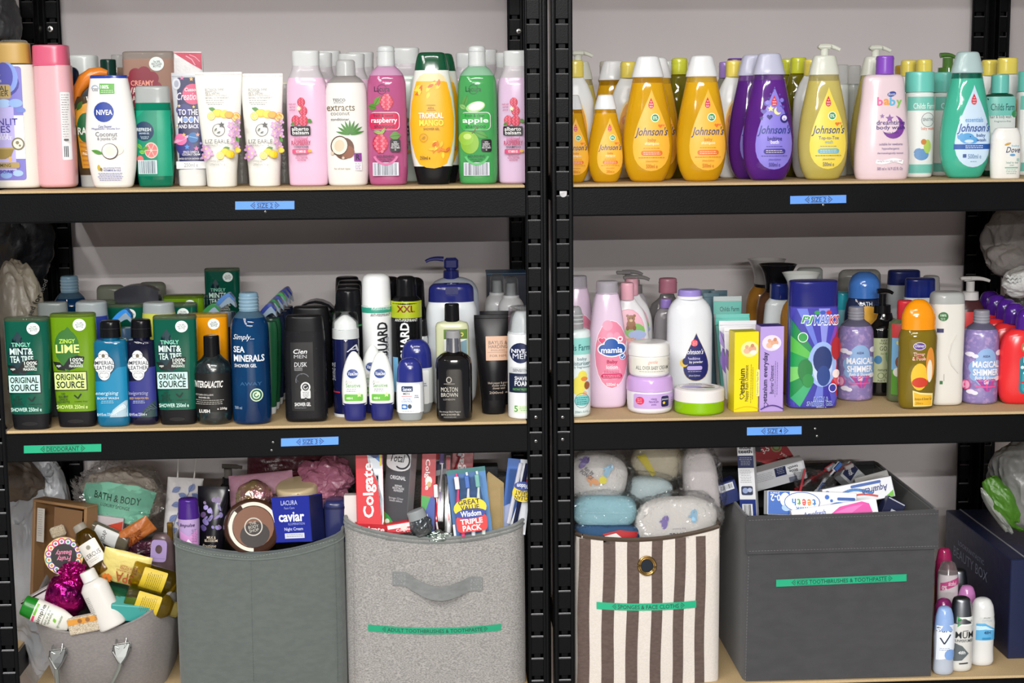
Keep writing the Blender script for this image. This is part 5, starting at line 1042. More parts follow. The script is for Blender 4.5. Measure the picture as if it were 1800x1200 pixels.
# nivea men foam
it = It('shaving_foam_can', 'white shaving foam can with clear cap and round navy logo, against the black post', 'can', 921, y1=737, sh='M', b=27)
it.part('can', [(737, 27), (733, 28), (590, 28), (585, 26)], mat('#e6e9ec', 'gloss'), n=2, rb=2, form=True)
it.part('nozzle', [(587, 22), (560, 18), (549, 12)], mat('#d0d4d6', 'pl'), n=2, b=20, rt=4); it.part('clear_cap', [(588, 27), (541, 25.5)], mat('#d6dde0', 'clear', t=1, a=.4), n=2, b=27, rt=4)
it.art('printed_front', E(914, 620, 18, 18, '#16224a')+T('NIVEA', 899, 613, 931, 620, '#f0f2f6', .04)+T('MEN', 901, 621, 931, 630, '#dfe2ea', 0)+R(896, 645, 944, 655, '#c9ccd0', 2)+T('SENSITIVE', 901, 648, 930, 653, '#2a2e3a', .01)+G(895, 656, 947, 690, '#17223e', 10, 3)+T('SHAVING', 904, 661, 934, 668, '#f0f2f6', .035)+T('FOAM', 904, 669, 928, 678, '#f0f2f6', .045)+T('INSTANT PROTECTION', 901, 682, 935, 686, '#6ac04a', .01)+G(902, 712, 936, 725, '#d6e8c4', 4, 2)+T('5', 903, 713, 909, 724, '#3a8a3a', .02)+LN(911, 934, 715, 3, 3, '#4a9a4a'))
# two clear cap sprays and navy box
it = It('gift_box', 'dark navy box at the back beside the rear centre post', 'box', 890, Y=.40, sh='M', b=40); it.box('carton', 857, 925, 484, it.y1, -30, 30, mat('#141d33', 'print')); it.box('lid_edge', 856, 926, 481, 484.5, -31, 31, mat('#3a5a78', 'print'))
cs = spray('clear-capped white spray in front of the navy box, right one', 900, 488, Y=.26, hw=23, body='#c9cacc', cap='#b0b4b6', capy=524, shoulder=18, caphw=13, capk='clear', rt=6, group='clear-capped white sprays')
it = cs; it.part('nozzle', [(526, 8), (500, 7)], mat('#c6cacc', 'pl'), n=2, b=8); it.part('collar', [(528, 14.5), (521, 14)], mat('#d6d8da', 'pl'), n=2, b=14)
again(cs, 876, .31, 'clear-capped white spray in front of the navy box, left one', 'clear-capped white sprays', 'M')
# ================= MIDDLE SHELF, RIGHT BAY =================
# farm moisturiser pump
it = It('moisturiser_bottle', 'turquoise and white baby moisturiser pump bottle against the black post', 'bottle', 1009, y1=735, sh='M', b=27)
it.part('body', [(735, 26), (728, 29), (600, 29.5), (584, 28), (580, 22)], mat('#e3eeee', 'pl', r=.22), n=2.1, rb=4, rt=2, form=True)
c = it.part('clear_pump', [(582, 17), (560, 16), (548, 14), (541, 11)], mat('#cfd6d6', 'clear', t=.5, a=.8), n=2, b=16, rt=3)
for y_ in (556, 563, 570): it.part('pump_ridge', [(y_+1, 17.4), (y_-1, 17.4)], mat('#dfe4e4', 'frost'), n=2, b=17, parent=c)
els = G(985, 594, 1038, 623, '#8fd4cc', 12, 3)+T("Childs Farm", 985, 605, 1036, 616, '#1f5f66', .02)+T('baby', 1013, 628, 1030, 635, '#2a6a78', .01)+T('moisturiser', 995, 635, 1036, 642, '#2a6a78', .01)+T('mildly fragranced', 997, 643, 1036, 648, '#2a6a78')
els += E(1015, 678, 12, 17, '#e8dc5a')+E(1022, 660, 8, 9, '#e8dc5a')+E(1025, 666, 6, 4, '#e08a3c')+E(1030, 678, 5, 7, '#9a5a34')+E(1026, 692, 4, 4, '#e8b08a')+E(1021, 704, 14, 9.5, '#7ccac8')+AR_(1021, 704, 13, 0, 360, .8, '#2a8a90')+LN(1009, 1033, 699, 3.6, 4, '#1f6a72', 1)+T('250ml e 8.4 fl.oz', 1008, 722, 1036, 726, '#4a8a8e')
it.art('front_label', els)
# mamia
def mamia(it):
    it.part('body', [(719, 30), (710, 33.5), (670, 36.5), (630, 36), (570, 29), (530, 23), (516, 19)], mat('#e3cbe2', 'pl', r=.2), n=2.3, rb=5, form=True, b=24)
    it.part('cap', [(518, 19.5), (505, 19), (496, 18.5)], mat('#d6d2da', 'clear', t=.5, a=.75), n=2.3, b=16, rt=2); it.part('inner_spout', [(517, 12), (500, 10)], mat('#c9c2cc', 'frost'), n=2, b=10)
    e = E(1073, 623, 30, 60, '#f6e8f0')+E(1073, 623, 29, 59, '#e486a2')
    for x, y, r in ((1066, 572, 9), (1082, 590, 6), (1060, 600, 7), (1078, 655, 12), (1062, 660, 8), (1070, 590, 6)): e += E(x, y, r, r, '#ea9ab4')
    cl = [(1072, 604, 12, 9), (1060, 613, 10, 8), (1086, 613, 11, 9), (1073, 616, 19, 9)]
    for k, c_ in ((2.2, '#f4f4f8'), (0, '#1d55a4')):
        for x, y, a, b_ in cl: e += E(x, y, a+k, b_+k, c_)
    e += T('mamia', 1054, 610, 1092, 620, '#ffffff', .04)+H(1056, 598, 7, '#f6e8f0')+H(1056, 598, 6, '#d4356a')+E(1088, 596, 5, 5, '#f6e8f0')+H(1088, 596, 2.6, '#d4356a')+E(1092, 627, 5.4, 5.4, '#f0f4f8')+E(1092, 627, 4.4, 4.4, '#2a66b0')+CUR([(1089.5, 627), (1091.5, 629.5), (1095, 624.5)], 1.2, '#ffffff')
    e += T('Baby', 1064, 632, 1083, 640, '#b81c54', .035)+T('lotion', 1063, 641, 1083, 648, '#fff0f6', .025)+LN(1058, 1086, 651.5, 2.6, 2, '#b81c54')+R(1054, 656, 1091, 664, '#d02c64', 4)+LN(1056, 1089, 659, 2.6, 2, '#f8d8e4')+T('500ml e', 1063, 672, 1084, 678, '#fff4f8', .03)
    it.art('front_label', e)
mm_ = It('baby_lotion_bottle', 'lilac-pink baby lotion bottle with oval pink label and blue cloud logo', 'bottle', 1067, y1=719, sh='M', b=24, group='lilac-pink lotion bottles'); mamia(mm_)
again(mm_, 1014, .19, 'lilac-pink bottle half hidden behind the farm moisturiser pump', 'lilac-pink lotion bottles', 'M')
# bear bottles
def bear(label, cx, Y, top):
    it = It('baby_lotion_bottle', label, 'bottle', cx, Y=Y, sh='M', b=18, group='white oval bear bottles with pink caps'); B = it.y1
    it.part('body', [(B, 28), (B-25, 36), (620, 38), (575, 35), (548, 27), (532, 15), (527, 12)], mat('#e7e6ea', 'pl'), n=2.3, rb=5, form=True)
    cylcap(it, 'cap', cx-14, cx+10, top, 528, mat('#e3a9b8', 'pl'), n=2.3, b=12, rt=3, seam=top+7)
    e = E(cx-2, 585, 30, 42, '#e8a8bc')+E(cx-2, 585, 28.5, 40, '#f0b8c8')+E(cx+10, 582, 18, 14, '#8ac06a')+E(cx+14, 588, 16, 8, '#a8b8e0')
    e += E(cx+3, 570, 8, 9, '#9a6a44')+E(cx+3, 560, 7, 6.4, '#9a6a44')+E(cx-3, 555, 2.6, 2.6, '#9a6a44')+E(cx+9, 555, 2.6, 2.6, '#9a6a44')+E(cx+3, 563, 3, 2.4, '#d8b48a')+E(cx+.5, 559, .8, .8, '#1a1210')+E(cx+5.5, 559, .8, .8, '#1a1210')+E(cx-3, 576, 3, 4.4, '#8a5a38')+E(cx+9, 576, 3, 4.4, '#8a5a38')+T('gentle', cx-12, 592, cx+12, 600, '#e08a3c', .02)
    it.art('front_label', e); return it
b1 = bear('white oval bottle with pink cap and teddy bear label behind the lotion bottle', 1104, .17, 498)
again(b1, 1112, .24, 'second white oval bottle with pink cap behind the teddy bear one', 'white oval bear bottles with pink caps', 'M')
for i, (px, py, Y) in enumerate(((1105, 480, .40), (1117, 489, .33))):
    it = It('pump_bottle', f'grey pump bottle behind the pink caps, {("far", "near")[i]} one', 'bottle', px, Y=Y, sh='M', b=14, group='grey pump bottles'); it.part('body', [(it.y1, 22), (560, 24), (530, 20), (515, 12)], mat('#c9c4cc', 'pl'), n=2.3, rb=3); pump_on(it, px, py, 516, mat('#8b8888', 'pl'), nl=24, nw=8, cw=12)
    mm = MB(); X, Z = it.P(px, py); s = it.s; mm.box(X-22*s, X+4*s, -5*s, 5*s, Z-3*s, Z+3*s, bev=1.5*s); mm.obj('press_plate', mat('#8b8888', 'pl'), it.root)
it = It('baby_oil_bottle', 'clear grey baby oil bottle with rosy pink cap near the wall', 'bottle', 1172, Y=.30, sh='M', b=17, group='clear oil bottles on the middle shelf'); B = it.y1
it.part('body', [(B, 30), (620, 36), (560, 35), (535, 27), (524, 14), (518, 12)], mat('#8a8688', 'liq', t=.6), n=2.3, rb=4); cylcap(it, 'cap', 1157, 1189, 490, 516, mat('#c07a8e', 'pl'), b=14, rt=3, seam=498)
it = It('baby_oil_bottle', 'smaller clear bottle with lilac cap left of the powder bottle', 'bottle', 1170, Y=.215, sh='M', b=14, group='clear oil bottles on the middle shelf'); B = it.y1
it.part('body', [(B, 20), (600, 22), (560, 20), (545, 13), (542, 9)], mat('#a29ea2', 'liq', t=.5), n=2.3, rb=4); cylcap(it, 'cap', 1160, 1180, 526, 542, mat('#8a72b8', 'pl'), b=9, rt=2)
# powder
it = It('baby_powder_bottle', 'broad white baby powder bottle with lilac cap and dark blue drop label', 'bottle', 1211, Y=.14, sh='M', b=25); B = it.y1
it.part('body', [(B, 37), (B-15, 39.5), (620, 40), (560, 39.5), (543, 36), (532, 29), (525, 21)], mat('#e2e5ea', 'pl', r=.22), n=2.3, rb=5, form=True)
it.part('neck_ring', [(527, 22.5), (522, 22.5)], mat('#f4f4f8', 'pl'), n=2, b=22, rt=2); it.part('cap', [(524, 21), (511, 20)], mat('#9a8ad0', 'pl', r=.2), n=2, b=20.5, rt=3)
els = D(1219, 584, 670, 25, '#c9b46a')+D(1219, 585, 669, 24.4, '#1f2468')+E(1216, 602.5, 6, 6, '#e04a5a')+LN(1212, 1221, 600.5, 2.5, 3, '#f8e0e4')+T("Johnson's", 1199, 613, 1232, 625, '#f4f4fa', .02, .35)+T('bedtime', 1205, 627, 1226, 632, '#c9c4f0', .02)+T('baby powder', 1202, 633.5, 1231, 639, '#f4f4fa', .025)+E(1198, 637, 7, 7.5, '#f0c83a')+E(1201, 634.5, 6, 6.4, '#1f2468')+R(1203, 643, 1230, 650, '#b8a8e8', 3)+LN(1204, 1229, 652.5, 2.6, 1, '#e8e8f4')+T('Johnson & Johnson', 1206, 658, 1226, 662, '#e8e8f4')
it.art('front_label', els)
# jars
def jar(it, body, lid, bodyc, lidc, n=2, lb=None):
    (yb0, yb1, hb), (yl0, yl1, hl) = body, lid
    it.part('jar', [(yb0, hb*.86), (yb0-6, hb*.97), (yb1+4, hb), (yb1, hb*.98)], bodyc, n=n, b=hb, rb=3, form=True)
    it.part('lid', [(yl0, hl), ((yl0+yl1)/2, hl*.99), (yl1, hl*.93)], lidc, n=n, b=hl, rt=5, rb=.6)
it = It('baby_cream_jar', 'lilac-lidded cream jar on the shelf with the white cream jar on top', 'jar', 1142, y1=729.5, sh='M', b=41)
jar(it, (729.5, 689, 40.5), (690, 665, 41.5), mat('#e6e4ec', 'pl', r=.2), mat('#c9a4dc', 'pl', r=.16))
it.art('front_label', R(1110, 693, 1181, 719, '#c3a4dc', 3)+E(1120, 705, 7, 7, '#d8355c')+LN(1115, 1125, 702, 3, 3, '#f8d8e0')+T('relaxing\nNaturalCalm\naroma', 1135, 699, 1152, 713, '#6a2c8a', .015)+R(1157, 697, 1171, 716, '#1f1a50', 3)+T('Johnsons', 1158, 701, 1170, 705, '#ffffff')+E(1162, 709, 2.4, 2.4, '#f0c83a')+LN(1176, 1181, 702, 4, 4, '#6a2c8a'))
P_ = it.loc; sj = it.s
SH['J'] = P_.z+(729.5-666)*sj
it = It('baby_cream_jar', 'white all over baby cream jar stacked on the lilac-lidded jar', 'jar', 1141, Y=P_.y-37*sj, sh='J', b=37); yy = it.y1; d = yy-661
jar(it, (yy, 622+d, 36), (623+d, 600+d, 37), mat('#e9e8e6', 'pl', r=.2), mat('#ecebe9', 'pl', r=.2))
it.art('front_label', R(1108, 624+d, 1174, 652+d, '#e6e4da', 2)+T('gentle', 1134, 629+d, 1151, 637+d, '#d8806a', 0, .3)+T('ALL OVER BABY CREAM', 1114, 639+d, 1171, 646+d, '#55554f', .005)+LN(1118, 1166, 649+d, 3, 1, '#77776f')+LN(1171, 1175, 628+d, 3, 8, '#6a6a64'))
it = It('baby_cream_tub', 'flat cream tub with white lid and bright green base', 'jar', 1228.5, y1=731, sh='M', b=44)
it.part('tub', [(731, 42), (727, 44), (708, 44)], mat('#86b800', 'pl', r=.25), n=2, b=44, rb=2); l = it.part('lid', [(709, 44.4), (690, 44.4), (687, 42)], mat('#e6e2e0', 'pl', r=.22), n=2, b=44.4, rt=4)
s = it.s; zt = (731-687)*s+.0004; els = [(c_, rr) for c_, rr in ()]
V = []; F = []; MI = []; mats = [mat('#f2f0f4', 'print'), mat('#8a6248', 'print'), mat('#7ab05a', 'print'), mat('#3a3c48', 'print'), mat('#b9b0dc', 'print')]
def flatart(el, m, dz=0):
    for v, f, c in el:
        n = len(V); V.extend((x*s, -y*s, zt+dz) for x, y in v); F.extend(tuple(i+n for i in q) for q in f); MI.extend([m]*len(f))
flatart(E(0, 0, 35, 35, ''), 0); flatart(E(-14, 2, 18, 12, ''), 4, .0001); flatart(leaf(8, 10, 34, 8, -.3, ''), 1, .0002); flatart(leaf(20, -8, 26, 8, .9, ''), 1, .0002); flatart(E(16, 14, 10, 7, ''), 2, .00015); flatart(T('Cien', -14, -30, 8, -22, ''), 3, .0003); flatart(T('SENSITIVE CREAM', -26, -18, 12, -14, ''), 3, .0003)
mesh_obj('lid_print', [(x, y, z) for x, y, z in V], F, mats, l, MI, False)
# tube row
TG = 'baby tubes standing in a row'
cft = T("Childs Farm", 1263, 541, 1297, 548, '#1f5a5c', .02)+G(1251, 532, 1302, 555, '#62b4a8', 6, 3)
cft = G(1252, 531, 1301, 553, '#62b4a8', 6, 3)+T("Childs Farm", 1263, 540, 1297, 548, '#1c4c50', .02)
tube_('tallest farm-brand tube with turquoise band and name in the tube row', 1277, 522, Y=.235, sh='M', hwt=25, hwb=18, capy=675, els=cft, group=TG, b=16, col='#bcc6c6', crimp=8, hwc=17, name='baby_tube')
tube_('turquoise-topped tube in front of the tallest farm-brand tube', 1286, 553, Y=.19, sh='M', hwt=30, hwb=20, capy=680, els=G(1256, 560, 1316, 572, '#5cc4b4', 8, 2)+Poly([(1262, 572), (1310, 572), (1300, 640), (1272, 640)], '#d6dcdc', 2)+leaf(1275, 660, 34, 14, 1.1, '#3a9a7a'), group=TG, b=16, col='#7accc0', name='baby_tube')
tube_('white tube with purple leaf behind the yellow carton, rear one', 1295, 565, Y=.15, sh='M', hwt=33, hwb=22, capy=690, els=leaf(1276, 640, 60, 22, 1.3, '#8a6ab8')+leaf(1270, 600, 40, 14, 1.2, '#a58ccc'), group=TG, b=17, col='#e6e6ea', name='baby_tube')
tube_('white tube with purple leaf behind the yellow carton, front one', 1301, 576, Y=.11, sh='M', hwt=30, hwb=23, capy=696, els=leaf(1282, 640, 56, 18, 1.3, '#8a6ab8')+T('care', 1280, 600, 1296, 610, '#8a6ab8'), group=TG, b=17, col='#eceaee', name='baby_tube')
t3 = tube_('slate blue tube at the left end of the tube row, front one', 1248, 516, Y=.27, sh='M', hwt=15, hwb=13, capy=680, group=TG, b=14, col='#55707c', capc='#aab4ba', name='baby_tube')
again(t3, 1240, .33, 'slate blue tube at the left end of the tube row, rear one', TG, 'M'); again(t3, 1262, .31, 'pale-crimped slate tube behind the tallest farm-brand tube', TG, 'M')
# cartons
def carton_(label, cx, x0, x1, top, y1, col, sidec, els, dpt=32, rz=0, flap=None):
    it = It('ointment_carton', label, 'box', cx, y1=y1, sh='M', b=dpt/2, rot=(0, 0, rz), group='slim ointment cartons'); h = dpt/2
    it.box('carton', x0, x1, top, y1, -h, h, mat(col, 'print'), bev=.6)
    F = Form([(0, 400*it.s, h*it.s), (.3, 400*it.s, h*it.s)], n=60); it.form = F
    it.art('printed_front', els)
    if flap:
        m = MB(); s = it.s; (a, z0), (b_, z1) = it.P(x0, top), it.P(x1, top); m.box(a+1*s, b_-1*s, -h*s+.5*s, h*s-.5*s, z1, z1+.8*s); m.obj('top_flap', mat(flap, 'print'), it.root)
    return it
els = E(1311, 613, 16, 14, '#f2e79a')+E(1306, 616, 6, 5, '#e8b89a')+E(1316, 613, 7, 6, '#dca88a')+E(1318, 619, 6, 4, '#f4e8e0')+E(1306, 609, 3.4, 3.4, '#dca88a')+E(1316, 607, 3.2, 3.2, '#c98a6a')
els += T('etanium', 1276, 664, 1320, 674, '#3a3420', .04, 0, -PI/2)+RO(H(1298, 696, 5.5, '#3a3420')+H(1298, 696, 3.8, '#f2dc14'), 1298, 696, -PI/2)+T('Nappy Rash Ointment', 1275, 669, 1339, 677, '#4a4428', .015, 0, -PI/2)+RO(LN(1275, 1350, 672, 3, 2, '#6a6230'), 1314, 672, -PI/2)+RO(R(1302, 670, 1350, 676, '#f6ec8a', 2), 1326, 673, -PI/2)+T('Treatment for Nappy Rash', 1305, 672, 1347, 676, '#4a4428', .015, 0, -PI/2)
els += CUR([(1284+i*4.5, 719-5*math.sin(PI*i/10)) for i in range(11)], .8, '#c9b410')
carton_('bright yellow nappy rash ointment carton standing upright', 1305, 1284, 1328, 583, 724, '#f0da12', '#e0c810', els, dpt=34, rz=.12, flap='#c9c020')
els = E(1350, 602, 17, 14, '#e6daf4')+E(1346, 606, 6, 5, '#e8b89a')+E(1355, 602, 7, 6, '#dca88a')+E(1357, 608, 6, 4, '#f4f0f4')+E(1346, 598, 3.4, 3.4, '#dca88a')+E(1356, 596, 3.2, 3.2, '#c98a6a')
els += T('etanium everyday', 1296, 656, 1384, 667, '#2e2350', .04, 0, -PI/2)+RO(H(1341, 711, 5, '#2e2350')+H(1341, 711, 3.4, '#b49adc'), 1341, 711, -PI/2)+T('Barrier Ointment', 1326, 663, 1376, 670, '#3a2e60', .015, 0, -PI/2)+RO(LN(1325, 1395, 666, 3.4, 2, '#5a4c84'), 1358, 667, -PI/2)+CUR([(1331+i*4.1, 719-7*math.sin(PI*i/10)) for i in range(11)], 2, '#4a3488')
carton_('lilac everyday barrier ointment carton beside the yellow one', 1351, 1330, 1372, 573, 723.5, '#b39adb', '#4a3488', els, dpt=34, rz=.06, flap='#3a2a78')
# flared-cap bath bottles
def flared(label, cx, top, Y, capc, grp='cartoon-shaped bath bottles with flared caps', body='#a8742c', hw=34):
    it = It('bath_bottle', label, 'bottle', cx, Y=Y, sh='M', b=24, group=grp); B = it.y1; s = it.s
    it.part('body', [(B, 30), (B-40, 36), (top+80, 36), (top+60, 32), (top+46, 22)], mat(body, 'gloss'), n=2.1, rb=5, form=True)
    it.part('neck_band', [(top+48, 22.5), (top+43, 22)], mat('#1a1512', 'pl'), n=2, b=22)
    prof = [(top+45, 21), (top+30, 21.5), (top+15, 25), (top+4, 31), (top, 33.5)]; V = []; F = []; n = 36; Q = [(it.P(0, y)[1], r*s) for y, r in prof]; Q += [(z, r-1.6*s) for z, r in Q[::-1][:4]]
    for z, r in Q: V += [(r*math.cos(2*PI*j/n), r*math.sin(2*PI*j/n), z) for j in range(n)]
    for i in range(len(Q)-1):
        for j in range(n): a = i*n; F.append((a+j, a+(j+1) % n, a+n+(j+1) % n, a+n+j))
    F.append(tuple((len(Q)-1)*n+j for j in range(n)))
    mesh_obj('flared_cap', V, F, mat(capc, 'pl', r=.22), it.root, None, .9)
    it.art('printed_front', leaf(cx-8, top+95, 50, 22, 1.2, '#6a4424')+E(cx+6, top+110, 14, 22, '#d8a06a')+G(cx-28, top+150, cx+28, top+156, '#3a5a9c', 8, 1)+G(cx-28, top+165, cx+28, top+171, '#c9d0dc', 8, 1)+G(cx-28, top+180, cx+28, top+205, '#24386c', 8, 2))
    return it
flared('grey-white flared cap bottle nearest the wall, left of three', 1345, 458, .37, '#a8a4a2')
flared('black flared cap bottle in the middle of the three', 1364, 467, .29, '#151417', body='#5a3c28')
flared('white flared cap bottle nearest, behind the blue-capped bath gel', 1405, 482, .185, '#d6dad6')
plain_bottle('white bottle with clear navy cap left of the bath gel', 1367, 499, Y=.245, hw=28, caphw=16, capm=mat('#172668', 'gloss'), bodym=mat('#d6dcde', 'pl', r=.2), capy=526, tap=.85, group='navy capped lotion bottles', b=20)
plain_bottle('translucent grey bottle top against the wall behind the flared caps', 1420, 472, Y=.44, hw=24, capm=mat('#a8aeaa', 'frost'), bodym=mat('#a9aeac', 'pl'), capy=500, group='translucent bottles at the wall', rt=6)
# bath and shower gel with burst
it = It('kids_bath_gel_bottle', 'large blue-capped kids bath and shower gel with green, violet and red burst print', 'bottle', 1425.5, y1=719.5, sh='M', b=25)
it.part('body', [(719, 42), (712, 44.5), (640, 44), (560, 43), (538, 43)], mat('#4a3fa4', 'gloss'), n=2.7, rb=5, form=True)
it.part('cap', [(539, 43.3), (515, 43), (495, 42)], mat('#1c2070', 'pl', r=.22), n=2.7, b=24.5, rt=3)
cx0, cy0 = 1440, 640; els = G(1384, 541, 1467, 716, '#4b47b4', 10, 14)
edge = [(1384, 560), (1384, 590), (1384, 618), (1384, 645), (1384, 672), (1384, 700), (1400, 715), (1420, 715), (1440, 715), (1458, 715), (1467, 700), (1467, 680), (1467, 655), (1467, 630), (1467, 600), (1467, 575), (1467, 548), (1450, 542), (1430, 542), (1410, 542), (1392, 542)]
cols = ['#1f8a4a', '#58b84a', '#1f9a50', '#7acc6a', '#1f8a4a', '#3aa870', '#3a3aa0', '#6a78d0', '#3a34a0', '#5a58c0', '#c82c3c', '#e0606a', '#b82438', '#d84450', '#b82a4c', '#8a4ab0', '#4a44b4', '#8a90e0', '#3f3aa8', '#6a7ad8', '#3a3aa0']
for i in range(len(edge)):
    a, b_ = edge[i], edge[(i+1) % len(edge)]; n_ = 5; v = [(cx0, cy0)]
    for k in range(1, n_+1): v += [(cx0+(a[0]-cx0)*k/n_, cy0+(a[1]-cy0)*k/n_), (cx0+(b_[0]-cx0)*k/n_, cy0+(b_[1]-cy0)*k/n_)]
    els += [(v, [(0, 1, 2)]+[(2*k-1, 2*k+1, 2*k+2, 2*k) for k in range(1, n_)], cols[i])]
els += E(1438, 640, 26, 40, '#9ab4e8')+E(1438, 642, 18, 32, '#c3d2f2')
els += [e for t_, a, b_, c_ in (('PJ', 1400, 1421, '#2a9a48'), ('MAS', 1422, 1448, '#3f66c4'), ('KS', 1449, 1467, '#c8303c')) for e in T(t_, a-1, 553, b_+1, 572, '#ecf0f8', .12, .2)+T(t_, a, 555, b_, 570, c_, .03, .2)]+E(1427, 549, 5, 3.6, '#2a9a48')+E(1437, 549, 5, 3.6, '#3a58b8')+E(1448, 549, 5, 3.6, '#c8303c')
els += E(1403, 592, 9, 9, '#dfeee0')+E(1403, 592, 7.6, 7.6, '#2a9a48')+E(1463, 657, 7, 7.6, '#f0dcd8')+E(1457, 682, 7.5, 8, '#dfe2f4')+E(1457, 682, 6, 6.4, '#3a3a98')
els += E(1408, 650, 13, 20, '#1f7a3c')+E(1413, 668, 10, 12, '#2a8a44')+E(1438, 632, 17, 24, '#22356e')+E(1440, 660, 12, 18, '#2a4486')+E(1462, 612, 9, 20, '#a8242c')
els += T('BATH &', 1423, 697, 1449, 705, '#e6f0fa', .06, .15)+T('SHOWER GEL', 1411, 705, 1457, 713, '#e6f0fa', .06, .15)+T('BATH &', 1423.5, 697.5, 1448.5, 704.5, '#2a50a8', .02, .15)+T('SHOWER GEL', 1411.5, 705.5, 1456.5, 712.5, '#2a50a8', .02, .15)+T('400ml e', 1428, 714, 1446, 717, '#e6f0fa', .01)
it.art('printed_front', els)
# magical shimmer
def shimmer(label, cx, top, y1):
    it = It('shower_gel_bottle', label, 'bottle', cx, y1=y1, sh='M', b=30, group='lilac glitter shower gel bottles'); d = y1-706; B = y1
    it.part('body', [(B, 29), (B-6, 31.5), (640+d, 32), (600+d, 31.5), (583+d, 30), (572+d, 24), (566+d, 16), (563+d, 13)], [mat('#8a7cb4', 'glitter', c2='#b39ac8', s=120), mat('#76748c', 'clear', a=.9, t=.4)], n=2.05, rb=4, fill=577+d, form=True)
    c = it.part('cap', [(566+d, 14), (542+d, 13.6)], mat('#a0a0ac', 'frost', t=.5), n=2, b=14, rt=3)
    for y_ in (552, 557, 562): it.part('cap_ridge', [(y_+d+.7, 14.4), (y_+d-.7, 14.4)], mat('#b4b4be', 'frost'), n=2, b=14.4, parent=c)
    e = []; x = lambda v: cx+(v-1501)
    for a, b_, r in ((1502, 626, 20), (1486, 640, 13), (1521, 640, 13), (1502, 650, 24), (1484, 655, 9), (1523, 655, 9)): e += E(x(a), b_+d, r*.9, r, '#8fb0dc')
    for a, b_, r in ((1476, 617, 6), (1483, 620, 5), (1526, 615, 7), (1524, 660, 6), (1478, 683, 6), (1484, 685, 5)): e += E(x(a), b_+d, r, r*.7, '#e9e4f0')
    for i, c_ in enumerate(('#a83c8c', '#8a4aa8', '#d84c88', '#7a5ab0', '#c04890')): e += Poly([(x(1484+i*7.4), 660+d), (x(1491+i*7.4), 660+d), (x(1506-1+i*1), 682+d), (x(1502+i*1), 682+d)], c_, 1)
    e += L(x(1484), 674+d, x(1521), 674+d, 2.4, '#e05a9c')+L(x(1489), 663+d, x(1517), 663+d, .8, '#e8a0c8')
    e += T('ASDA', x(1495), 618+d, x(1508), 622+d, '#3a3a6a', .02)+T('MAGICAL', x(1479), 628.5+d, x(1526), 640+d, '#f4f2f8', .055)+T('SHIMMER', x(1480), 642.5+d, x(1525), 654+d, '#f4f2f8', .055)+T('Bath & Shower', x(1483), 655+d, x(1522), 661+d, '#f4f2f8', .02, .2)+T('Gel', x(1498), 662+d, x(1507), 669+d, '#f4f2f8', .02, .2)
    e += E(x(1471), 671+d, 6, 9, '#d04a84')+E(x(1471), 671+d, 4.6, 7.4, '#e8a4c4')
    it.art('front_label', e); return it
shimmer('left of the two lilac glitter gel bottles, beside the burst-print gel', 1501.5, 541, 706)
shimmer('right of the two lilac glitter gel bottles, beside the white waisted bottle', 1720, 544, 712)
# dome blue cap
it = It('bath_bottle', 'navy and yellow bath bottle with large sky-blue dome cap', 'bottle', 1515, Y=.235, sh='M', b=24); B = it.y1
it.part('body', [(B, 34), (600, 36), (560, 34), (535, 31), (524, 27)], mat('#2a3454', 'liq', t=.3), n=2.2, rb=4, form=True); it.part('dome_cap', [(525, 27.5), (505, 27.5), (490, 23), (480, 12)], mat('#3f72bc', 'pl', r=.16), n=2.1, rt=5, b=25)
it.art('front_label', E(1515, 562, 30, 24, '#e0a83a')+T('BATH', 1502, 531, 1524, 538, '#dfe6ee', .02))
plain_bottle('tall translucent grey cap bottle against the wall behind the sky-blue dome', 1507, 475, Y=.44, hw=40, capm=mat('#a4a49e', 'clear', t=.4, a=.85), bodym=mat('#8c8c88', 'pl'), capy=530, group='translucent bottles at the wall', rt=12)
plain_bottle('turquoise bottle edge between the burst-print gel and the glitter gel', 1478, 514, Y=.30, hw=14, capm=mat('#2a9aac', 'pl'), bodym=mat('#7ab8c4', 'pl'), capy=545, group='turquoise bottle behind')
# baylis pump
it = It('hand_wash_bottle', 'black pump bottle with pale green label behind the glitter gel', 'bottle', 1552, y1=697, sh='M', b=22)
it.part('body', [(697, 30), (690, 32), (600, 32), (580, 30), (562, 15), (552, 12)], mat('#0e0e10', 'gloss'), n=2.2, rb=4, form=True)
pump_on(it, 1547, 514, 552, mat('#121214', 'pl', r=.25), nl=18, nw=7, cw=15)
it.art('front_label', G(1524, 594, 1583, 672, '#b5bd94', 10, 6)+E(1568, 626, 20, 20, '#7a9a6a')+E(1536, 632, 6.5, 7.5, '#3a78a8')+T('BAYLIS &\nHARDING', 1538, 596, 1566, 605, '#3a3a34', .01)+T('GOODNESS', 1538, 608, 1583, 616, '#3a3a34', .01)+T('for him & her', 1540, 619, 1566, 623, '#3a3a34', 0, .2)+T('natural hand wash', 1536, 647, 1580, 652, '#2a3a24', .015)+AR_(1541, 660, 5, 0, 360, 1, '#5a6a44')+AR_(1553, 660, 5, 0, 360, 1, '#5a6a44')+T('NET 500ml e', 1536, 667, 1574, 671, '#3a3a34'))
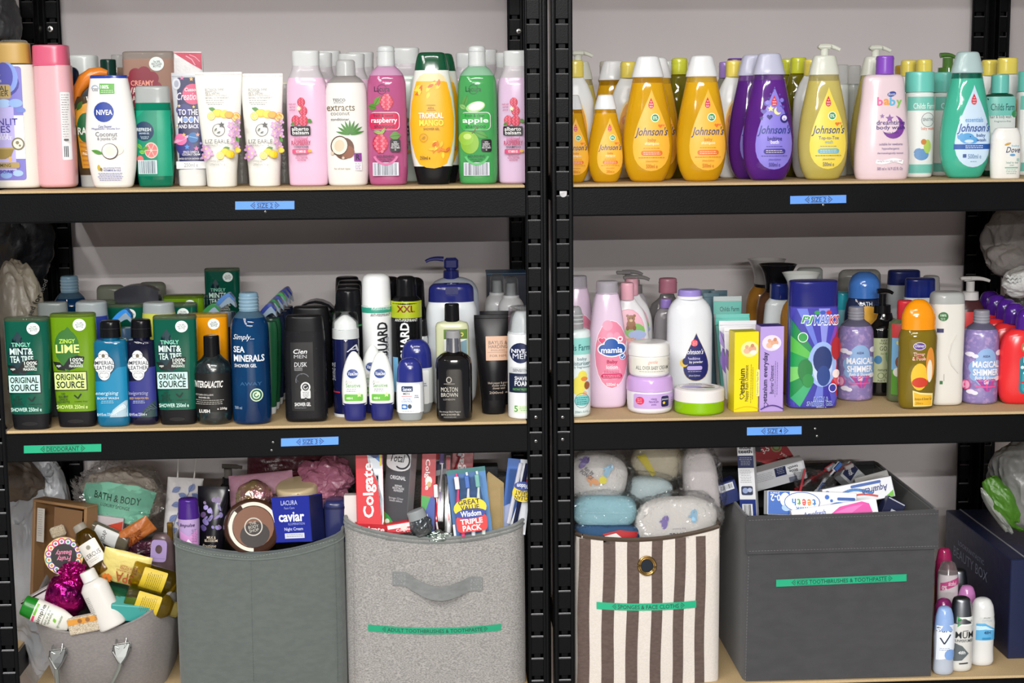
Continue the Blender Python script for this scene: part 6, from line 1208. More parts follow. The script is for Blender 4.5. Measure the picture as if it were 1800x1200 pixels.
# navy caps
plain_bottle('white bottle with navy flat cap, rear one of the pair behind the orange dome', 1584, 476, Y=.36, hw=30, capm=mat('#1a2256', 'pl'), bodym=mat('#b4b8bc', 'pl'), capy=502, group='navy flat capped bottles')
plain_bottle('white bottle with navy flat cap, front one of the pair behind the orange dome', 1612, 490, Y=.27, hw=28, capm=mat('#16246e', 'pl', r=.2), bodym=mat('#d6dade', 'pl'), capy=524, group='navy flat capped bottles')
plain_bottle('grey pump-top bottle at the wall between the navy caps and the white bottle', 1632, 486, Y=.42, hw=14, capm=mat('#a6a4a4', 'pl'), bodym=mat('#a6a4a4', 'pl'), capy=498, group='grey pump at wall')
# red cap
it = It('kids_bath_gel_bottle', 'red-capped bath bottle with meadow picture behind the orange dome bottle', 'bottle', 1586, y1=708, sh='M', b=22)
it.part('body', [(708, 26), (700, 28), (590, 28), (570, 26), (562, 18)], mat('#6f7a58', 'liq', t=.3), n=2.3, rb=4, form=True); cylcap(it, 'cap', 1573, 1601, 530, 562, mat('#d8303c', 'pl'), b=14, rt=3)
it.art('front_label', G(1561, 570, 1611, 594, '#c83a3c', 6, 2)+G(1561, 594, 1611, 650, '#7ab0d8', 8, 4)+G(1561, 650, 1611, 694, '#5a9a34', 8, 3)+E(1572, 636, 6, 10, '#7a4a34')+E(1570, 654, 7, 8, '#e8e4dc')+E(1578, 665, 6, 7, '#7a4a34')+E(1571, 602, 4, 4, '#e8d84a'))
# orange dome
it = It('kids_bath_gel_bottle', 'clear olive-gold bath bottle with glossy orange dome cap in the front row', 'bottle', 1610, y1=720.5, sh='M', b=21)
it.part('body', [(720, 28), (712, 31), (690, 33), (650, 34.5), (620, 33.5), (595, 34), (584, 31), (579, 29)], [mat('#8f7a1e', 'liq', t=.4, c2='#7f6c2a')]*2, n=2.2, rb=4, form=True)
it.part('dome_cap', [(580, 29.5), (560, 29.5), (545, 25), (534, 17), (528, 8)], mat('#f0930c', 'pl', r=.14), n=2.2, rt=3, b=20)
els = E(1607, 608, 11, 7, '#e8e4f0')+E(1607, 608, 10, 6, '#5a3a8c')+T('Disney', 1599, 604.5, 1616, 611.5, '#f4f0f8', .01, .3)+T('Tigger\n& Pooh', 1595, 619, 1618, 633, '#f4dcc8', .06)+T('Tigger\n& Pooh', 1596, 620, 1617, 632, '#b83a2c', .015)
els += Poly([(1597, 686), (1610, 690), (1634, 692), (1634, 715), (1599, 715)], '#eedf9a', 2)+Poly([(1599, 689), (1610, 693), (1632, 695), (1632, 713), (1601, 713)], '#e8b42c', 2)+T('Shampoo & Shower Gel', 1601, 699, 1632, 705, '#5a4420', .02)+T('250ml e', 1603, 707, 1616, 711, '#5a4420')
els += E(1608, 662, 15, 24, '#e8bc2c')+E(1609, 672, 14, 9, '#c83a24')+E(1627, 640, 8, 30, '#d88a34')+E(1626, 652, 5, 20, '#e8dcc4')
it.art('front_label', els)
# white waisted
it = It('shower_bottle', 'white bottle with grip waist and frosted cap turned sideways, green oval sticker', 'bottle', 1659, y1=714.5, sh='M', b=26)
it.part('body', [(714, 27), (706, 29), (680, 29), (650, 28.5), (620, 29), (560, 29.5), (535, 28.5)], mat('#dddad2', 'pl', r=.2), n=3.2, rb=5, form=True)
it.part('cap', [(536, 29), (522, 28), (515, 25)], mat('#b9bcba', 'frost'), n=3, b=25, rt=5)
els = E(1645, 556, 8.5, 8, '#2a6a34')+T('100%', 1640, 552, 1650, 556, '#d6e8d0', .03)+LN(1640, 1650, 559, 2.6, 2, '#d6e8d0')+G(1642, 669, 1647, 675, '#2a6a34', 1, 1)+G(1635, 577, 1646, 584, '#2a2c5c', 2, 1)+L(1649, 657, 1649, 669, .8, '#8a8a84')
it.art('printed_front', els)
m = MB(); s = it.s
for a, b_ in (((1668, 588), (1660, 604)), ((1660, 604), (1656, 625)), ((1656, 625), (1662, 642)), ((1662, 642), (1674, 655))):
    (x0, z0), (x1, z1) = it.P(*a), it.P(*b_); m.tube([(x0, -26.3*s, z0), (x1, -26.3*s, z1)], 1.1*s, 6)
m.obj('grip_ridge', mat('#dddad2', 'pl', r=.2), it.root)
# white pump
it = It('pump_bottle', 'dark bottle with white pump behind the right glitter gel', 'bottle', 1700, Y=.30, sh='M', b=17); B = it.y1
it.part('body', [(B, 28), (570, 30), (545, 26), (527, 15)], mat('#4a2a2c', 'pl'), n=2.3, rb=4, form=True); pump_on(it, 1700, 492, 528, mat('#d8d6d4', 'pl'), nl=34, nw=8, cw=15)
it.art('front_label', G(1676, 548, 1724, 640, '#c82c2c', 6, 4))
mm = MB(); X, Z = it.P(1693, 491); s = it.s; mm.box(X-12*s, X+8*s, -6*s, 6*s, Z-2.5*s, Z+3.5*s, bev=2*s); mm.obj('press_plate', mat('#d8d6d4', 'pl'), it.root)
# red bottles with purple domes
def redb(label, cx, top, y1=None, Y=None):
    it = It('kids_shower_bottle', label, 'bottle', cx, y1=y1, Y=Y, sh='M', b=22, group='red kids shower bottles with purple domes'); B = it.y1; d = B-712
    it.part('body', [(712+d, 38), (700+d, 45), (660+d, 49), (620+d, 47), (590+d, 40), (580+d, 30)], mat('#e02c30', 'pl', r=.24), n=2.5, rb=6, rt=3, form=True)
    it.part('dome_cap', [(580.5+d, 20), (565+d, 19.5), (552+d, 16), (544+d, 9)], mat('#4a1f86', 'pl', r=.15), n=2.1, rt=4, b=18)
    e = R(cx-19, 625+d, cx+30, 692+d, '#1f7a8a', 9)+R(cx-14, 650+d, cx+30, 690+d, '#3a9aa8', 8)+T('RUDOLPH\nWASH', cx-12, 626+d, cx+26, 650+d, '#f0f4f4', .04)+E(cx-10, 610+d, 7, 9, '#a86a44')+E(cx-10, 612+d, 4, 4, '#f0d0b4')+E(cx-14, 645+d, 3, 3, '#cfe8ec')+E(cx-10, 655+d, 2.4, 2.4, '#cfe8ec')+G(cx-16, 670+d, cx+28, 673+d, '#c82c2c', 6, 1)+E(cx-4, 683+d, 6, 4, '#f0e8a0')
    it.art('front_label', e); return it
rb = redb('red kids bottle with purple dome cap, nearest, cut by the right picture edge', 1800, 544, y1=712)
NB = ('second', 'third', 'fourth', 'fifth', 'sixth')
for i, (cx, Y) in enumerate(((1778, .135), (1764, .20), (1748, .265), (1735, .33))): again(rb, cx, Y, f'red kids bottle with purple dome, {NB[i]} in the row going back to the rear post', 'red kids shower bottles with purple domes', 'M')
# ================= BOTTOM SHELF =================
def nz(v, sc, o=0): return noise.fractal(Vector(v)*sc+Vector((o, o*1.7, -o)), 1, 2, 5)
def basket(name, label, x0, x1, yrim, yfront_px, back, mats, bow=.012, rimdip=0, b0=None, taper=1.0, corner=.02, thick=.004, rimh=None, group=None, rz=0, backrise=0, sag=None, nfr=.5, Yf=.02, zb=ZB):
    """open storage box. x0, x1: pixel edges at the rim; yrim = (left, middle, right) pixel rows of the front rim; back = depth in metres"""
    A = at(x0, yrim[0], Yf); B = at(x1, yrim[2], Yf); C = at((x0+x1)/2, yrim[1], Yf)
    cx = (A[0]+B[0])/2; w_ = (B[0]-A[0])/2; root = empty(name, (cx, Yf+back/2, zb+.0004), (0, 0, rz)); hl, hm, hr = A[2]-zb, C[2]-zb, B[2]-zb; d_ = back/2
    N = 96
    def per(t, inset=0, z=1):
        # rounded rectangle perimeter, t in 0..1, starting front-left going right
        W, Dp = w_-inset, d_-inset; r = max(corner-inset, .003); segs = [2*(W-r), PI*r/2, 2*(Dp-r), PI*r/2]*2; Lg = sum(segs); q = t*Lg; pts = None
        k = 0
        while q > segs[k]+1e-9: q -= segs[k]; k += 1
        if k == 0: x, y = -W+r+q, -Dp
        elif k == 1: a = q/r; x, y = W-r+r*math.sin(a), -Dp+r-r*math.cos(a)
        elif k == 2: x, y = W, -Dp+r+q
        elif k == 3: a = q/r; x, y = W-r+r*math.cos(a), Dp-r+r*math.sin(a)
        elif k == 4: x, y = W-r-q, Dp
        elif k == 5: a = q/r; x, y = -W+r-r*math.sin(a), Dp-r+r*math.cos(a)
        elif k == 6: x, y = -W, Dp-r-q
        else: a = q/r; x, y = -W+r-r*math.cos(a), -Dp+r-r*math.sin(a)
        return x, y
    def rim(x, y):
        u = (x+w_)/(2*w_); f = max(0, min(1, (d_-y)/(2*d_))); base = hl+(hr-hl)*u
        dip = hm-(hl+hr)/2; fr = dip*4*u*(1-u)
        return base+fr*(f**nfr if f > 0 else 0)+backrise*(1-f)
    def pt(t, v, inset=0):
        x, y = per(t, inset); h = rim(x, y)-inset*.2; z = h*v; k = taper+(1-taper)*v
        u = x/w_; bulge = bow*(1-u*u)*math.sin(PI*min(1, .25+.75*v)) if y < -d_*.6 else 0
        sb = bow*.2*(1-(y/d_)**2)*math.sin(PI*min(1, .2+.8*v)) if abs(x) > w_*.9 else 0
        return (x*k+math.copysign(sb, x), y*(k if taper != 1 else 1)-bulge, z)
    def shell(rows=14, inset=0, v0=0.0, v1=1.0):
        V = [pt((j)/N, v0+(v1-v0)*i/rows, inset) for i in range(rows+1) for j in range(N)]
        F = [(i*N+j, i*N+(j+1) % N, (i+1)*N+(j+1) % N, (i+1)*N+j) for i in range(rows) for j in range(N)]; return V, F
    V, F = shell(); V2, F2 = shell(14, thick); n = len(V)
    V += V2; F += [tuple(i+n for i in q[::-1]) for q in F2]
    top = 14*N; F += [(top+j, top+(j+1) % N, n+top+(j+1) % N, n+top+j) for j in range(N)]
    F.append(tuple(range(N))[::-1]); F.append(tuple(n+i for i in range(N)))
    body = mesh_obj('fabric_body', V, F, mats[0], root, None, .9)
    if label: tag(root, label, 'storage basket', group)
    root['category'] = 'storage box'
    def rim_tube(name, v, r, m, n_=6, flat=1.0, off=0):
        mb = MB(); P = [Vector(pt(j/N, v, thick*.4 if off == 0 else -off)) for j in range(N)]; P.append(P[0]); mb.tube(P, r, n_, 0, False); return mb.obj(name, m, root)
    def surf(px, py, e=.0006):      # photo pixel to a point on the outer front
        P = at(px, py, Yf); lx = P[0]-cx; z = P[2]-zb; u = max(-1, min(1, lx/w_)); v = z/max(rim(lx, -d_), .01)
        y = -d_-bow*(1-u*u)*math.sin(PI*min(1, .25+.75*v))
        for _ in range(2):
            P = at(px, py, Yf+d_+y); lx = P[0]-cx; z = P[2]-zb; u = max(-1, min(1, lx/w_)); v = z/max(rim(lx, -d_), .01); y = -d_-bow*(1-u*u)*math.sin(PI*min(1, .25+.75*v))
        return (lx, y-e, z)
    return root, body, pt, surf, rim_tube, rim, (w_, d_, cx)
def stitches(root, surf, pts, m, name='stitching', dash=3.2, gap=2.2, w_=.8):
    mb = MB()
    for a, b_ in zip(pts[:-1], pts[1:]):
        Lg = math.hypot(b_[0]-a[0], b_[1]-a[1]); q = 0
        while q < Lg:
            t0, t1 = q/Lg, min(1, (q+dash)/Lg); p0 = surf(a[0]+(b_[0]-a[0])*t0, a[1]+(b_[1]-a[1])*t0, .0005); p1 = surf(a[0]+(b_[0]-a[0])*t1, a[1]+(b_[1]-a[1])*t1, .0005); mb.tube([p0, p1], .0004*w_*1.2, 4); q += dash+gap
    return mb.obj(name, m, root)
# ---- grey-green basket (second from left)
FG = mat('#5b615e', 'felt', c2='#565c59', s=60)
rt, bd, pt_, sf, rtube, rim_, dims = basket('storage_basket', 'plain grey-green fabric basket with centre seam, second from the left', 304, 602, (947, 972, 936), 0, .36, [FG], bow=.014, corner=.015, Yf=.018)
rtube('rim_binding', 1.0, .0026, mat('#50565a', 'felt', c2='#4c5250', s=60)); rtube('rim_hem', .955, .0016, mat('#646c68', 'felt', c2='#606763', s=60), off=.0003)
SM = mat('#4a514e', 'pl', r=.7); stitches(rt, sf, [(441, 978), (443, 1090), (446, 1198)], SM); stitches(rt, sf, [(306, 956), (370, 974), (441, 980), (520, 966), (592, 948)], mat('#8f9793', 'pl', r=.8)); stitches(rt, sf, [(588, 945), (592, 1080), (594, 1198)], SM)
# ---- woven light grey basket with handle
FL = mat('#a5a29f', 'felt', c2='#7d7b78', s=330)
rt, bd, pt_, sf, rtube, rim_, dims = basket('storage_basket', 'light grey woven fabric basket with strap handle and green toothbrush tape', 604, 923, (918, 947, 918), 0, .38, [FL], bow=.016, corner=.03, Yf=.018)
FB = mat('#7b7f7d', 'felt', c2='#717573', s=60)
rtube('rim_binding', 1.0, .0036, FB); rtube('rim_hem', .975, .0022, FB, off=.0002)
stitches(rt, sf, [(620, 925), (622, 1060), (624, 1198)], mat('#77736f', 'pl', r=.8))
mb = MB(); HP = [(690, 1016), (705, 1018), (720, 1024), (745, 1034), (770, 1039), (795, 1038), (815, 1030), (830, 1026), (848, 1026)]
def strap(sfc, pts, h, lift, m, root, name):
    V = []; F = []; n = len(pts)
    for i, (x, y) in enumerate(pts):
        t = i/(n-1); e = .001+lift*math.sin(PI*max(0, min(1, (t-.14)/.72)))
        for yy in (y-h/2, y+h/2):
            for k in (0, .0022): p = sfc(x, yy, e+k); V.append(p)
    for i in range(n-1): a = i*4; F += [(a+1, a+5, a+7, a+3), (a, a+2, a+6, a+4), (a, a+4, a+5, a+1), (a+2, a+3, a+7, a+6)]
    F += [(0, 1, 3, 2), tuple(4*(n-1)+q for q in (0, 2, 3, 1))]
    return mesh_obj(name, V, F, m, root, None, .6)
HS = [(690+158*i/20, 1016+10*(i/20)+17*math.sin(PI*max(0, min(1, (i/20-.15)/.72)))) for i in range(21)]
hd = strap(sf, HS, 24, .016, mat('#7d807f', 'felt', c2='#747776', s=60), rt, 'strap_handle')
stitches(rt, lambda x, y, e: sf(x, y, .0042), [(693, 1008), (712, 1010), (712, 1026), (693, 1024), (693, 1008), (712, 1026)], mat('#a9acab', 'pl', r=.8), 'stitching'); stitches(rt, lambda x, y, e: sf(x, y, .0042), [(828, 1018), (846, 1018), (846, 1034), (828, 1034), (828, 1018), (846, 1034)], mat('#a9acab', 'pl', r=.8), 'stitching')
GRN2 = '#14946c'
tape(rt, 'label_tape', 647, 881, 1097, 1096, 11.5, 'ADULT TOOTHBRUSHES & TOOTHPASTE', GRN2, GINK, 681, 848, bow=6.5, surf=sf, lbl='green tape reading ADULT TOOTHBRUSHES & TOOTHPASTE')
rt.children[-1].matrix_parent_inverse = Matrix()
# ---- felt basket at far left, tapered, with looped handles
FF = mat('#7f7976', 'felt', c2='#746f6d', s=200)
rt, bd, pt_, sf, rtube, rim_, dims = basket('storage_basket', 'light grey felt tub with metal-ringed rope handles, lowest rim at the far left', 40, 303, (1092, 1112, 1052), 0, .28, [FF], bow=.022, corner=.07, Yf=.012, taper=.74, thick=.006, backrise=.05)
rtube('rim_edge', 1.0, .0032, FF)
MT = mat('#9a9c98', 'metal', r=.35); HM = mat('#6a6c66', 'pl', r=.4)
for (ax, ay, sg) in ((101, 1144, 1), (213, 1134, -1)):
    mb = MB(); P = lambda x, y, e=.004: sf(x, y, e)
    mb.tube([P(ax-12, ay-2), P(ax-14, ay+10), P(ax-4, ay+28), P(ax, ay+33)], .0016, 6); mb.tube([P(ax+16, ay-6), P(ax+17, ay+4), P(ax+8, ay+22), P(ax, ay+33)], .0016, 6)
    mb.tube([P(ax-12, ay-2), P(ax+16, ay-6)], .0014, 6); mb.tube([P(ax-8, ay-11, .001), P(ax-9, ay, .005), P(ax-3, ay+4, .005)], .0012, 6); mb.tube([P(ax+9, ay-13, .001), P(ax+9, ay-2, .005), P(ax+5, ay+3, .005)], .0012, 6)
    h = mb.obj('handle_bracket', MT, rt)
    V = [P(ax-12, ay-2, .0036), P(ax+16, ay-6, .0036), P(ax+8, ay+20, .0036), P(ax, ay+32, .0036), P(ax-8, ay+20, .0036)]; mesh_obj('bracket_plate', V, [(0, 4, 3, 2, 1)], mat('#8a8c8a', 'metal', r=.4), h, None, False)
    mb = MB()
    pts = [P(ax+sg*2*t, ay+30+40*t, .006) for t in (0, .3, .6, 1, 1.5, 2)] if sg > 0 else [P(ax-14*t**1.3, ay+30+34*t, .006) for t in (0, .3, .6, 1, 1.5, 2)]
    mb.tube(pts, .0042, 8); mb.obj('rope_handle', HM, h)
# ---- striped basket
ST = mat('#d6cec6', 'felt', c2='#cdc5bc', s=300); BR = mat('#54453f', 'felt', c2='#5e4f48', s=120)
rt, bd, pt_, sf, rtube, rim_, dims = basket('storage_basket', 'brown and cream striped fabric basket with brass eyelet', 1012, 1268, (940, 948, 924), 0, .36, [ST], bow=.012, corner=.012, Yf=.016)
edges = [(1003, 1, 0), (1019.5, 1038), (1062, 1081), (1104, 1125), (1147, 1167), (1188, 1206), (1225, 1242), (1258.5, 1269)]
edges = [(1018, 1038, 1014, 1035), (1061, 1082, 1056, 1078), (1103.5, 1125, 1099, 1120), (1147, 1166, 1142, 1161), (1187, 1206, 1181, 1199), (1224, 1241, 1220, 1237)]
mb = MB()
for a, b_, c, d in edges:
    V = []; n = 24
    for i in range(n+1):
        t = i/n; y = 936+(1205-936)*t
        for k in range(4): u = k/3; x = (a+(b_-a)*u)*(1-t)+(c+(d-c)*u)*t; x += .8*math.sin(t*9+a); yt = 952-10*abs((x-1100)/170)**1.5*(1 if x > 1100 else .9)-3; V.append(sf(x, max(y, yt), .0007))
    mb.add(V, [(i*4+k, (i+1)*4+k, (i+1)*4+k+1, i*4+k+1) for i in range(n) for k in range(3)], 0)
mb.obj('stripe_panel', BR, rt, True)
rtube('rim_binding', 1.0, .0042, mat('#4a3d32', 'pl', r=.6))
mb = MB()
for R_, r_ in ((15.5, 2.4), (12.6, 1.6)): mb.tube([sf(1137+R_*.95*math.cos(2*PI*i/24), 994+R_*math.sin(2*PI*i/24), .0022) for i in range(25)], r_*.001, 8, 0, False)
ey = mb.obj('eyelet', mat('#9a7d4c', 'metal', r=.3), rt)
V = [sf(1137, 994, .0012)]+[sf(1137+12.2*math.cos(2*PI*i/20), 994+12.4*math.sin(2*PI*i/20), .0012) for i in range(20)]; mesh_obj('eyelet_opening', V, [(0, 1+(i+1) % 20, 1+i) for i in range(20)], mat('#0f1a26', 'pl', r=.5), ey, None, False)
tape(rt, 'label_tape', 1048.5, 1223.5, 1057.5, 1055, 12.5, 'SPONGES & FACE CLOTHS', GRN, GINK, 1086, 1193, bow=4, surf=sf, lbl='green tape reading SPONGES & FACE CLOTHS')
rt.children[-1].matrix_parent_inverse = Matrix()
# ---- dark grey box on the right
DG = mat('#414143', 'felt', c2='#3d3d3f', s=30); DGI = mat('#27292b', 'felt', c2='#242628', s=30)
rt, bd, pt_, sf, rtube, rim_, dims = basket('storage_box', 'large dark grey square fabric box holding kids toothpaste', 1311, 1649, (909, 905, 897), 0, .385, [DG], bow=.002, corner=.004, Yf=.012, thick=.0035)
mb = MB()
for y0_, y1_, e in ((0, 0, 0),):
    V = []; n = 30
    for i in range(n+1):
        u = i/n; x = 1311+338*u; yt = 909-12*u
        for k in range(4): V.append(sf(x, yt+(66+3*0)*k/3-1+(u*2 if k == 3 else 0), .0022+.0008*(k == 3)))
        V.append(sf(x, yt+66, .0002))
    mb.add(V, [(i*5+k, (i+1)*5+k, (i+1)*5+k+1, i*5+k+1) for i in range(n) for k in range(4)], 0)
mb.obj('fold_over_hem', DG, rt, .5)
SG_ = mat('#7b7b7e', 'pl', r=.8)
stitches(rt, lambda x, y, e: sf(x, y, .0032), [(1316, 914), (1647, 902)], SG_); stitches(rt, lambda x, y, e: sf(x, y, .0034), [(1316, 968), (1647, 959)], SG_); stitches(rt, sf, [(1316, 978), (1310, 1198)], SG_)
rtube('rim_binding', 1.0, .0028, DG)
tape(rt, 'label_tape', 1364, 1593, 1018.5, 1008.5, 12.5, 'KIDS TOOTHBRUSHES & TOOTHPASTE', GRN, GINK, 1401, 1558, surf=lambda x, y, e: sf(x, y, e+.0004), lbl='green tape reading KIDS TOOTHBRUSHES & TOOTHPASTE')
rt.children[-1].matrix_parent_inverse = Matrix()
w_, d_, cxx = dims
mb = MB(); v = []
inn = MB()
for sgx, sgy in ((0, 1), (1, 0), (-1, 0)):
    pass
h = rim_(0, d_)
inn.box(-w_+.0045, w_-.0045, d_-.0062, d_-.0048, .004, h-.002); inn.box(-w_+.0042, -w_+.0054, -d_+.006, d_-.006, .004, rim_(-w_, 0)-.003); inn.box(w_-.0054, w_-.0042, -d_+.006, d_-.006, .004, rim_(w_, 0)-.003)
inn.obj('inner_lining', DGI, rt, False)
# ---------------- loose things ----------------
import bmesh
_ICO = {}
def ico(n):
    if n not in _ICO:
        b = bmesh.new(); bmesh.ops.create_icosphere(b, subdivisions=n, radius=1); b.verts.ensure_lookup_table()
        _ICO[n] = ([v.co.copy() for v in b.verts], [tuple(v.index for v in f.verts) for f in b.faces]); b.free()
    return _ICO[n]
def blob(it, name, rx, ry, rz, m, amp=.12, sc=1.6, seed=0, ox=0, oy=0, sq=2.0, ridge=True, hf=0, parent=None, sub=5, smooth=.5, od=0):
    """crumpled or soft rounded lump; rx, rz = half width and half height in pixels, ry = half depth"""
    vs, fs = ico(sub); V = []; s = it.s
    for v in vs:
        p = Vector([math.copysign(abs(c)**(2/sq), c) for c in v]) if sq != 2 else v.copy()
        if sq != 2: p /= max(abs(p.x)**sq+abs(p.y)**sq+abs(p.z)**sq, 1e-6)**(1/sq)
        q = p*sc+Vector((seed*3.1, seed*1.7, -seed)); n = noise.noise(q)*.6
        if ridge: n += .34*(.35-abs(noise.noise(q*1.9)))+.12*(.3-abs(noise.noise(q*4.1)))
        if hf: n += hf*(.3-abs(noise.noise(q*3.3)))+hf*.7*(.3-abs(noise.noise(q*7.5)))
        p = p*(1+amp*n*2); V.append((ox*s+p.x*rx*s, od*s+p.y*ry*s, -oy*s+p.z*rz*s))
    return mesh_obj(name, V, fs, m, parent or it.root, None, smooth)
def free(name, label, cat, cx, cy, Y, roll=0, tilt=0, yaw=0, group=None):
    it = It(name, label, cat, cx, Y=Y, cy=cy, group=group, rot=(0, 0, 0)); it.root.rotation_euler = (Matrix.Rotation(yaw, 3, 'Z')@Matrix.Rotation(roll, 3, 'Y')@Matrix.Rotation(tilt, 3, 'X')).to_euler(); return it
def fbox(it, name, w_, h_, d_, m, bev=.8, ox=0, oy=0, od=0, parent=None): return it.box(name, ox-w_/2, ox+w_/2, oy-h_/2, oy+h_/2, od-d_/2, od+d_/2, m, bev, parent)
def fcarton(name, label, cx, cy, Y, w_, h_, d_, col, els, roll=0, tilt=0, yaw=0, cat='carton', group=None, side=None):
    it = free(name, label, cat, cx, cy, Y, roll, tilt, yaw, group); fbox(it, 'carton', w_, h_, d_, mat(col, 'print'))
    if side:
        for sx in (-1, 1): it.box('side_panel', sx*(w_/2+.1)-.15, sx*(w_/2+.1)+.15, -h_/2+1, h_/2-1, -d_/2+1, d_/2-1, mat(side, 'print'), 0)
    it.art('printed_front', els, flat=True, yo=-d_/2); return it
def sachet(it, name, w_, h_, d_, m, amp=.3, seed=0, ends='y', n=26, parent=None):
    V = []; F = []; s = it.s
    for sd in (-1, 1):
        for j in range(n+1):
            for i in range(n+1):
                u, v = i/n*2-1, j/n*2-1; e = max(0, 1-abs(v)**2.6)**.7 if ends == 'y' else max(0, 1-abs(u)**2.6)**.7
                g = max(0, 1-abs(u)**4)**.6 if ends == 'y' else max(0, 1-abs(v)**4)**.6
                th = d_/2*e*g; nn_ = noise.noise(Vector((u*2.2+seed, v*2.2, sd*.7)))*d_*amp*.5+abs(noise.noise(Vector((u*5+seed, v*5, 3+sd))))*d_*amp*.35
                V.append((u*w_/2*s, sd*(th+.3)*s+nn_*s*.6*(e+.15), v*h_/2*s))
    k = (n+1)**2
    for j in range(n):
        for i in range(n): a = j*(n+1)+i; F.append((a, a+1, a+n+2, a+n+1)); F.append((k+a, k+a+n+1, k+a+n+2, k+a+1))
    for i in range(n):
        for a, b_ in ((i, i+1), (n*(n+1)+i, n*(n+1)+i+1), (i*(n+1), (i+1)*(n+1)), (i*(n+1)+n, (i+1)*(n+1)+n)): F.append((a, b_, k+b_, k+a))
    return mesh_obj(name, V, F, m, parent or it.root, None, .8)
def flatlbl(it, name, els, d_, parent=None): return it.art(name, els, flat=True, yo=-d_, parent=parent)
FILM = mat('#f4f6f6', 'film'); FILMD = mat('#ffffff', 'film', a=.22)
def wrap(it, rx, ry, rz, seed, ox=0, oy=0, amp=.22, name='clear_wrapper', m=None): return blob(it, name, rx, ry, rz, m or FILM, amp, 2.2, seed, ox, oy, 2.3, hf=.5, sub=6, smooth=.35)
# ---- contents of the dark grey box
KG = 'kids toothpaste cartons in the dark grey box'
WH = '#dcdde0'
els = G(-14, -78, 14, -60, '#e9eaec', 3, 1)+T('little\nteeth', -12, -52, 12, -38, '#16182c', .05)+G(-14, -34, 14, -12, '#1a2450', 3, 3)+LN(-11, 11, -30, 3, 5, '#b8bcc8')+G(-14, -12, 14, 44, '#dcdde0', 3, 3)+LN(-11, 9, -8, 3, 8, '#8a8d94')+R(-10, 20, 10, 36, '#2a3450', 3)+E(-3, 28, 5, 5, '#8a9ac0')+E(5, 27, 4, 4, '#a9b4d0')+G(-14, 44, 14, 78, '#1c2f74', 3, 3)+BC(-10, 52, 8, 74, '#22242c', '#dcdde0', 3, 9)
fcarton('toothpaste_carton', 'white and navy toothpaste carton standing tallest at the left of the dark box', 1314, 831, .105, 28, 158, 26, WH, els, roll=-.07, yaw=-.35, group=KG)
fcarton('toothpaste_carton', 'small navy carton end with barcode left of the tallest standing carton', 1278, 862, .13, 34, 40, 30, '#1c2a60', G(-15, -17, 12, -4, '#cfd2d8', 2, 1)+BC(-14, -16, 11, -6, '#22242c', '#cfd2d8', 2, 9), roll=-.3, group=KG)
fcarton('toothpaste_carton', 'long white carton lying behind, sloping up to the right with navy band', 1366, 832, .17, 96, 34, 30, '#cdced2', G(-6, -16, 14, 0, '#1a2450', 3, 2)+LN(-3, 12, -14, 3, 4, '#b8bcc8')+R(14, -15, 44, 2, '#e6e7ea', 3)+T('little\nteeth', 18, -13, 36, -1, '#16182c', .04, 0, PI)+LN(-44, -8, -12, 3, 5, '#8f9298')+G(16, 6, 30, 15, '#6a7080', 2, 1), roll=-.25, tilt=.1, group=KG)
it = free('toothbrush_hang_card', 'red hanging card marked 3-5 years at the back of the dark box', 'toothbrush pack', 1358, 798, .235, roll=.35, tilt=-.25)
els = Poly([(-30, -18), (-10, -22), (20, -22), (38, -8), (44, 20), (-34, 20), (-38, 0)], '#a82228', 4)
m = MB(); s = it.s
P8 = [(-30, 18), (-10, 22), (20, 22), (38, 8), (44, -20), (-34, -20), (-38, 0)]; m.add([(x*s, sd, y*s) for sd in (-.0006, .0006) for x, y in P8], [tuple(range(7))[::-1], tuple(7+i for i in range(7))]+[(i, (i+1) % 7, 7+(i+1) % 7, 7+i) for i in range(7)]); m.obj('card', mat('#a82228', 'print'), it.root, False)
flatlbl(it, 'printed_front', E(-28, 0, 7, 5, '#1a1a1c')+T('3-5', -22, -8, -8, 2, '#f0e8e4', .04, 0, -.9)+E(2, -14, 10, 9, '#7a9a5a')+E(2, -14, 7.6, 6.6, '#a82228')+E(2, -14, 5.6, 4.8, '#7a9a5a')+T('years', 12, -6, 34, 0, '#f0d8d0', .01, 0, .3)+LN(10, 36, 4, 3, 4, '#e8b8b0'), .9)
def tbrush(label, cx, cy, Y, L_, roll, col, col2, group='toothbrushes in the baskets', tilt=-.3, wrapd=False, name='toothbrush'):
    it = free(name, label, 'toothbrush', cx, cy, Y, roll, tilt, 0, group); s = it.s; m = MB()
    n = 12; pts = [(1.2*math.sin(i*.7)*s, 0, (-L_/2+(L_*.78)*i/n)*s) for i in range(n+1)]; m.tube(pts, [s*(3.0+1.1*math.sin(i*.9)) if i < 8 else s*1.8 for i in range(n+1)], 8); m.obj('handle', mat(col, 'pl', r=.2), it.root)
    m = MB(); m.box(-4*s, 4*s, -2*s, 1.5*s, L_*.26*s, L_*.5*s, bev=1.5*s); h = m.obj('brush_head', mat(col, 'pl', r=.2), it.root); m = MB(); m.box(-3.4*s, 3.4*s, -8*s, -2*s, L_*.28*s, L_*.48*s, 0, bev=.5*s); m.obj('bristles', mat(col2, 'pl', r=.6), h); 
    m = MB(); m.tube([(p[0], -2.2*s, p[2]) for p in pts[2:7]], 1.6*s, 6); m.obj('rubber_grip', mat(col2, 'pl'), it.root)
    if wrapd: it.box('clear_blister', -8, 8, -L_/2-4, L_/2+3, -10, 4, FILMD, 2)
    return it
tbrush('red and clear packed toothbrush in the middle of the dark box', 1432, 838, .20, 90, 1.1, '#b83038', '#d8d8e0', wrapd=True)
tbrush('blue and white toothbrush packed beside the red one in the dark box', 1452, 842, .17, 80, .8, '#dfe2ea', '#3a68b0', wrapd=True)
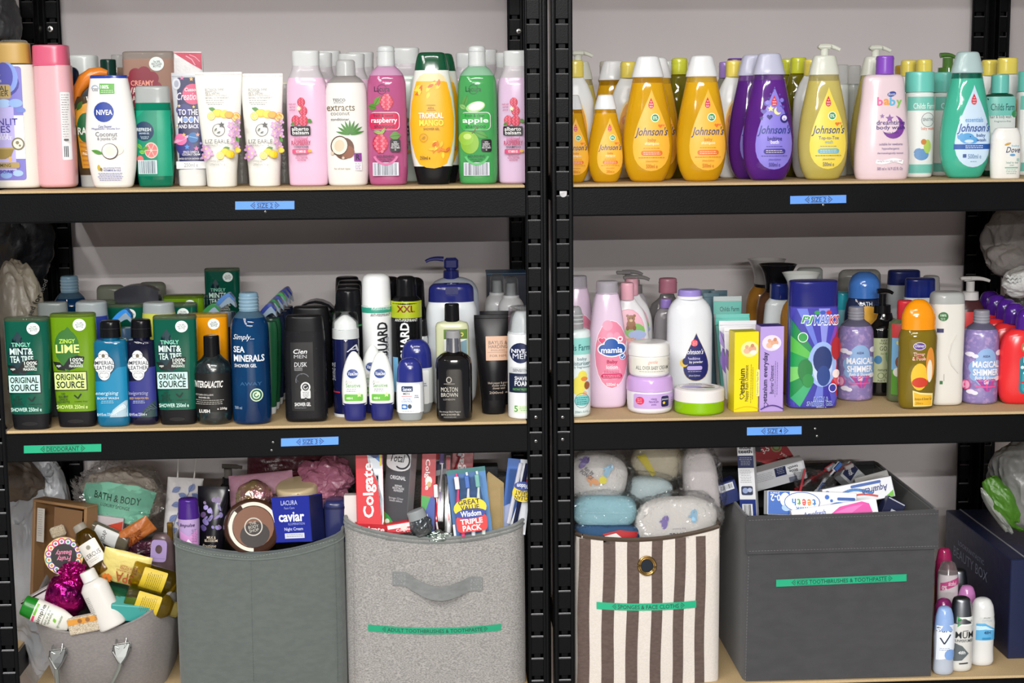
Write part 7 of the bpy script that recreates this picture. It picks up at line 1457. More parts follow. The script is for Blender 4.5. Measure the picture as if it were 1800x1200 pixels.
tbrush('red toothbrush lying over the cartons in the dark box', 1462, 830, .24, 86, 1.3, '#8a1c24', '#b8b0b0', wrapd=True)
it = free('blister_pack', 'crumpled clear blister with red edge in the middle of the dark box', 'toothbrush pack', 1432, 846, .15, roll=.2); wrap(it, 34, 18, 20, 5); it.box('red_edge', -28, -24, -22, 20, -16, -14, mat('#a8303a', 'print'), .5)
fcarton('toothpaste_carton', 'grey-white carton leaning at the back right of the dark box', 1494, 838, .26, 44, 34, 24, '#b9bcc0', G(-20, -16, 0, 12, '#2a3050', 2, 2)+T('teeth', -18, -8, -3, 2, '#d8dade', .03, 0, .7)+LN(2, 19, -10, 3, 5, '#84878e'), roll=.75, tilt=-.5, group=KG)
fcarton('toothpaste_carton', 'pale grey carton behind the upside-down blue and red wave one', 1536, 856, .20, 60, 44, 20, '#b8b7b4', LN(-24, 24, -14, 4, 6, '#97968f'), roll=-.25, tilt=-.5, group=KG)
fcarton('toothpaste_carton', 'white carton with blue-red wave and green corner lying upside down', 1506, 866, .125, 124, 36, 30, '#dfe1e6', G(-60, -17, 60, 17, '#e6e8ec', 10, 3)+CUR([(-48+i*8, 6-13*math.sin(PI*i/9)) for i in range(10)], 5, '#2f7ac0')+CUR([(-40+i*8, 12-9*math.sin(PI*i/9)) for i in range(10)], 3.4, '#c83a34')+T('Aquafresh', 6, -9, 52, 6, '#1c2f78', .03, .2, PI)+Poly([(42, 17), (60, 6), (60, 17)], '#6ab82c', 1)+R(-12, -15, 42, -10, '#2a5aa8', 2)+E(-54, -10, 4, 4, '#2f6ac0')+E(-46, -4, 2.6, 2.6, '#2f6ac0')+E(-56, 2, 3, 3, '#2f6ac0'), roll=-.18, tilt=-.25, group=KG)
els = G(-78, -20, -40, 20, '#2a62b8', 4, 3)+T('0-2', -74, -15, -56, -3, '#eef2f8', .04, 0, PI)+T('years', -74, -19, -58, -16, '#eef2f8', .02, 0, PI)+E(-48, -6, 9, 12, '#f0f4f8')+E(-46, 8, 8, 6, '#a9c8ec')+E(-18, -2, 32, 18, '#2a5aa8')+E(-18, -2, 30.6, 16.6, '#eef0f2')
for i, (ch, c_) in enumerate(zip('teeth', ('#2f78c0', '#e0842c', '#d8453c', '#58a83c', '#2f78c0'))): els += T(ch, 0-i*9, -8, 7-i*9, 4, c_, .05, 0, PI)
els += T('milk', -30, 6, -8, 14, '#2f78c0', .03, 0, PI)+E(26, -12, 4, 4, '#2f6ac0')+E(34, -6, 2.6, 2.6, '#2f6ac0')+CUR([(20+i*7, 10-12*math.sin(PI*i/8)) for i in range(9)], 4, '#3a7ac4')+CUR([(26+i*7, 14-8*math.sin(PI*i/8)) for i in range(8)], 2.6, '#c83a34')+R(44, -12, 76, -7, '#2a5aa8', 2)
fcarton('toothpaste_carton', 'blue-ended toothpaste carton lying upside down in front, lettered in five colours', 1424, 885, .078, 158, 42, 30, '#e2e4e8', els, roll=.05, tilt=-.25, group=KG)
fcarton('toothpaste_carton', 'white pack with bright pink swirl lying lowest at the front rim', 1466, 901, .042, 152, 30, 16, '#e9e6ea', Poly([(-8, 2), (10, -9), (50, -13), (62, -8), (66, 8), (20, 12)], '#d83a9c', 2)+Poly([(0, 0), (24, -6), (52, -8), (30, 4)], '#e86ab8', 1)+T('Aquafresh', -56, -8, -16, 4, '#2f5ab0', .03, .2), roll=-.12, tilt=-.3, group=KG)
fcarton('toothpaste_carton', 'dark navy carton lying at the right end inside the dark box', 1566, 894, .10, 36, 34, 24, '#1a2040', G(-16, -15, 16, -13, '#b8bac4', 2, 1)+G(-4, 2, 14, 14, '#c0c2cc', 2, 2), roll=.5, tilt=-.3, group=KG)
# ---- contents of the woven basket
els = G(-23, -76, 23, 70, '#c9202c', 4, 10)+Poly([(-6, -76), (23, -76), (23, 60), (20, 66), (22, 20), (14, -14), (-2, -46)], '#dfe6ee', 3)+Poly([(-21, -76), (23, -76), (23, -40), (10, -52), (-8, -60)], '#3f7ac0', 2)+E(-1, -70, 8, 6, '#3a2c28')+E(10, -60, 7, 8, '#2a3a78')+G(18, -70, 22, -38, '#d8c83a', 1, 2)+T('Colgate', -49, -8, 48, 16, '#f6f4f4', .05, 0, -PI/2)
els = [(v, f, c) for v, f, c in els]
TG2 = 'adult toothpaste cartons in the woven basket'
fcarton('toothpaste_carton', 'large red and white toothpaste carton with white lettering running up it', 650, 855, .060, 48, 148, 32, '#c9202c', els, roll=.0, tilt=-.1, yaw=.05, group=TG2)
fcarton('toothpaste_carton', 'thin red carton lying flat at the foot of the large red one', 654, 930, .040, 62, 20, 14, '#b81c28', T('Colgate', -26, -7, 22, 5, '#f4e8e8', .04), roll=.08, group=TG2)
fcarton('plain_carton', 'plain white carton edge at the left inside the woven basket', 618, 905, .075, 24, 74, 30, '#cfc9c6', [], tilt=-.1)
els = G(-23, -70, 23, 68, '#4a4a4e', 4, 8)+G(-23, -70, 23, -44, '#dcdcde', 4, 2)+E(0, -44, 23, 12, '#dcdcde')+T('Total', -16, -62, 12, -48, '#2a2a2e', .02, .3)+AR_(6, -52, 15, -120, 130, 3, '#3a3a3e')+T('ORIGINAL', -14, -24, 16, -17, '#e0e0e4', .02)+T('REPAIR\nREVITALISE\nREFRESH', -8, -8, 14, 4, '#d0d0d4', .02)+T('Stronger 12 hour\nbenefit defence', -14, 14, 14, 22, '#c0c0c4', .01)+Poly([(-23, 40), (-12, 48), (4, 66), (-23, 68)], '#3aa04a', 2)+E(-14, 58, 4.4, 4.4, '#e6f0e0')
it = fcarton('toothpaste_carton', 'charcoal toothpaste carton with white top beside the red one', 703, 858, .068, 46, 142, 26, '#8a8a8e', els, roll=.05, tilt=-.1, yaw=-.42, group=TG2)
fcarton('toothpaste_carton', 'slim red carton standing right of the charcoal one, blue and green foot', 753, 862, .085, 25, 140, 22, '#b82430', G(-12, -70, 12, 10, '#c02430', 3, 4)+T('Colgate', -30, -34, 24, -24, '#f4eaea', .03, 0, PI/2)+E(0, -18, 6, 8, '#e8e0d8')+E(1, -12, 4, 5, '#c9a06a')+Poly([(-12, 14), (12, 8), (12, 70), (-2, 70)], '#2c4a9c', 2)+Poly([(-12, 8), (4, 10), (-4, 34), (-12, 36)], '#3a9a44', 2)+L(-2, 40, 4, 68, 3, '#e8e8f0'), roll=.04, tilt=-.15, group=TG2)
fcarton('toothpaste_carton', 'red carton leaning at the back with white lettering cut off', 812, 822, .19, 38, 70, 26, '#b4242e', T('Colgate', -42, -8, 36, 12, '#f0e6e6', .05, 0, -PI/2), roll=.08, tilt=-.2, group=TG2)
fcarton('toothpaste_carton', 'small red toothpaste carton lying across in front of the charcoal one', 706, 926, .034, 52, 20, 14, '#c9303a', G(-24, -8, 24, -1, '#e6dcdc', 3, 1)+T('Colgate', -10, 0, 16, 7, '#f4e8e8', .03)+E(4, -1, 6, 5, '#d8d0c8'), roll=-.15, group=TG2)
it = free('travel_tube', 'crushed silver travel tube with ribbed grey cap lying in front', 'tube', 738, 918, .022, roll=-.35); blob(it, 'body', 19, 12, 20, mat('#8f9496', 'foil', c2='#5a6064', s=70), .14, 2, 4, 0, 6); it.part('ribbed_cap', [(-8, 17), (-24, 16)], mat('#9aa0a2', 'frost'), n=2, b=12, rt=2); flatlbl(it, 'lettering', T('WHITENING', -13, 0, 14, 6, '#2a2c30', .03, 0, -.4)+T('SYSTEM', -10, 10, 10, 15, '#2a2c30', .03, 0, -.4), 15)
it = free('foil_wrapper', 'crumpled dark green foil wrapper at the front rim of the woven basket', 'wrapper', 768, 945, .026); blob(it, 'wrapper', 27, 10, 12, mat('#3a5048', 'foil', c2='#b8c4bc', s=60), .3, 2.2, 8)
it = free('foil_wrapper', 'clear crackly wrapper lying at the front left of the woven basket', 'wrapper', 690, 944, .028); wrap(it, 40, 10, 10, 9, m=mat('#d8dadc', 'film', a=.5))
for i, (x, y, Y, L_, r, c, c2, lb) in enumerate(((775, 850, .12, 130, .06, '#c9c3cc', '#6a4a9c', 'white and purple toothbrush standing right of the slim red carton'), (788, 870, .085, 140, .02, '#dcdce0', '#b8303c', 'white and red toothbrush left of the triple pack'), (768, 905, .06, 110, -.03, '#b82c34', '#e8e8ea', 'red toothbrush handle low beside the slim red carton'), (800, 826, .15, 90, .3, '#9a2a34', '#d0d0d8', 'dark red toothbrush head near the back red carton'), (779, 815, .20, 70, -.2, '#b8bcc8', '#5a6aa8', 'pale blue toothbrush head at the back of the woven basket'))): tbrush(lb, x, y, Y, L_, r, c, c2, wrapd=i in (0, 1))
fcarton('toothbrush_carton', 'white and navy toothbrush carton at the back between the brushes', 772, 812, .17, 22, 44, 14, '#d8dae0', G(-10, -4, 10, 12, '#22305c', 2, 2)+E(0, -12, 6, 6, '#c83038'), roll=-.2)
# triple pack
it = free('toothbrush_triple_pack', 'triple toothbrush blister pack with yellow and red value label', 'toothbrush pack', 826, 888, .030, roll=-.10, tilt=-.12)
fbox(it, 'backing_card', 68, 132, 2, mat('#2f5f98', 'print'), .4); c = it.box('clear_blister', -27, 27, -52, 62, -15, -1, FILMD, 3)
flatlbl(it, 'card_print', G(-34, -66, 34, -58, '#1f6a6a', 4, 1)+Poly([(20, -58), (34, -58), (34, 66), (30, 66)], '#3f78b0', 2)+G(-34, 30, -30, 66, '#d8dce4', 1, 2), 1.2)
for i, (x, c1, c2) in enumerate(((-18, '#d8507c', '#f0e6ea'), (0, '#dfe4ec', '#3a68b8'), (18, '#d8e6dc', '#6aa8a0'))):
    m = MB(); s = it.s; m.tube([((x+2*math.sin(k))*s, -7*s, (62-k*12.4-10)*s*-1) for k in range(10)], [s*3.6]*6+[s*2.2]*4, 8); m.obj('toothbrush', mat(c1, 'pl', r=.2), it.root)
    m = MB(); m.box((x-4)*s, (x+4)*s, -13*s, -5*s, 32*s, 54*s, bev=1*s); m.obj('bristles', mat(c2, 'pl', r=.5), it.root)
els = E(0, 2, 29, 18, '#e8c81c')+R(-27, -6, 27, 12, '#e8c81c', 6)+R(-27, 14, 27, 44, '#d42c2c', 8)+E(0, 12, 27, 9, '#1f3a8c')+T('GREAT', -20, -13, 18, -4, '#2a2a20', .05)+T('VALUE', -17, -3, 16, 6, '#2a2a20', .05)+T('Wisdom', -18, 7, 18, 17, '#f0f4f8', .04)+T('TRIPLE', -20, 21, 19, 30, '#f4f0f0', .05)+T('PACK', -17, 32, 16, 42, '#f4f0f0', .05)
flatlbl(it, 'value_label', els, 16)
fcarton('toothbrush_carton', 'narrow white brush carton between the triple pack and the paper envelope', 851, 880, .075, 16, 44, 10, '#c9cccc', LN(-6, 6, -16, 4, 8, '#9a9c9c'), roll=.1)
it = free('paper_envelope', 'brown paper envelope with pointed torn top standing at the right', 'envelope', 871, 888, .038, roll=.03, tilt=-.1); m = MB(); s = it.s
P8 = [(-16, 56), (-13, 60), (14, 40), (15, -56), (-15, -58), (-16, 0)]; n = len(P8); m.add([(x*s, sd*s+(2*s if abs(y) < 30 else 0)*(-1 if sd < 0 else 1), y*s) for sd in (-2, 2) for x, y in P8], [tuple(range(n))[::-1], tuple(n+i for i in range(n))]+[(i, (i+1) % n, n+(i+1) % n, n+i) for i in range(n)]); m.obj('paper', mat('#a08a60', 'bag', c2='#8c7850', r=.8), it.root, .3); it.box('folded_edge', 9, 12, -34, 54, -3.4, -2.6, mat('#927c54', 'bag', r=.8), .2)
it = free('toothbrush_pack', 'blue curved toothbrush pack with yellow label at the right end of the woven basket', 'toothbrush pack', 908, 872, .045, roll=.12, tilt=-.1)
fbox(it, 'backing_card', 44, 132, 2, mat('#2a5fae', 'print'), .4); flatlbl(it, 'card_print', Poly([(0, -66), (22, -66), (22, 66), (-10, 66), (6, 0)], '#dfe3ea', 3)+Poly([(-22, 20), (-4, 10), (-8, 66), (-22, 66)], '#8f9cc0', 2)+Poly([(8, -30), (22, -34), (22, -8), (10, -6)], '#c8303a', 1), 1.2)
flatlbl(it, 'value_label', E(10, -8, 19, 16, '#e0c41c')+E(10, -20, 17, 8, '#1f3a8c')+T('Wisdom', -2, -24, 20, -16, '#eef2f8', .03, 0, PI)+T('GREAT', -4, -12, 20, -4, '#2a2a20', .04, 0, PI)+T('CLEAN', -4, -3, 20, 5, '#2a2a20', .04, 0, PI), 9)
for x, c1, c2 in ((-2, '#cfd0dc', '#5a3a8c'), (10, '#1f2440', '#b8c0d8')):
    m = MB(); s = it.s; m.tube([((x+3-k*1.2)*s, -5*s, (60-k*12)*s*1) for k in range(10)], s*3.8, 8); m.obj('toothbrush', mat(c1, 'pl', r=.2), it.root)
it.box('clear_blister', -20, 20, -50, 62, -9, -1, FILMD, 3)
it = free('carton', 'dark grey box at the back of the woven basket', 'box', 845, 838, .24); fbox(it, 'carton', 60, 44, 30, mat('#34363a', 'print')); flatlbl(it, 'printed_front', L(-20, 10, 26, 12, 1, '#8a3038'), 15.5)
# ---- contents of the grey-green basket
it = free('roll_on_deodorant', 'purple-capped roll-on deodorant standing at the left of the grey-green basket', 'deodorant', 332, 914, .045)
it.part('body', [(46, 17), (0, 18.5), (-6, 18)], mat('#a890bc', 'pl', r=.2), n=2.1, b=16, form=True, rb=3); it.part('cap', [(-5, 19), (-22, 18), (-40, 16.5)], mat('#3c1a72', 'pl', r=.18), n=2.1, b=16, rt=4)
it.art('printed_front', Poly([(-16, 44), (-14, 16), (2, 26), (15, 14), (16, 44)], '#c48ac0', 2)+Poly([(-10, 44), (0, 30), (12, 44)], '#e6dcea', 1)+T('Impulse', -14, 2, 12, 10, '#241040', .03, .3)+LN(6, 16, 14, 3, 8, '#5a3a6a'))
it = free('cosmetic_tube', 'black tube printed with lilac blossom behind the purple roll-on', 'tube', 373, 912, .075, roll=.05, tilt=-.1)
it.part('body', [(60, 20, 16), (20, 24, 12), (-30, 26, 6), (-54, 26.5, 2), (-58, 26.5, 1.6)], mat('#100e14', 'pl', r=.2), n=2.2, form=True)
rn = random.Random(9); els = []
for i in range(22): els += E(rn.uniform(-19, 19), rn.uniform(-36, 18), rn.uniform(2, 5), rn.uniform(3, 7), rn.choice(['#6a5a9a', '#4a3a78', '#8a7ab8', '#5a4070']), 9, 1, rn.uniform(-1, 1))
it.art('printed_front', els+T('MILK &\nBLOSSOM', -10, 28, 12, 38, '#c9b8a0', .01)+T('Boutique', -14, 42, 10, 49, '#b8a890', 0, .3))
it = free('pump_bottle', 'black pump bottle standing behind the blossom tube under the beam', 'bottle', 402, 862, .19); it.part('body', [(70, 18), (0, 18), (-14, 11)], mat('#101012', 'gloss'), n=2.2, b=14); it.part('collar', [(-12, 11), (-24, 10)], mat('#0e0e10', 'pl'), n=2, b=10); it.part('pump_stem', [(-24, 7), (-40, 7)], mat('#5a5650', 'pl'), n=2, b=7)
m = MB(); s = it.s; m.tube([((-10+5*i)*s, 0, (44-.06*i*i)*s) for i in range(8)], [4*s]*6+[3*s]*2, 8); m.obj('nozzle', mat('#5a5650', 'pl'), it.root)
it = free('soap_sachet', 'pale pink paper packet lying behind the foil ball', 'packet', 460, 862, .16, roll=-.08, tilt=-.3); sachet(it, 'packet', 112, 62, 22, mat('#a8788c', 'bag', r=.6, c2='#b48898'), .3, 2); flatlbl(it, 'printed_mark', L(16, 12, 40, 18, 2, '#c9a8b4')+L(20, 18, 34, 22, 1.4, '#c9a8b4'), 12)
it = free('foil_ball', 'iridescent gold-pink foil wrapped bath ball', 'bath bomb', 447, 874, .10); blob(it, 'foil', 31, 28, 29, mat('#d6c08c', 'foil', c2='#e8a8b8', s=90), .10, 2.4, 11, sub=5, smooth=.25); it.box('band', -3, 3, -26, -22, -22, -18, mat('#e6d8a8', 'foil'), 1)
it = free('body_butter_jar', 'round brown-rimmed body butter jar tipped on edge facing forward', 'jar', 443, 926, .048, roll=-.38, tilt=0)
it.root.rotation_euler = Euler((math.radians(-72), 0, 0)).to_matrix().to_4x4().to_euler()
it.root.rotation_euler = (Matrix.Rotation(.30, 3, 'Z')@Matrix.Rotation(-.10, 3, 'Y')@Matrix.Rotation(math.radians(74), 3, 'X')).to_euler()
it.part('jar', [(34, 42), (2, 46)], mat('#cfc6ba', 'frost'), n=2, b=46, rb=5, form=True); l = it.part('lid', [(4, 50), (-12, 50), (-17, 47)], mat('#3a241a', 'pl', r=.2), n=2, b=50, rt=4)
s = it.s; V = []; F = []; MI = []; mats = [mat('#6e4226', 'print'), mat('#d6ccbe', 'print'), mat('#1c100c', 'print'), mat('#b9b4a8', 'print')]
zt = 17*s+.0003; flatart(E(0, 0, 36, 36, ''), 0); flatart(E(0, 14, 26, 22, ''), 2, .0001); flatart(AR_(0, 0, 40, 100, 230, 6, '', 24), 1, .0002); flatart(AR_(0, 0, 40, 250, 360, 6, '', 20), 1, .0002); flatart(AR_(0, 0, 15, 0, 360, 2, '', 24), 3, .0003); flatart(T('THE\nBODY\nSHOP', -9, -9, 9, 9, ''), 3, .0003)
mesh_obj('lid_print', [(x, y, z) for x, y, z in V], F, mats, l, MI, False)
it = free('cream_carton', 'royal blue caviar night cream carton tilted at the right of the grey-green basket', 'carton', 524, 910, .055, roll=-.12, tilt=-.15, yaw=-.38)
fbox(it, 'carton', 74, 80, 52, mat('#1f2a8c', 'gloss'), 1.2); flatlbl(it, 'printed_front', T('LACURA', -18, -33, 14, -25, '#b8c0e0', .01)+T('Face Care', -12, -22, 8, -18, '#9aa4d0')+T('caviar', -24, -13, 26, 4, '#eef0f8', .05)+T('ILLUMINATION', -6, 6, 26, 10, '#9aa4d0')+T('Night Cream', -14, 14, 22, 21, '#c9d0ec', .01)+G(-14, 24, 24, 33, '#c9ccd8', 3, 2)+LN(-12, 22, 26.5, 3, 2, '#3a3f6a'), 26)
it.box('side_panel', 36.6, 37.4, -38, 38, -25, 25, mat('#161c4c', 'print'), 0)
it = free('cream_jar', 'cream coloured round jar standing behind the royal blue carton', 'jar', 524, 872, .135, roll=-.08, tilt=.2); it.part('jar', [(30, 31), (-2, 32)], mat('#c4b088', 'pl', r=.25), n=2, b=32, rb=4, form=True); it.part('lid', [(-3, 37), (-18, 37), (-24, 35)], mat('#c9b690', 'pl', r=.25), n=2, b=37, rt=3); it.box('gold_tape', 3, 6, -22, -3, -38, -36.5, mat('#b08a3a', 'print'), .3)
it = free('gift_bag', 'dark maroon glossy pack wedged under the beam at the back', 'packet', 500, 826, .26, roll=.05, tilt=-.1); sachet(it, 'pack', 130, 80, 30, mat('#4a1c26', 'bag', r=.3, c2='#5c2430'), .4, 7); it.box('top_fold', -60, 60, -39, -36, -4, 4, mat('#5c2430', 'print'), .5)
it = free('mesh_sponge_bag', 'dusty pink crinkled plastic bag at the right back of the grey-green basket', 'bag', 574, 846, .16, roll=.1); blob(it, 'bag', 44, 34, 42, mat('#94566c', 'bag', r=.3, c2='#a86a80'), .3, 2, 13, smooth=.3); it.box('twist_end', 8, 14, -50, -36, -4, 4, mat('#94566c', 'bag', r=.3), 2)
it = free('rolled_cloth', 'dark black rumpled wrapping behind the pink bag', 'wrapper', 548, 818, .30); blob(it, 'wrap', 24, 20, 34, mat('#151416', 'bag', r=.3), .3, 2, 15)
it = free('gift_bag', 'silver and grey foil packet beside the pink bag under the beam', 'packet', 602, 848, .22); blob(it, 'packet', 20, 16, 30, mat('#6a6668', 'foil', s=80), .25, 2, 17)
it = free('cosmetic_box', 'dark blue rounded tin at the far right inside the grey-green basket', 'tin', 590, 905, .08); it.part('tin', [(44, 20), (-20, 20), (-30, 18)], mat('#262c58', 'pl'), n=3, b=24, rt=6)
it.part('rim', [(-16, 20.6), (-20, 20.6)], mat('#1c2144', 'pl'), n=3, b=24.6)
it = free('cosmetic_carton', 'black carton behind the brown-rimmed jar', 'carton', 478, 905, .12); fbox(it, 'carton', 50, 70, 30, mat('#171518', 'print')); flatlbl(it, 'printed_front', G(16, -24, 24, 10, '#b8b4b0', 1, 2)+LN(17, 23, -20, 3, 8, '#3a3838'), 15.4)
# ---- contents of the striped basket: wrapped sponges
SPG = 'wrapped bath sponges in the striped basket'
def sponge(label, cx, cy, Y, rx, rz, ry, roll, col, seed, els=None, wr=(8, 8), amp=.05, sq=2.6, tilt=0):
    it = free('bath_sponge', label, 'sponge', cx, cy, Y, roll, tilt, 0, SPG); blob(it, 'sponge', rx, ry, rz, mat(col, 'sponge'), amp, 1.1, seed, sq=sq, ridge=False, sub=5, smooth=.9)
    F = Form([(-rz*1.0*it.s, rx*.6*it.s, ry*.62*it.s), (-rz*.6*it.s, rx*.95*it.s, ry*1.06*it.s), (rz*.6*it.s, rx*.95*it.s, ry*1.06*it.s), (rz*it.s, rx*.6*it.s, ry*.62*it.s)], n=2.4)
    if els: it.art('printed_motif', els, form=F, eps=.002)
    wrap(it, rx+wr[0], ry+8, rz+wr[1], seed, amp=.14); return it
hand = lambda x, y, c, r: RO(E(x, y, 5, 9, c)+leaf(x-3, y-10, 12, 5, -1.2, c, c)+leaf(x+3, y-11, 12, 5, -1.9, c, c)+leaf(x-7, y-4, 9, 4, -.6, c, c), x, y, r)
sponge('white bath sponge with coloured hand prints at the upper left of the striped basket', 1050, 840, .085, 52, 44, 26, .12, '#cdc9c6', 3, hand(12, -18, '#8fb4cc', .4)+hand(-8, 0, '#d89a6a', -1.2)+hand(-32, -28, '#6a5a90', .6)+E(6, -4, 7, 7, '#d8cc4a')+T('fun by\nPONGE', -34, -22, -8, -6, '#5a5660', .02, .2, .5))
sponge('cream bath sponge wedged highest under the beam', 1158, 812, .15, 48, 32, 28, .12, '#c9bfa8', 5, Poly([(-44, -12), (-30, -18), (-8, 14), (-14, 20)], '#c9b83a', 1))
sponge('pale blue-white sponge in the middle behind the printed front one', 1140, 862, .12, 42, 26, 24, .1, '#b9c9cc', 7)
sponge('tall white sponge standing at the right of the striped basket', 1232, 858, .11, 30, 76, 30, -.12, '#cdc6c6', 9, sq=3)
sponge('light blue folded sponge cloth at the left of the striped basket', 1062, 898, .055, 56, 28, 24, .03, '#8fb9c4', 11, LN(-40, 40, -4, 4, 1, '#a9ccd4'), sq=3.2)
sponge('white bath sponge with upside-down sponge print in front', 1188, 918, .050, 72, 46, 26, -.04, '#d4d0cc', 13, hand(-24, -6, '#7a6aa8', .2)+hand(28, -14, '#8fb9d4', 0)+T('SPONGE', -16, 10, 22, 24, '#5a5a66', .02, 0, PI)+T('by hand', -10, 1, 12, 5, '#8a8a94', 0, 0, PI)+E(26, 18, 6, 5, '#d8cc4a')+E(-20, 24, 12, 6, '#a9ccd8'))
it = free('face_cloth', 'red and navy patterned face cloth at the front left of the striped basket', 'cloth', 1066, 934, .045, .05, group=None); blob(it, 'cloth', 58, 22, 16, mat('#26486a', 'sponge'), .05, 1.2, 17, sq=3, ridge=False)
it.art('printed_pattern', Poly([(-10, -2), (20, -10), (54, -6), (50, 8), (4, 10)], '#a82c30', 2)+Poly([(-6, 2), (14, -4), (30, 8), (6, 10)], '#d8d4d0', 1)+Poly([(-50, -2), (-20, 6), (-8, 12), (-40, 12)], '#4fb0b0', 1), form=Form([(-20*it.s, 58*it.s, 24*it.s), (20*it.s, 58*it.s, 24*it.s)], n=3))
# ---- contents of the left felt tub
it = free('cardboard_tray', 'tall kraft cardboard gift tray leaning at the back of the felt tub', 'box', 112, 968, .15, roll=.04, tilt=-.08, yaw=-.45)
KR = mat('#8f6c48', 'print'); fbox(it, 'back_panel', 112, 168, 3, mat('#6a4c30', 'print'), .5, od=14); it.box('side_wall', -58, -52, -86, 84, -16, 16, KR, 1); it.box('side_wall', 52, 58, -86, 84, -16, 16, KR, 1); it.box('top_wall', -58, 58, -88, -83, -16, 16, KR, 1); it.box('window_panel', -10, 50, -80, -10, -17, -15.6, mat('#76573a', 'print'), .5)
flatlbl(it, 'sticker', G(-46, -74, -30, -14, '#b9b4ac', 2, 4)+LN(-44, -33, -70, 4, 12, '#7a7570'), 17)
it = free('paper_shred', 'cream woven pumice pad in the cardboard tray', 'bath pad', 102, 934, .11, roll=-.3); fbox(it, 'pad', 26, 20, 10, mat('#b8ab94', 'felt', c2='#8a7c66', s=500), 3); fbox(it, 'stitch_band', 22, 2, 11, mat('#a89a80', 'pl'), .4)
it = free('bath_sponge_pack', 'wrapped bath and body net sponge with mint paper band above the felt tub', 'sponge pack', 214, 872, .21, roll=.22)
blob(it, 'net_sponge', 66, 40, 48, mat('#b7aca0', 'sponge'), .16, 2.6, 21, sub=5); it.art('paper_band', Poly([(-60, -20), (-20, -34), (30, -36), (62, -26), (56, 20), (30, 34), (-26, 30), (-62, 4)], '#7cc0a4', 6)+T('BATH & BODY', -40, -14, 40, -1, '#24402f', .02)+T('LUXURY SPONGE', -26, 4, 24, 10, '#24402f', .01), form=Form([(-60*it.s, 76*it.s, 48*it.s), (60*it.s, 76*it.s, 48*it.s)], n=2)); wrap(it, 76, 50, 58, 22, amp=.2)
it = free('gift_carton', 'white carton with red-orange end lying behind the clear bottles', 'carton', 190, 920, .17, roll=.15); fbox(it, 'carton', 58, 34, 34, mat('#b9aeb0', 'print')); flatlbl(it, 'printed_end', Poly([(-8, 2), (28, -12), (28, 16), (-8, 16)], '#b83a24', 1), 17.4)
it = free('beauty_disc', 'round black tin lid with bright retro circles, fruity lettering upside down', 'tin', 113, 976, .085, roll=0, tilt=0)
it.root.rotation_euler = (Matrix.Rotation(.1, 3, 'Z')@Matrix.Rotation(math.radians(84), 3, 'X')).to_euler(); it.part('tin', [(6, 33), (-6, 34)], mat('#b08a5c', 'pl'), n=2, b=34, rt=2, rb=2)
s = it.s; V = []; F = []; MI = []; mats = [mat(c, 'print') for c in ('#e0c878', '#141014', '#c83a6a', '#3a8a8c', '#d8702c', '#e8dcc8', '#7a4a9c', '#d87a9c')]; zt = 6*s+.0004
flatart(E(0, 0, 33, 33, '', 32), 0); rn = random.Random(3)
for i in range(15): a = 2*PI*i/15; c = rn.choice((2, 3, 4, 6)); x, y = 26*math.cos(a), 26*math.sin(a); flatart(E(x, y, 6.4, 6.4, ''), c, .0001+.00001*i); flatart(E(x, y, 4.2, 4.2, ''), 5, .0003); flatart(E(x, y, 2.4, 2.4, ''), rn.choice((2, 4, 6, 3)), .0004)
flatart(E(0, 0, 22, 22, '', 28), 1, .0006); flatart(T('Fruity\nBeauty', -14, -12, 14, 9, '', .03, .2, PI), 7, .0009)
mesh_obj('lid_print', [(x, y, z) for x, y, z in V], F, mats, it.root, MI, False)
def cbottle(label, cx, cy, Y, roll, hw, h, liq, lab, txt, capm, tilt=-.25, yaw=0, neck=8, name='toiletry_bottle', cat='bottle', caph=12, group='toiletry bottles in the felt tub', k=.38):
    it = free(name, label, cat, cx, cy, Y, roll, tilt, yaw, group)
    it.part('body', [(h/2, hw*.95), (h/2-6, hw), (-h/2+14, hw), (-h/2+4, hw*.7), (-h/2, neck)], liq, n=2.2, rb=3, b=hw*.7, form=True); it.part('cap', [(-h/2+1, neck+1.5), (-h/2-caph, neck+1)], capm, n=2, b=neck+1, rt=2.5)
    if lab: it.art('front_label', R(-hw*.86, -h*.22, hw*.86, h*.5*k*2-h*.1, lab, 2)+txt)
    return it
DK = '#3a3a36'
cbottle('clear amber bottle with white label and round glass stopper lying in the felt tub', 164, 968, .075, -.55, 20, 84, mat('#8a6a1c', 'liq', t=1.1), '#d4d0c8', T("L'ERCUS", -15, 2, 15, 10, DK, .01)+E(0, -8, 4, 4, '#8a8678')+LN(-12, 12, 14, 3, 2, '#8a8678'), mat('#b8b4a8', 'clear', a=.8, t=.5), neck=10)
cbottle('dark topped clear bottle with pale label lying behind the orange sachet', 187, 940, .13, -1.2, 16, 90, mat('#6a6454', 'liq', t=.5), '#bfc0be', T('SOAP', -10, -4, 10, 4, DK, .01), mat('#1c1a18', 'pl'), neck=9)
for i, (x, y, Y, lb) in enumerate(((272, 1016, .055, 'upper of two gold liquid bottles lying under the yellow sachet'), (262, 1058, .035, 'lower of two gold liquid bottles lying under the yellow sachet'))):
    cbottle(lb, x, y, Y, 1.95, 22, 84, mat('#a88a14', 'liq', t=1.2, c2='#c9aa22'), '#c9ae2a', LN(-16, 16, -10, 3.4, 8, '#6a5a14'), mat('#c9b86a', 'clear', a=.8), neck=12, tilt=-.15)
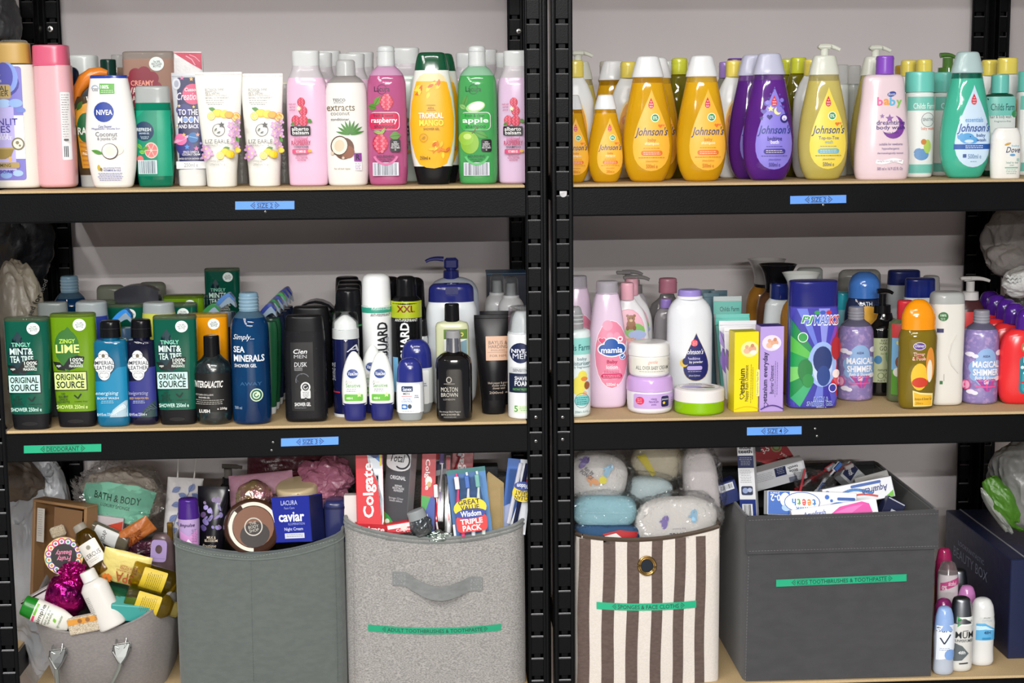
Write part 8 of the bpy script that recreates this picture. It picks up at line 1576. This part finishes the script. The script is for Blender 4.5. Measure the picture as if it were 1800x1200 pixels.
def spa(label, cx, cy, Y, w_, h_, roll, col, ink, flower_=True, group='spa bath sachets'):
    it = free('bath_sachet', label, 'sachet', cx, cy, Y, roll, .25, 0, group); sachet(it, 'packet', w_, h_, 20, mat(col, 'bag', r=.35), .28, cx, 'x')
    e = T('SPA', -w_*.16, h_*.02, w_*.22, h_*.34, ink, .02, 0, PI)+T('BATH FIZZER', -w_*.1, -h_*.2, w_*.26, -h_*.08, ink, .01, 0, PI)+T('MOISTURISING', -w_*.16, -h_*.06, w_*.26, h_*.0, ink, .01, 0, PI)
    if flower_:
        for i in range(9): a = 2*PI*i/9; e += E(-w_*.32+6*math.cos(a), h_*.3+6*math.sin(a), 4, 2.4, '#d8742c', 8, 1, a)
    it.art('printed_front', e, flat=True, yo=-13.5); return it
spa('orange spa bath sachet standing slanted behind the yellow one', 231, 940, .125, 84, 34, -.55, '#a8602c', '#6a2c14', False)
spa('pale yellow spa bath sachet resting over the gold bottles', 221, 998, .060, 84, 66, .28, '#d8c878', '#a8502c')
it = free('foil_ball', 'metallic magenta foil wrapped ball with twisted top', 'bath bomb', 117, 1046, .055); blob(it, 'foil', 36, 32, 40, mat('#a8106c', 'foil', c2='#5c0a4a', s=70), .10, 2.2, 31, smooth=.25)
blob(it, 'twisted_top', 22, 16, 15, mat('#a8106c', 'foil', s=70), .4, 2.4, 33, 14, -42, sub=4, smooth=.2)
it = cbottle('plain white lotion bottle with white cap leaning left in the felt tub', 180, 1060, .022, -.42, 25, 92, mat('#cfccc6', 'pl', r=.25), None, [], mat('#d8d6d0', 'pl', r=.25), neck=13, caph=18, tilt=-.1); it.art('printed_back', LN(-20, -12, -20, 3, 14, '#6a6864'))
it = free('face_wash_tube', 'white facial tube with green cap lying on the front left rim', 'tube', 84, 1080, .020, 1.95-PI, -.1, 0)
it.root.rotation_euler = (Matrix.Rotation(-1.14, 3, 'Y')).to_euler()
it.part('body', [(42, 14, 5), (20, 20, 13), (-24, 21, 17)], mat('#d8d6ce', 'pl', r=.25), n=2.2, b=17, form=True, rb=2); it.part('cap', [(-23, 20), (-46, 18)], mat('#14701c', 'pl', r=.3), n=2, b=17, rt=3)
it.art('printed_front', G(-17, -22, -5, -18, '#c83a64', 2, 1)+G(-4, -22, 17, -18, '#6aa83a', 3, 1)+T('simple', -19, -14, 19, -5, '#3a4038', .02, 0, 0)+L(-19, -3, 19, -3, .8, '#4a6a3a')+T('kind to skin\nhydrating', -14, 0, 14, 10, '#4a6a3a', .01)+leaf(0, 16, 9, 6, -.6, '#7ab83a')+T('light moisturiser', -12, 22, 12, 28, '#4a6a3a'))
it = free('gift_carton', 'teal carton with sloping top at the front of the felt tub', 'carton', 228, 1070, .030, .18, .3, .25); fbox(it, 'carton', 68, 32, 30, mat('#3f9a94', 'print'), 1.4); it.box('end_flap', 33.6, 34.4, -15, 15, -14, 14, mat('#2f7f7a', 'print'), 0)
it = free('bath_tub_carton', 'clear round tub with dark green rim under the yellow sachet', 'tub', 232, 1052, .075, .38, 0); it.part('tub', [(16, 54), (-8, 58)], mat('#a8b0aa', 'clear', a=.7), n=2, b=44); it.part('green_rim', [(-6, 60), (-12, 60)], mat('#1c5a3c', 'pl'), n=2, b=46, rt=1.5)
it = free('mesh_soap_pack', 'orange and cream mesh soap pack at the front rim of the felt tub', 'soap pack', 148, 1096, .014, -.18); fbox(it, 'pack', 54, 30, 16, mat('#cfc4b0', 'felt', c2='#9a8a70', s=420), 2); flatlbl(it, 'printed_header', G(-26, -14, 26, -4, '#c98a34', 5, 1)+E(-4, -9, 4, 4, '#8a5a2c')+E(10, -9, 4, 4, '#8a5a2c'), 8.6)
it = free('gift_carton', 'white box corner with black edge behind the magenta ball', 'carton', 70, 1050, .06, -.5, 0); fbox(it, 'carton', 60, 22, 24, mat('#c4bcbc', 'print')); flatlbl(it, 'edge_band', G(-29, -10, 29, -7, '#2a2022', 3, 1), 12.3)
it = free('gift_bag', 'white paper bag with blue leaf print and string handles between two baskets', 'bag', 322, 898, .20, .12, -.08, .2)
sachet(it, 'paper_bag', 62, 118, 26, mat('#cbc8c8', 'bag', r=.6), .2, 44)
els = []
for x, y, a in ((-16, -40, -.6), (-4, -30, .4), (10, -44, -1), (18, -30, .6), (-14, -14, -.3), (4, -6, .7), (-18, 10, -.8), (-4, 20, .3), (-16, 32, -.5), (12, 10, 1.2)): els += leaf(x, y, 17, 10, a, '#6a7aa8', '#4a5a88')
it.art('leaf_print', els+CUR([(-20, 40), (-10, 0), (4, -30), (12, -52)], 1, '#4a5a88'), flat=True, yo=-17)
m = MB(); s = it.s
for x in (-14, 14): m.tube([(x*s, 0, 56*s), ((x*1.1)*s, 0, 90*s), ((x*.9)*s, 0, 124*s)], 1.3*s, 6)
m.obj('string_handle', mat('#c9c6be', 'felt', s=200), it.root)
it = free('gift_tag', 'lilac card tag with round hole beside the grey-green basket', 'tag', 279, 968, .10, .1); m = MB(); s = it.s; n = 20; V = []
for sd in (-.6, .6): V += [((14 if abs(math.cos(2*PI*i/n)) > .5 else 14)*math.copysign(abs(math.cos(2*PI*i/n))**.4, math.cos(2*PI*i/n))*s, sd*s, 20*math.copysign(abs(math.sin(2*PI*i/n))**.4, math.sin(2*PI*i/n))*s) for i in range(n)]+[(6*math.cos(2*PI*i/n)*s, sd*s, (3+8*math.sin(2*PI*i/n))*s) for i in range(n)]
for i in range(n): j = (i+1) % n; m.f += [(i, j, n+j, n+i), (2*n+i, 3*n+i, 3*n+j, 2*n+j), (i, 2*n+i, 2*n+j, j), (n+i, n+j, 3*n+j, 3*n+i)]; m.mi += [0]*4
m.v = V; m.obj('card', mat('#9a86b4', 'print'), it.root, False); it.box('fold_line', -12, 12, 13, 14, -.9, -.6, mat('#8674a0', 'print'), 0)
it = free('gift_bottle', 'mauve translucent wrapped bottle behind the lilac tag', 'bottle', 286, 970, .16); it.part('body', [(44, 20), (-20, 19), (-34, 14)], mat('#7a6468', 'frost'), n=2.2, b=14, rt=4); it.box('gold_clip', 10, 20, -54, -22, -6, 2, mat('#a8843a', 'metal'), 1)
it = free('foil_wrapper', 'pink and black rumpled gift wrapper behind the orange sachet', 'wrapper', 248, 966, .15); blob(it, 'wrap', 24, 14, 16, mat('#6a2c48', 'bag', r=.3, c2='#1c1418'), .3, 2, 37)
# ---- bags around the racks
it = free('plastic_bag', 'translucent white plastic bag slumped left of the felt tub', 'bag', 74, 1000, .36); blob(it, 'bag', 66, 50, 190, mat('#a3a6ab', 'bag', r=.3, c2='#b8babf', s=14), .22, 1.6, 41, sub=6, smooth=.4); blob(it, 'knotted_top', 18, 14, 16, mat('#a3a6ab', 'bag', r=.3), .3, 2, 4, 20, -176, sub=4)
it = free('paper_bag', 'grey-brown paper carrier leaning over the top of the plastic bag', 'bag', 22, 838, .34, .5); blob(it, 'bag', 60, 26, 40, mat('#5c5148', 'bag', r=.5), .25, 1.5, 43, sub=5); it.box('handle_hole', -8, 8, -10, -6, -27, -26, mat('#2c2622', 'print'), 1)
it = free('plastic_bag', 'beige crinkled recycling bag with printed warning lines at the far left', 'bag', 34, 612, .16); blob(it, 'bag', 54, 46, 150, mat('#8a8174', 'bag', r=.38, c2='#767060', s=18), .16, 1.7, 47, sub=6, smooth=.4)
els = []
for i, (t_, x, y, l_, a) in enumerate((('No mixed product bottles', 12, 90, 150, -1.45), ('before placing please empty any liquid', 26, 60, 190, -1.5), ('Bottles empty', 2, 20, 90, -1.4), ('Bottles used for food', 34, -70, 110, -1.2))): els += T(t_, x-l_/2, y-4, x+l_/2, y+4, '#26241f', .02, 0, a)
it.art('printed_lines', els, form=Form([(-150*it.s, 44*it.s, 46*it.s), (-60*it.s, 58*it.s, 54*it.s), (60*it.s, 56*it.s, 52*it.s), (130*it.s, 26*it.s, 24*it.s), (150*it.s, 10*it.s, 8*it.s)], n=2))
for cx, cy, Y, rx, rz, lb in ((25, 418, .40, 60, 90, 'black bin bag bulging beside the left rear post under the top shelf'), (-10, 40, .42, 44, 62, 'dark grey bag in the top left corner behind the bath soak')):
    it = free('bin_bag', lb, 'bag', cx, cy, Y); blob(it, 'bag', rx, 40, rz, mat('#15161a' if cy > 100 else '#3a3b3e', 'bag', r=.4), .2, 1.5, cx+60, sub=5); blob(it, 'knot', 12, 10, 12, mat('#15161a', 'bag', r=.4), .3, 2, 3, 0, -rz+4, sub=3)
# right side
it = free('folded_towel', 'grey-beige folded fleece towel bulging past the right rear post', 'towel', 1806, 428, .34, .2); blob(it, 'fleece', 74, 60, 76, mat('#7d7874', 'sponge'), .17, 1.5, 52, sub=6, ridge=True, smooth=.9); blob(it, 'rolled_fold', 50, 34, 30, mat('#8a8480', 'sponge'), .15, 1.6, 55, -28, 34, sub=5, smooth=.9, od=-30)
it = free('nappy', 'white ruffled nappy edge tucked under the grey towel', 'nappy', 1806, 494, .25, -.2); blob(it, 'pad', 44, 34, 26, mat('#d0d0ce', 'sponge'), .14, 2, 61, sub=5, smooth=.9)
s = it.s
for k in range(2):
    m = MB(); m.tube([((-42+2.2*i)*s, (-20-8*math.sin(i*.2)+3*math.sin(i*1.9))*s, (12-i*.5+2.2*math.sin(i*2.3)+k*7)*s) for i in range(32)], 2.6*s, 6); m.obj('ruffle', mat('#d9dbd9', 'sponge'), it.root)
it = free('plastic_bag', 'dim grey clear bag beneath the nappy', 'bag', 1812, 560, .34); blob(it, 'bag', 62, 40, 62, mat('#55524f', 'bag', r=.25), .2, 1.6, 63, sub=5); blob(it, 'knot', 10, 8, 10, mat('#55524f', 'bag', r=.25), .3, 2, 3, -30, -54, sub=3)
it = free('plastic_bag', 'grey plastic bag slumped on top of the navy beauty box', 'bag', 1818, 850, .16, -.5); blob(it, 'bag', 72, 60, 84, mat('#6a6a68', 'bag', r=.3, c2='#7c7c7a', s=12), .2, 1.4, 71, sub=6, smooth=.5); blob(it, 'fold', 20, 14, 40, mat('#6a6a68', 'bag', r=.3), .25, 2, 72, -48, 10, sub=4)
it = free('plastic_bag', 'bright green bag showing under the grey one at the right', 'bag', 1764, 884, .135, -.6); blob(it, 'bag', 24, 26, 56, mat('#41701c', 'bag', r=.4), .2, 1.5, 77, sub=5); blob(it, 'white_edge', 8, 18, 50, mat('#8a8e88', 'bag', r=.3), .2, 1.5, 78, -19, 6, sub=4)
# navy beauty box
P = onz(1771, 1158, ZB); Yb = P[1]; Pt = at(1776, 984, Yb); bx_, bh = P[0], Pt[2]-ZB
root = tag(empty('gift_box', (bx_+.07, Yb+.18, ZB+.0003)), 'large navy beauty gift box at the right end of the bottom shelf', 'box')
m = MB(); m.box(-.07, .09, -.18, .18, 0, bh, bev=.0015); m.obj('box_body', mat('#131d40', 'print'), root, .5)
m = MB(); m.box(-.042, -.0395, -.18, .18, bh-.0005, bh+.0012); m.obj('lid_seam', mat('#9a9ca0', 'print'), root, False)
V = []; F = []
for t_, y0_, y1_, z0_, z1_, b_ in (('LOOKFANTASTIC', .10, -.045, .136, .145, .02), ('BEAUTY BOX', .125, -.065, .108, .128, 0)):
    v, f = text2d(t_, b_, 0); n = len(V); V += [(-.0705, y0_+(y1_-y0_)*a, z0_+(z1_-z0_)*c) for a, c in v]; F += [tuple(i+n for i in q) for q in f]
mesh_obj('side_lettering', V, F, mat('#8f96b0', 'print'), root, None, False)
# roll-ons
def rollon(label, cx, y1, top, hw, cap_h, capc, bodyc, els=None, capdown=False, dome=True, Y=None, group='roll-on deodorants beside the beauty box', basec=None, capk='pl'):
    it = It('roll_on_deodorant', label, 'deodorant', cx, y1=y1, Y=Y, sh='B', b=hw*.85, group=group); B = it.y1; cb = top+cap_h
    if not capdown:
        it.part('body', [(B, hw*.86), (B-8, hw), (B-28, hw*.95), (cb+16, hw), (cb, hw*.93)], bodyc, n=2.2, rb=3, form=True)
        it.part('cap', [(cb+.5, hw*.96), (cb-cap_h*.5, hw*.86), (top+4, hw*.62), (top, hw*.42)] if dome else [(cb+.5, hw*.96), (top+6, hw*.72), (top, hw*.6)], capc, n=2.1, b=hw*.85, rt=4)
    if els: it.art('front_label', els(it, B))
    return it
WP = mat('#d2d3d2', 'pl', r=.2)
rollon('pale blue and white roll-on half hidden behind the dark grey box corner', 1657, 1188, 1066, 18, 40, mat('#8aa8d8', 'pl', r=.2), mat('#c3cbd8', 'frost'), lambda it, B: Poly([(1641, 1098), (1673, 1096), (1674, 1140), (1662, 1156), (1641, 1160)], '#dfe6f0', 3)+T('Sure', 1641, 1100, 1667, 1109, '#1c2c4c', .02)+CUR([(1646, 1119), (1653, 1130), (1664, 1113)], 2.4, '#16203a')+E(1664, 1150, 10, 10, '#7aa0d8')+LN(1645, 1664, 1138, 3, 2, '#6a7a94'))
rollon('silver-capped white roll-on with large dark lettering in the middle of the front row', 1686, 1182, 1050, 21, 44, mat('#7c7f84', 'metal', r=.35), mat('#cfcfcb', 'pl', r=.2), lambda it, B: G(1674, 1082, 1704, 1098, '#dfe3de', 3, 2)+Poly([(1674, 1080), (1688, 1090), (1675, 1100)], '#3a9a5a', 1)+T('0%', 1675, 1086, 1683, 1093, '#12402a', .02)+T('ALCOHOL', 1689, 1088, 1702, 1092, '#2a2e2c', .02)+T('MUM', 1672, 1108, 1704, 1120, '#1c1e22', .015)+L(1684, 1107, 1694, 1106, 1, '#1c1e22')+T('UNPERFUMED', 1672, 1122, 1704, 1127, '#3a3e42', .01)+Poly([(1669, 1128), (1684, 1134), (1696, 1148), (1684, 1160), (1670, 1162)], '#5a6266', 2)+T('48h', 1677, 1143, 1690, 1149, '#d8dcdc', .03, .2)+L(1679, 1166, 1695, 1165, 2.4, '#2a2c30'), dome=False)
rollon('white cotton roll-on with blue wave label nearest the navy box', 1723.5, 1172, 1052, 21.5, 30, mat('#d6d7d6', 'pl', r=.2), mat('#d6d7d6', 'pl', r=.2), lambda it, B: Poly([(1709, 1092), (1716, 1080), (1734, 1078), (1741, 1094), (1742, 1122), (1708, 1124)], '#c9ccca', 3)+T('LACURA', 1719, 1081, 1733, 1085, '#4a4e52', .01)+T('COTTON', 1717, 1087, 1735, 1091, '#8fa0a8', 0)+Poly([(1708, 1094), (1722, 1093), (1741, 1104), (1742, 1124), (1708, 1124)], '#5aa8d8', 3)+Poly([(1708, 1098), (1724, 1098), (1741, 1107), (1724, 1104), (1708, 1106)], '#c3e2f2', 1)+T('48H', 1721, 1107, 1733, 1113, '#16304c', .03)+R(1718, 1119, 1734, 1123, '#2f88b8', 1))
PKM = mat('#b86aa8', 'pl', r=.2)
rollon('roll-on with pink dome behind the silver and white ones', 1696, None, 1029, 17, 34, mat('#c07ab4', 'pl', r=.2), WP, Y=.115)
rollon('second silver-capped roll-on behind the pink domed one', 1681, None, 1000, 18, 42, mat('#74777c', 'metal', r=.35), WP, lambda it, B: G(1676, 1046, 1696, 1056, '#d8dcd8', 3, 1)+E(1680, 1051, 4, 4, '#2a7a44'), dome=False, Y=.165)
rollon('magenta domed roll-on low behind the blue and white one', 1656, None, 1052, 17, 30, mat('#8c2c6c', 'pl', r=.2), mat('#b85a94', 'pl', r=.2), Y=.075)
rollon('clear-capped pink striped roll-on behind the magenta dome', 1662, None, 987, 18, 20, mat('#b9b4b4', 'clear', a=.8), mat('#cfc6ca', 'pl', r=.2), lambda it, B: Poly([(1646, 1022), (1678, 1012), (1678, 1024), (1646, 1036)], '#c04a84', 2)+T('0%', 1648, 1026, 1656, 1034, '#f0e4ea', .03)+T('alcohol', 1658, 1018, 1672, 1026, '#f0e4ea', .01), Y=.125, dome=False)
rollon('deep pink roll-on farthest back beside the navy box', 1655, None, 962, 15, 26, mat('#a8285c', 'pl', r=.2), mat('#a8285c', 'pl', r=.2), Y=.21, dome=False)
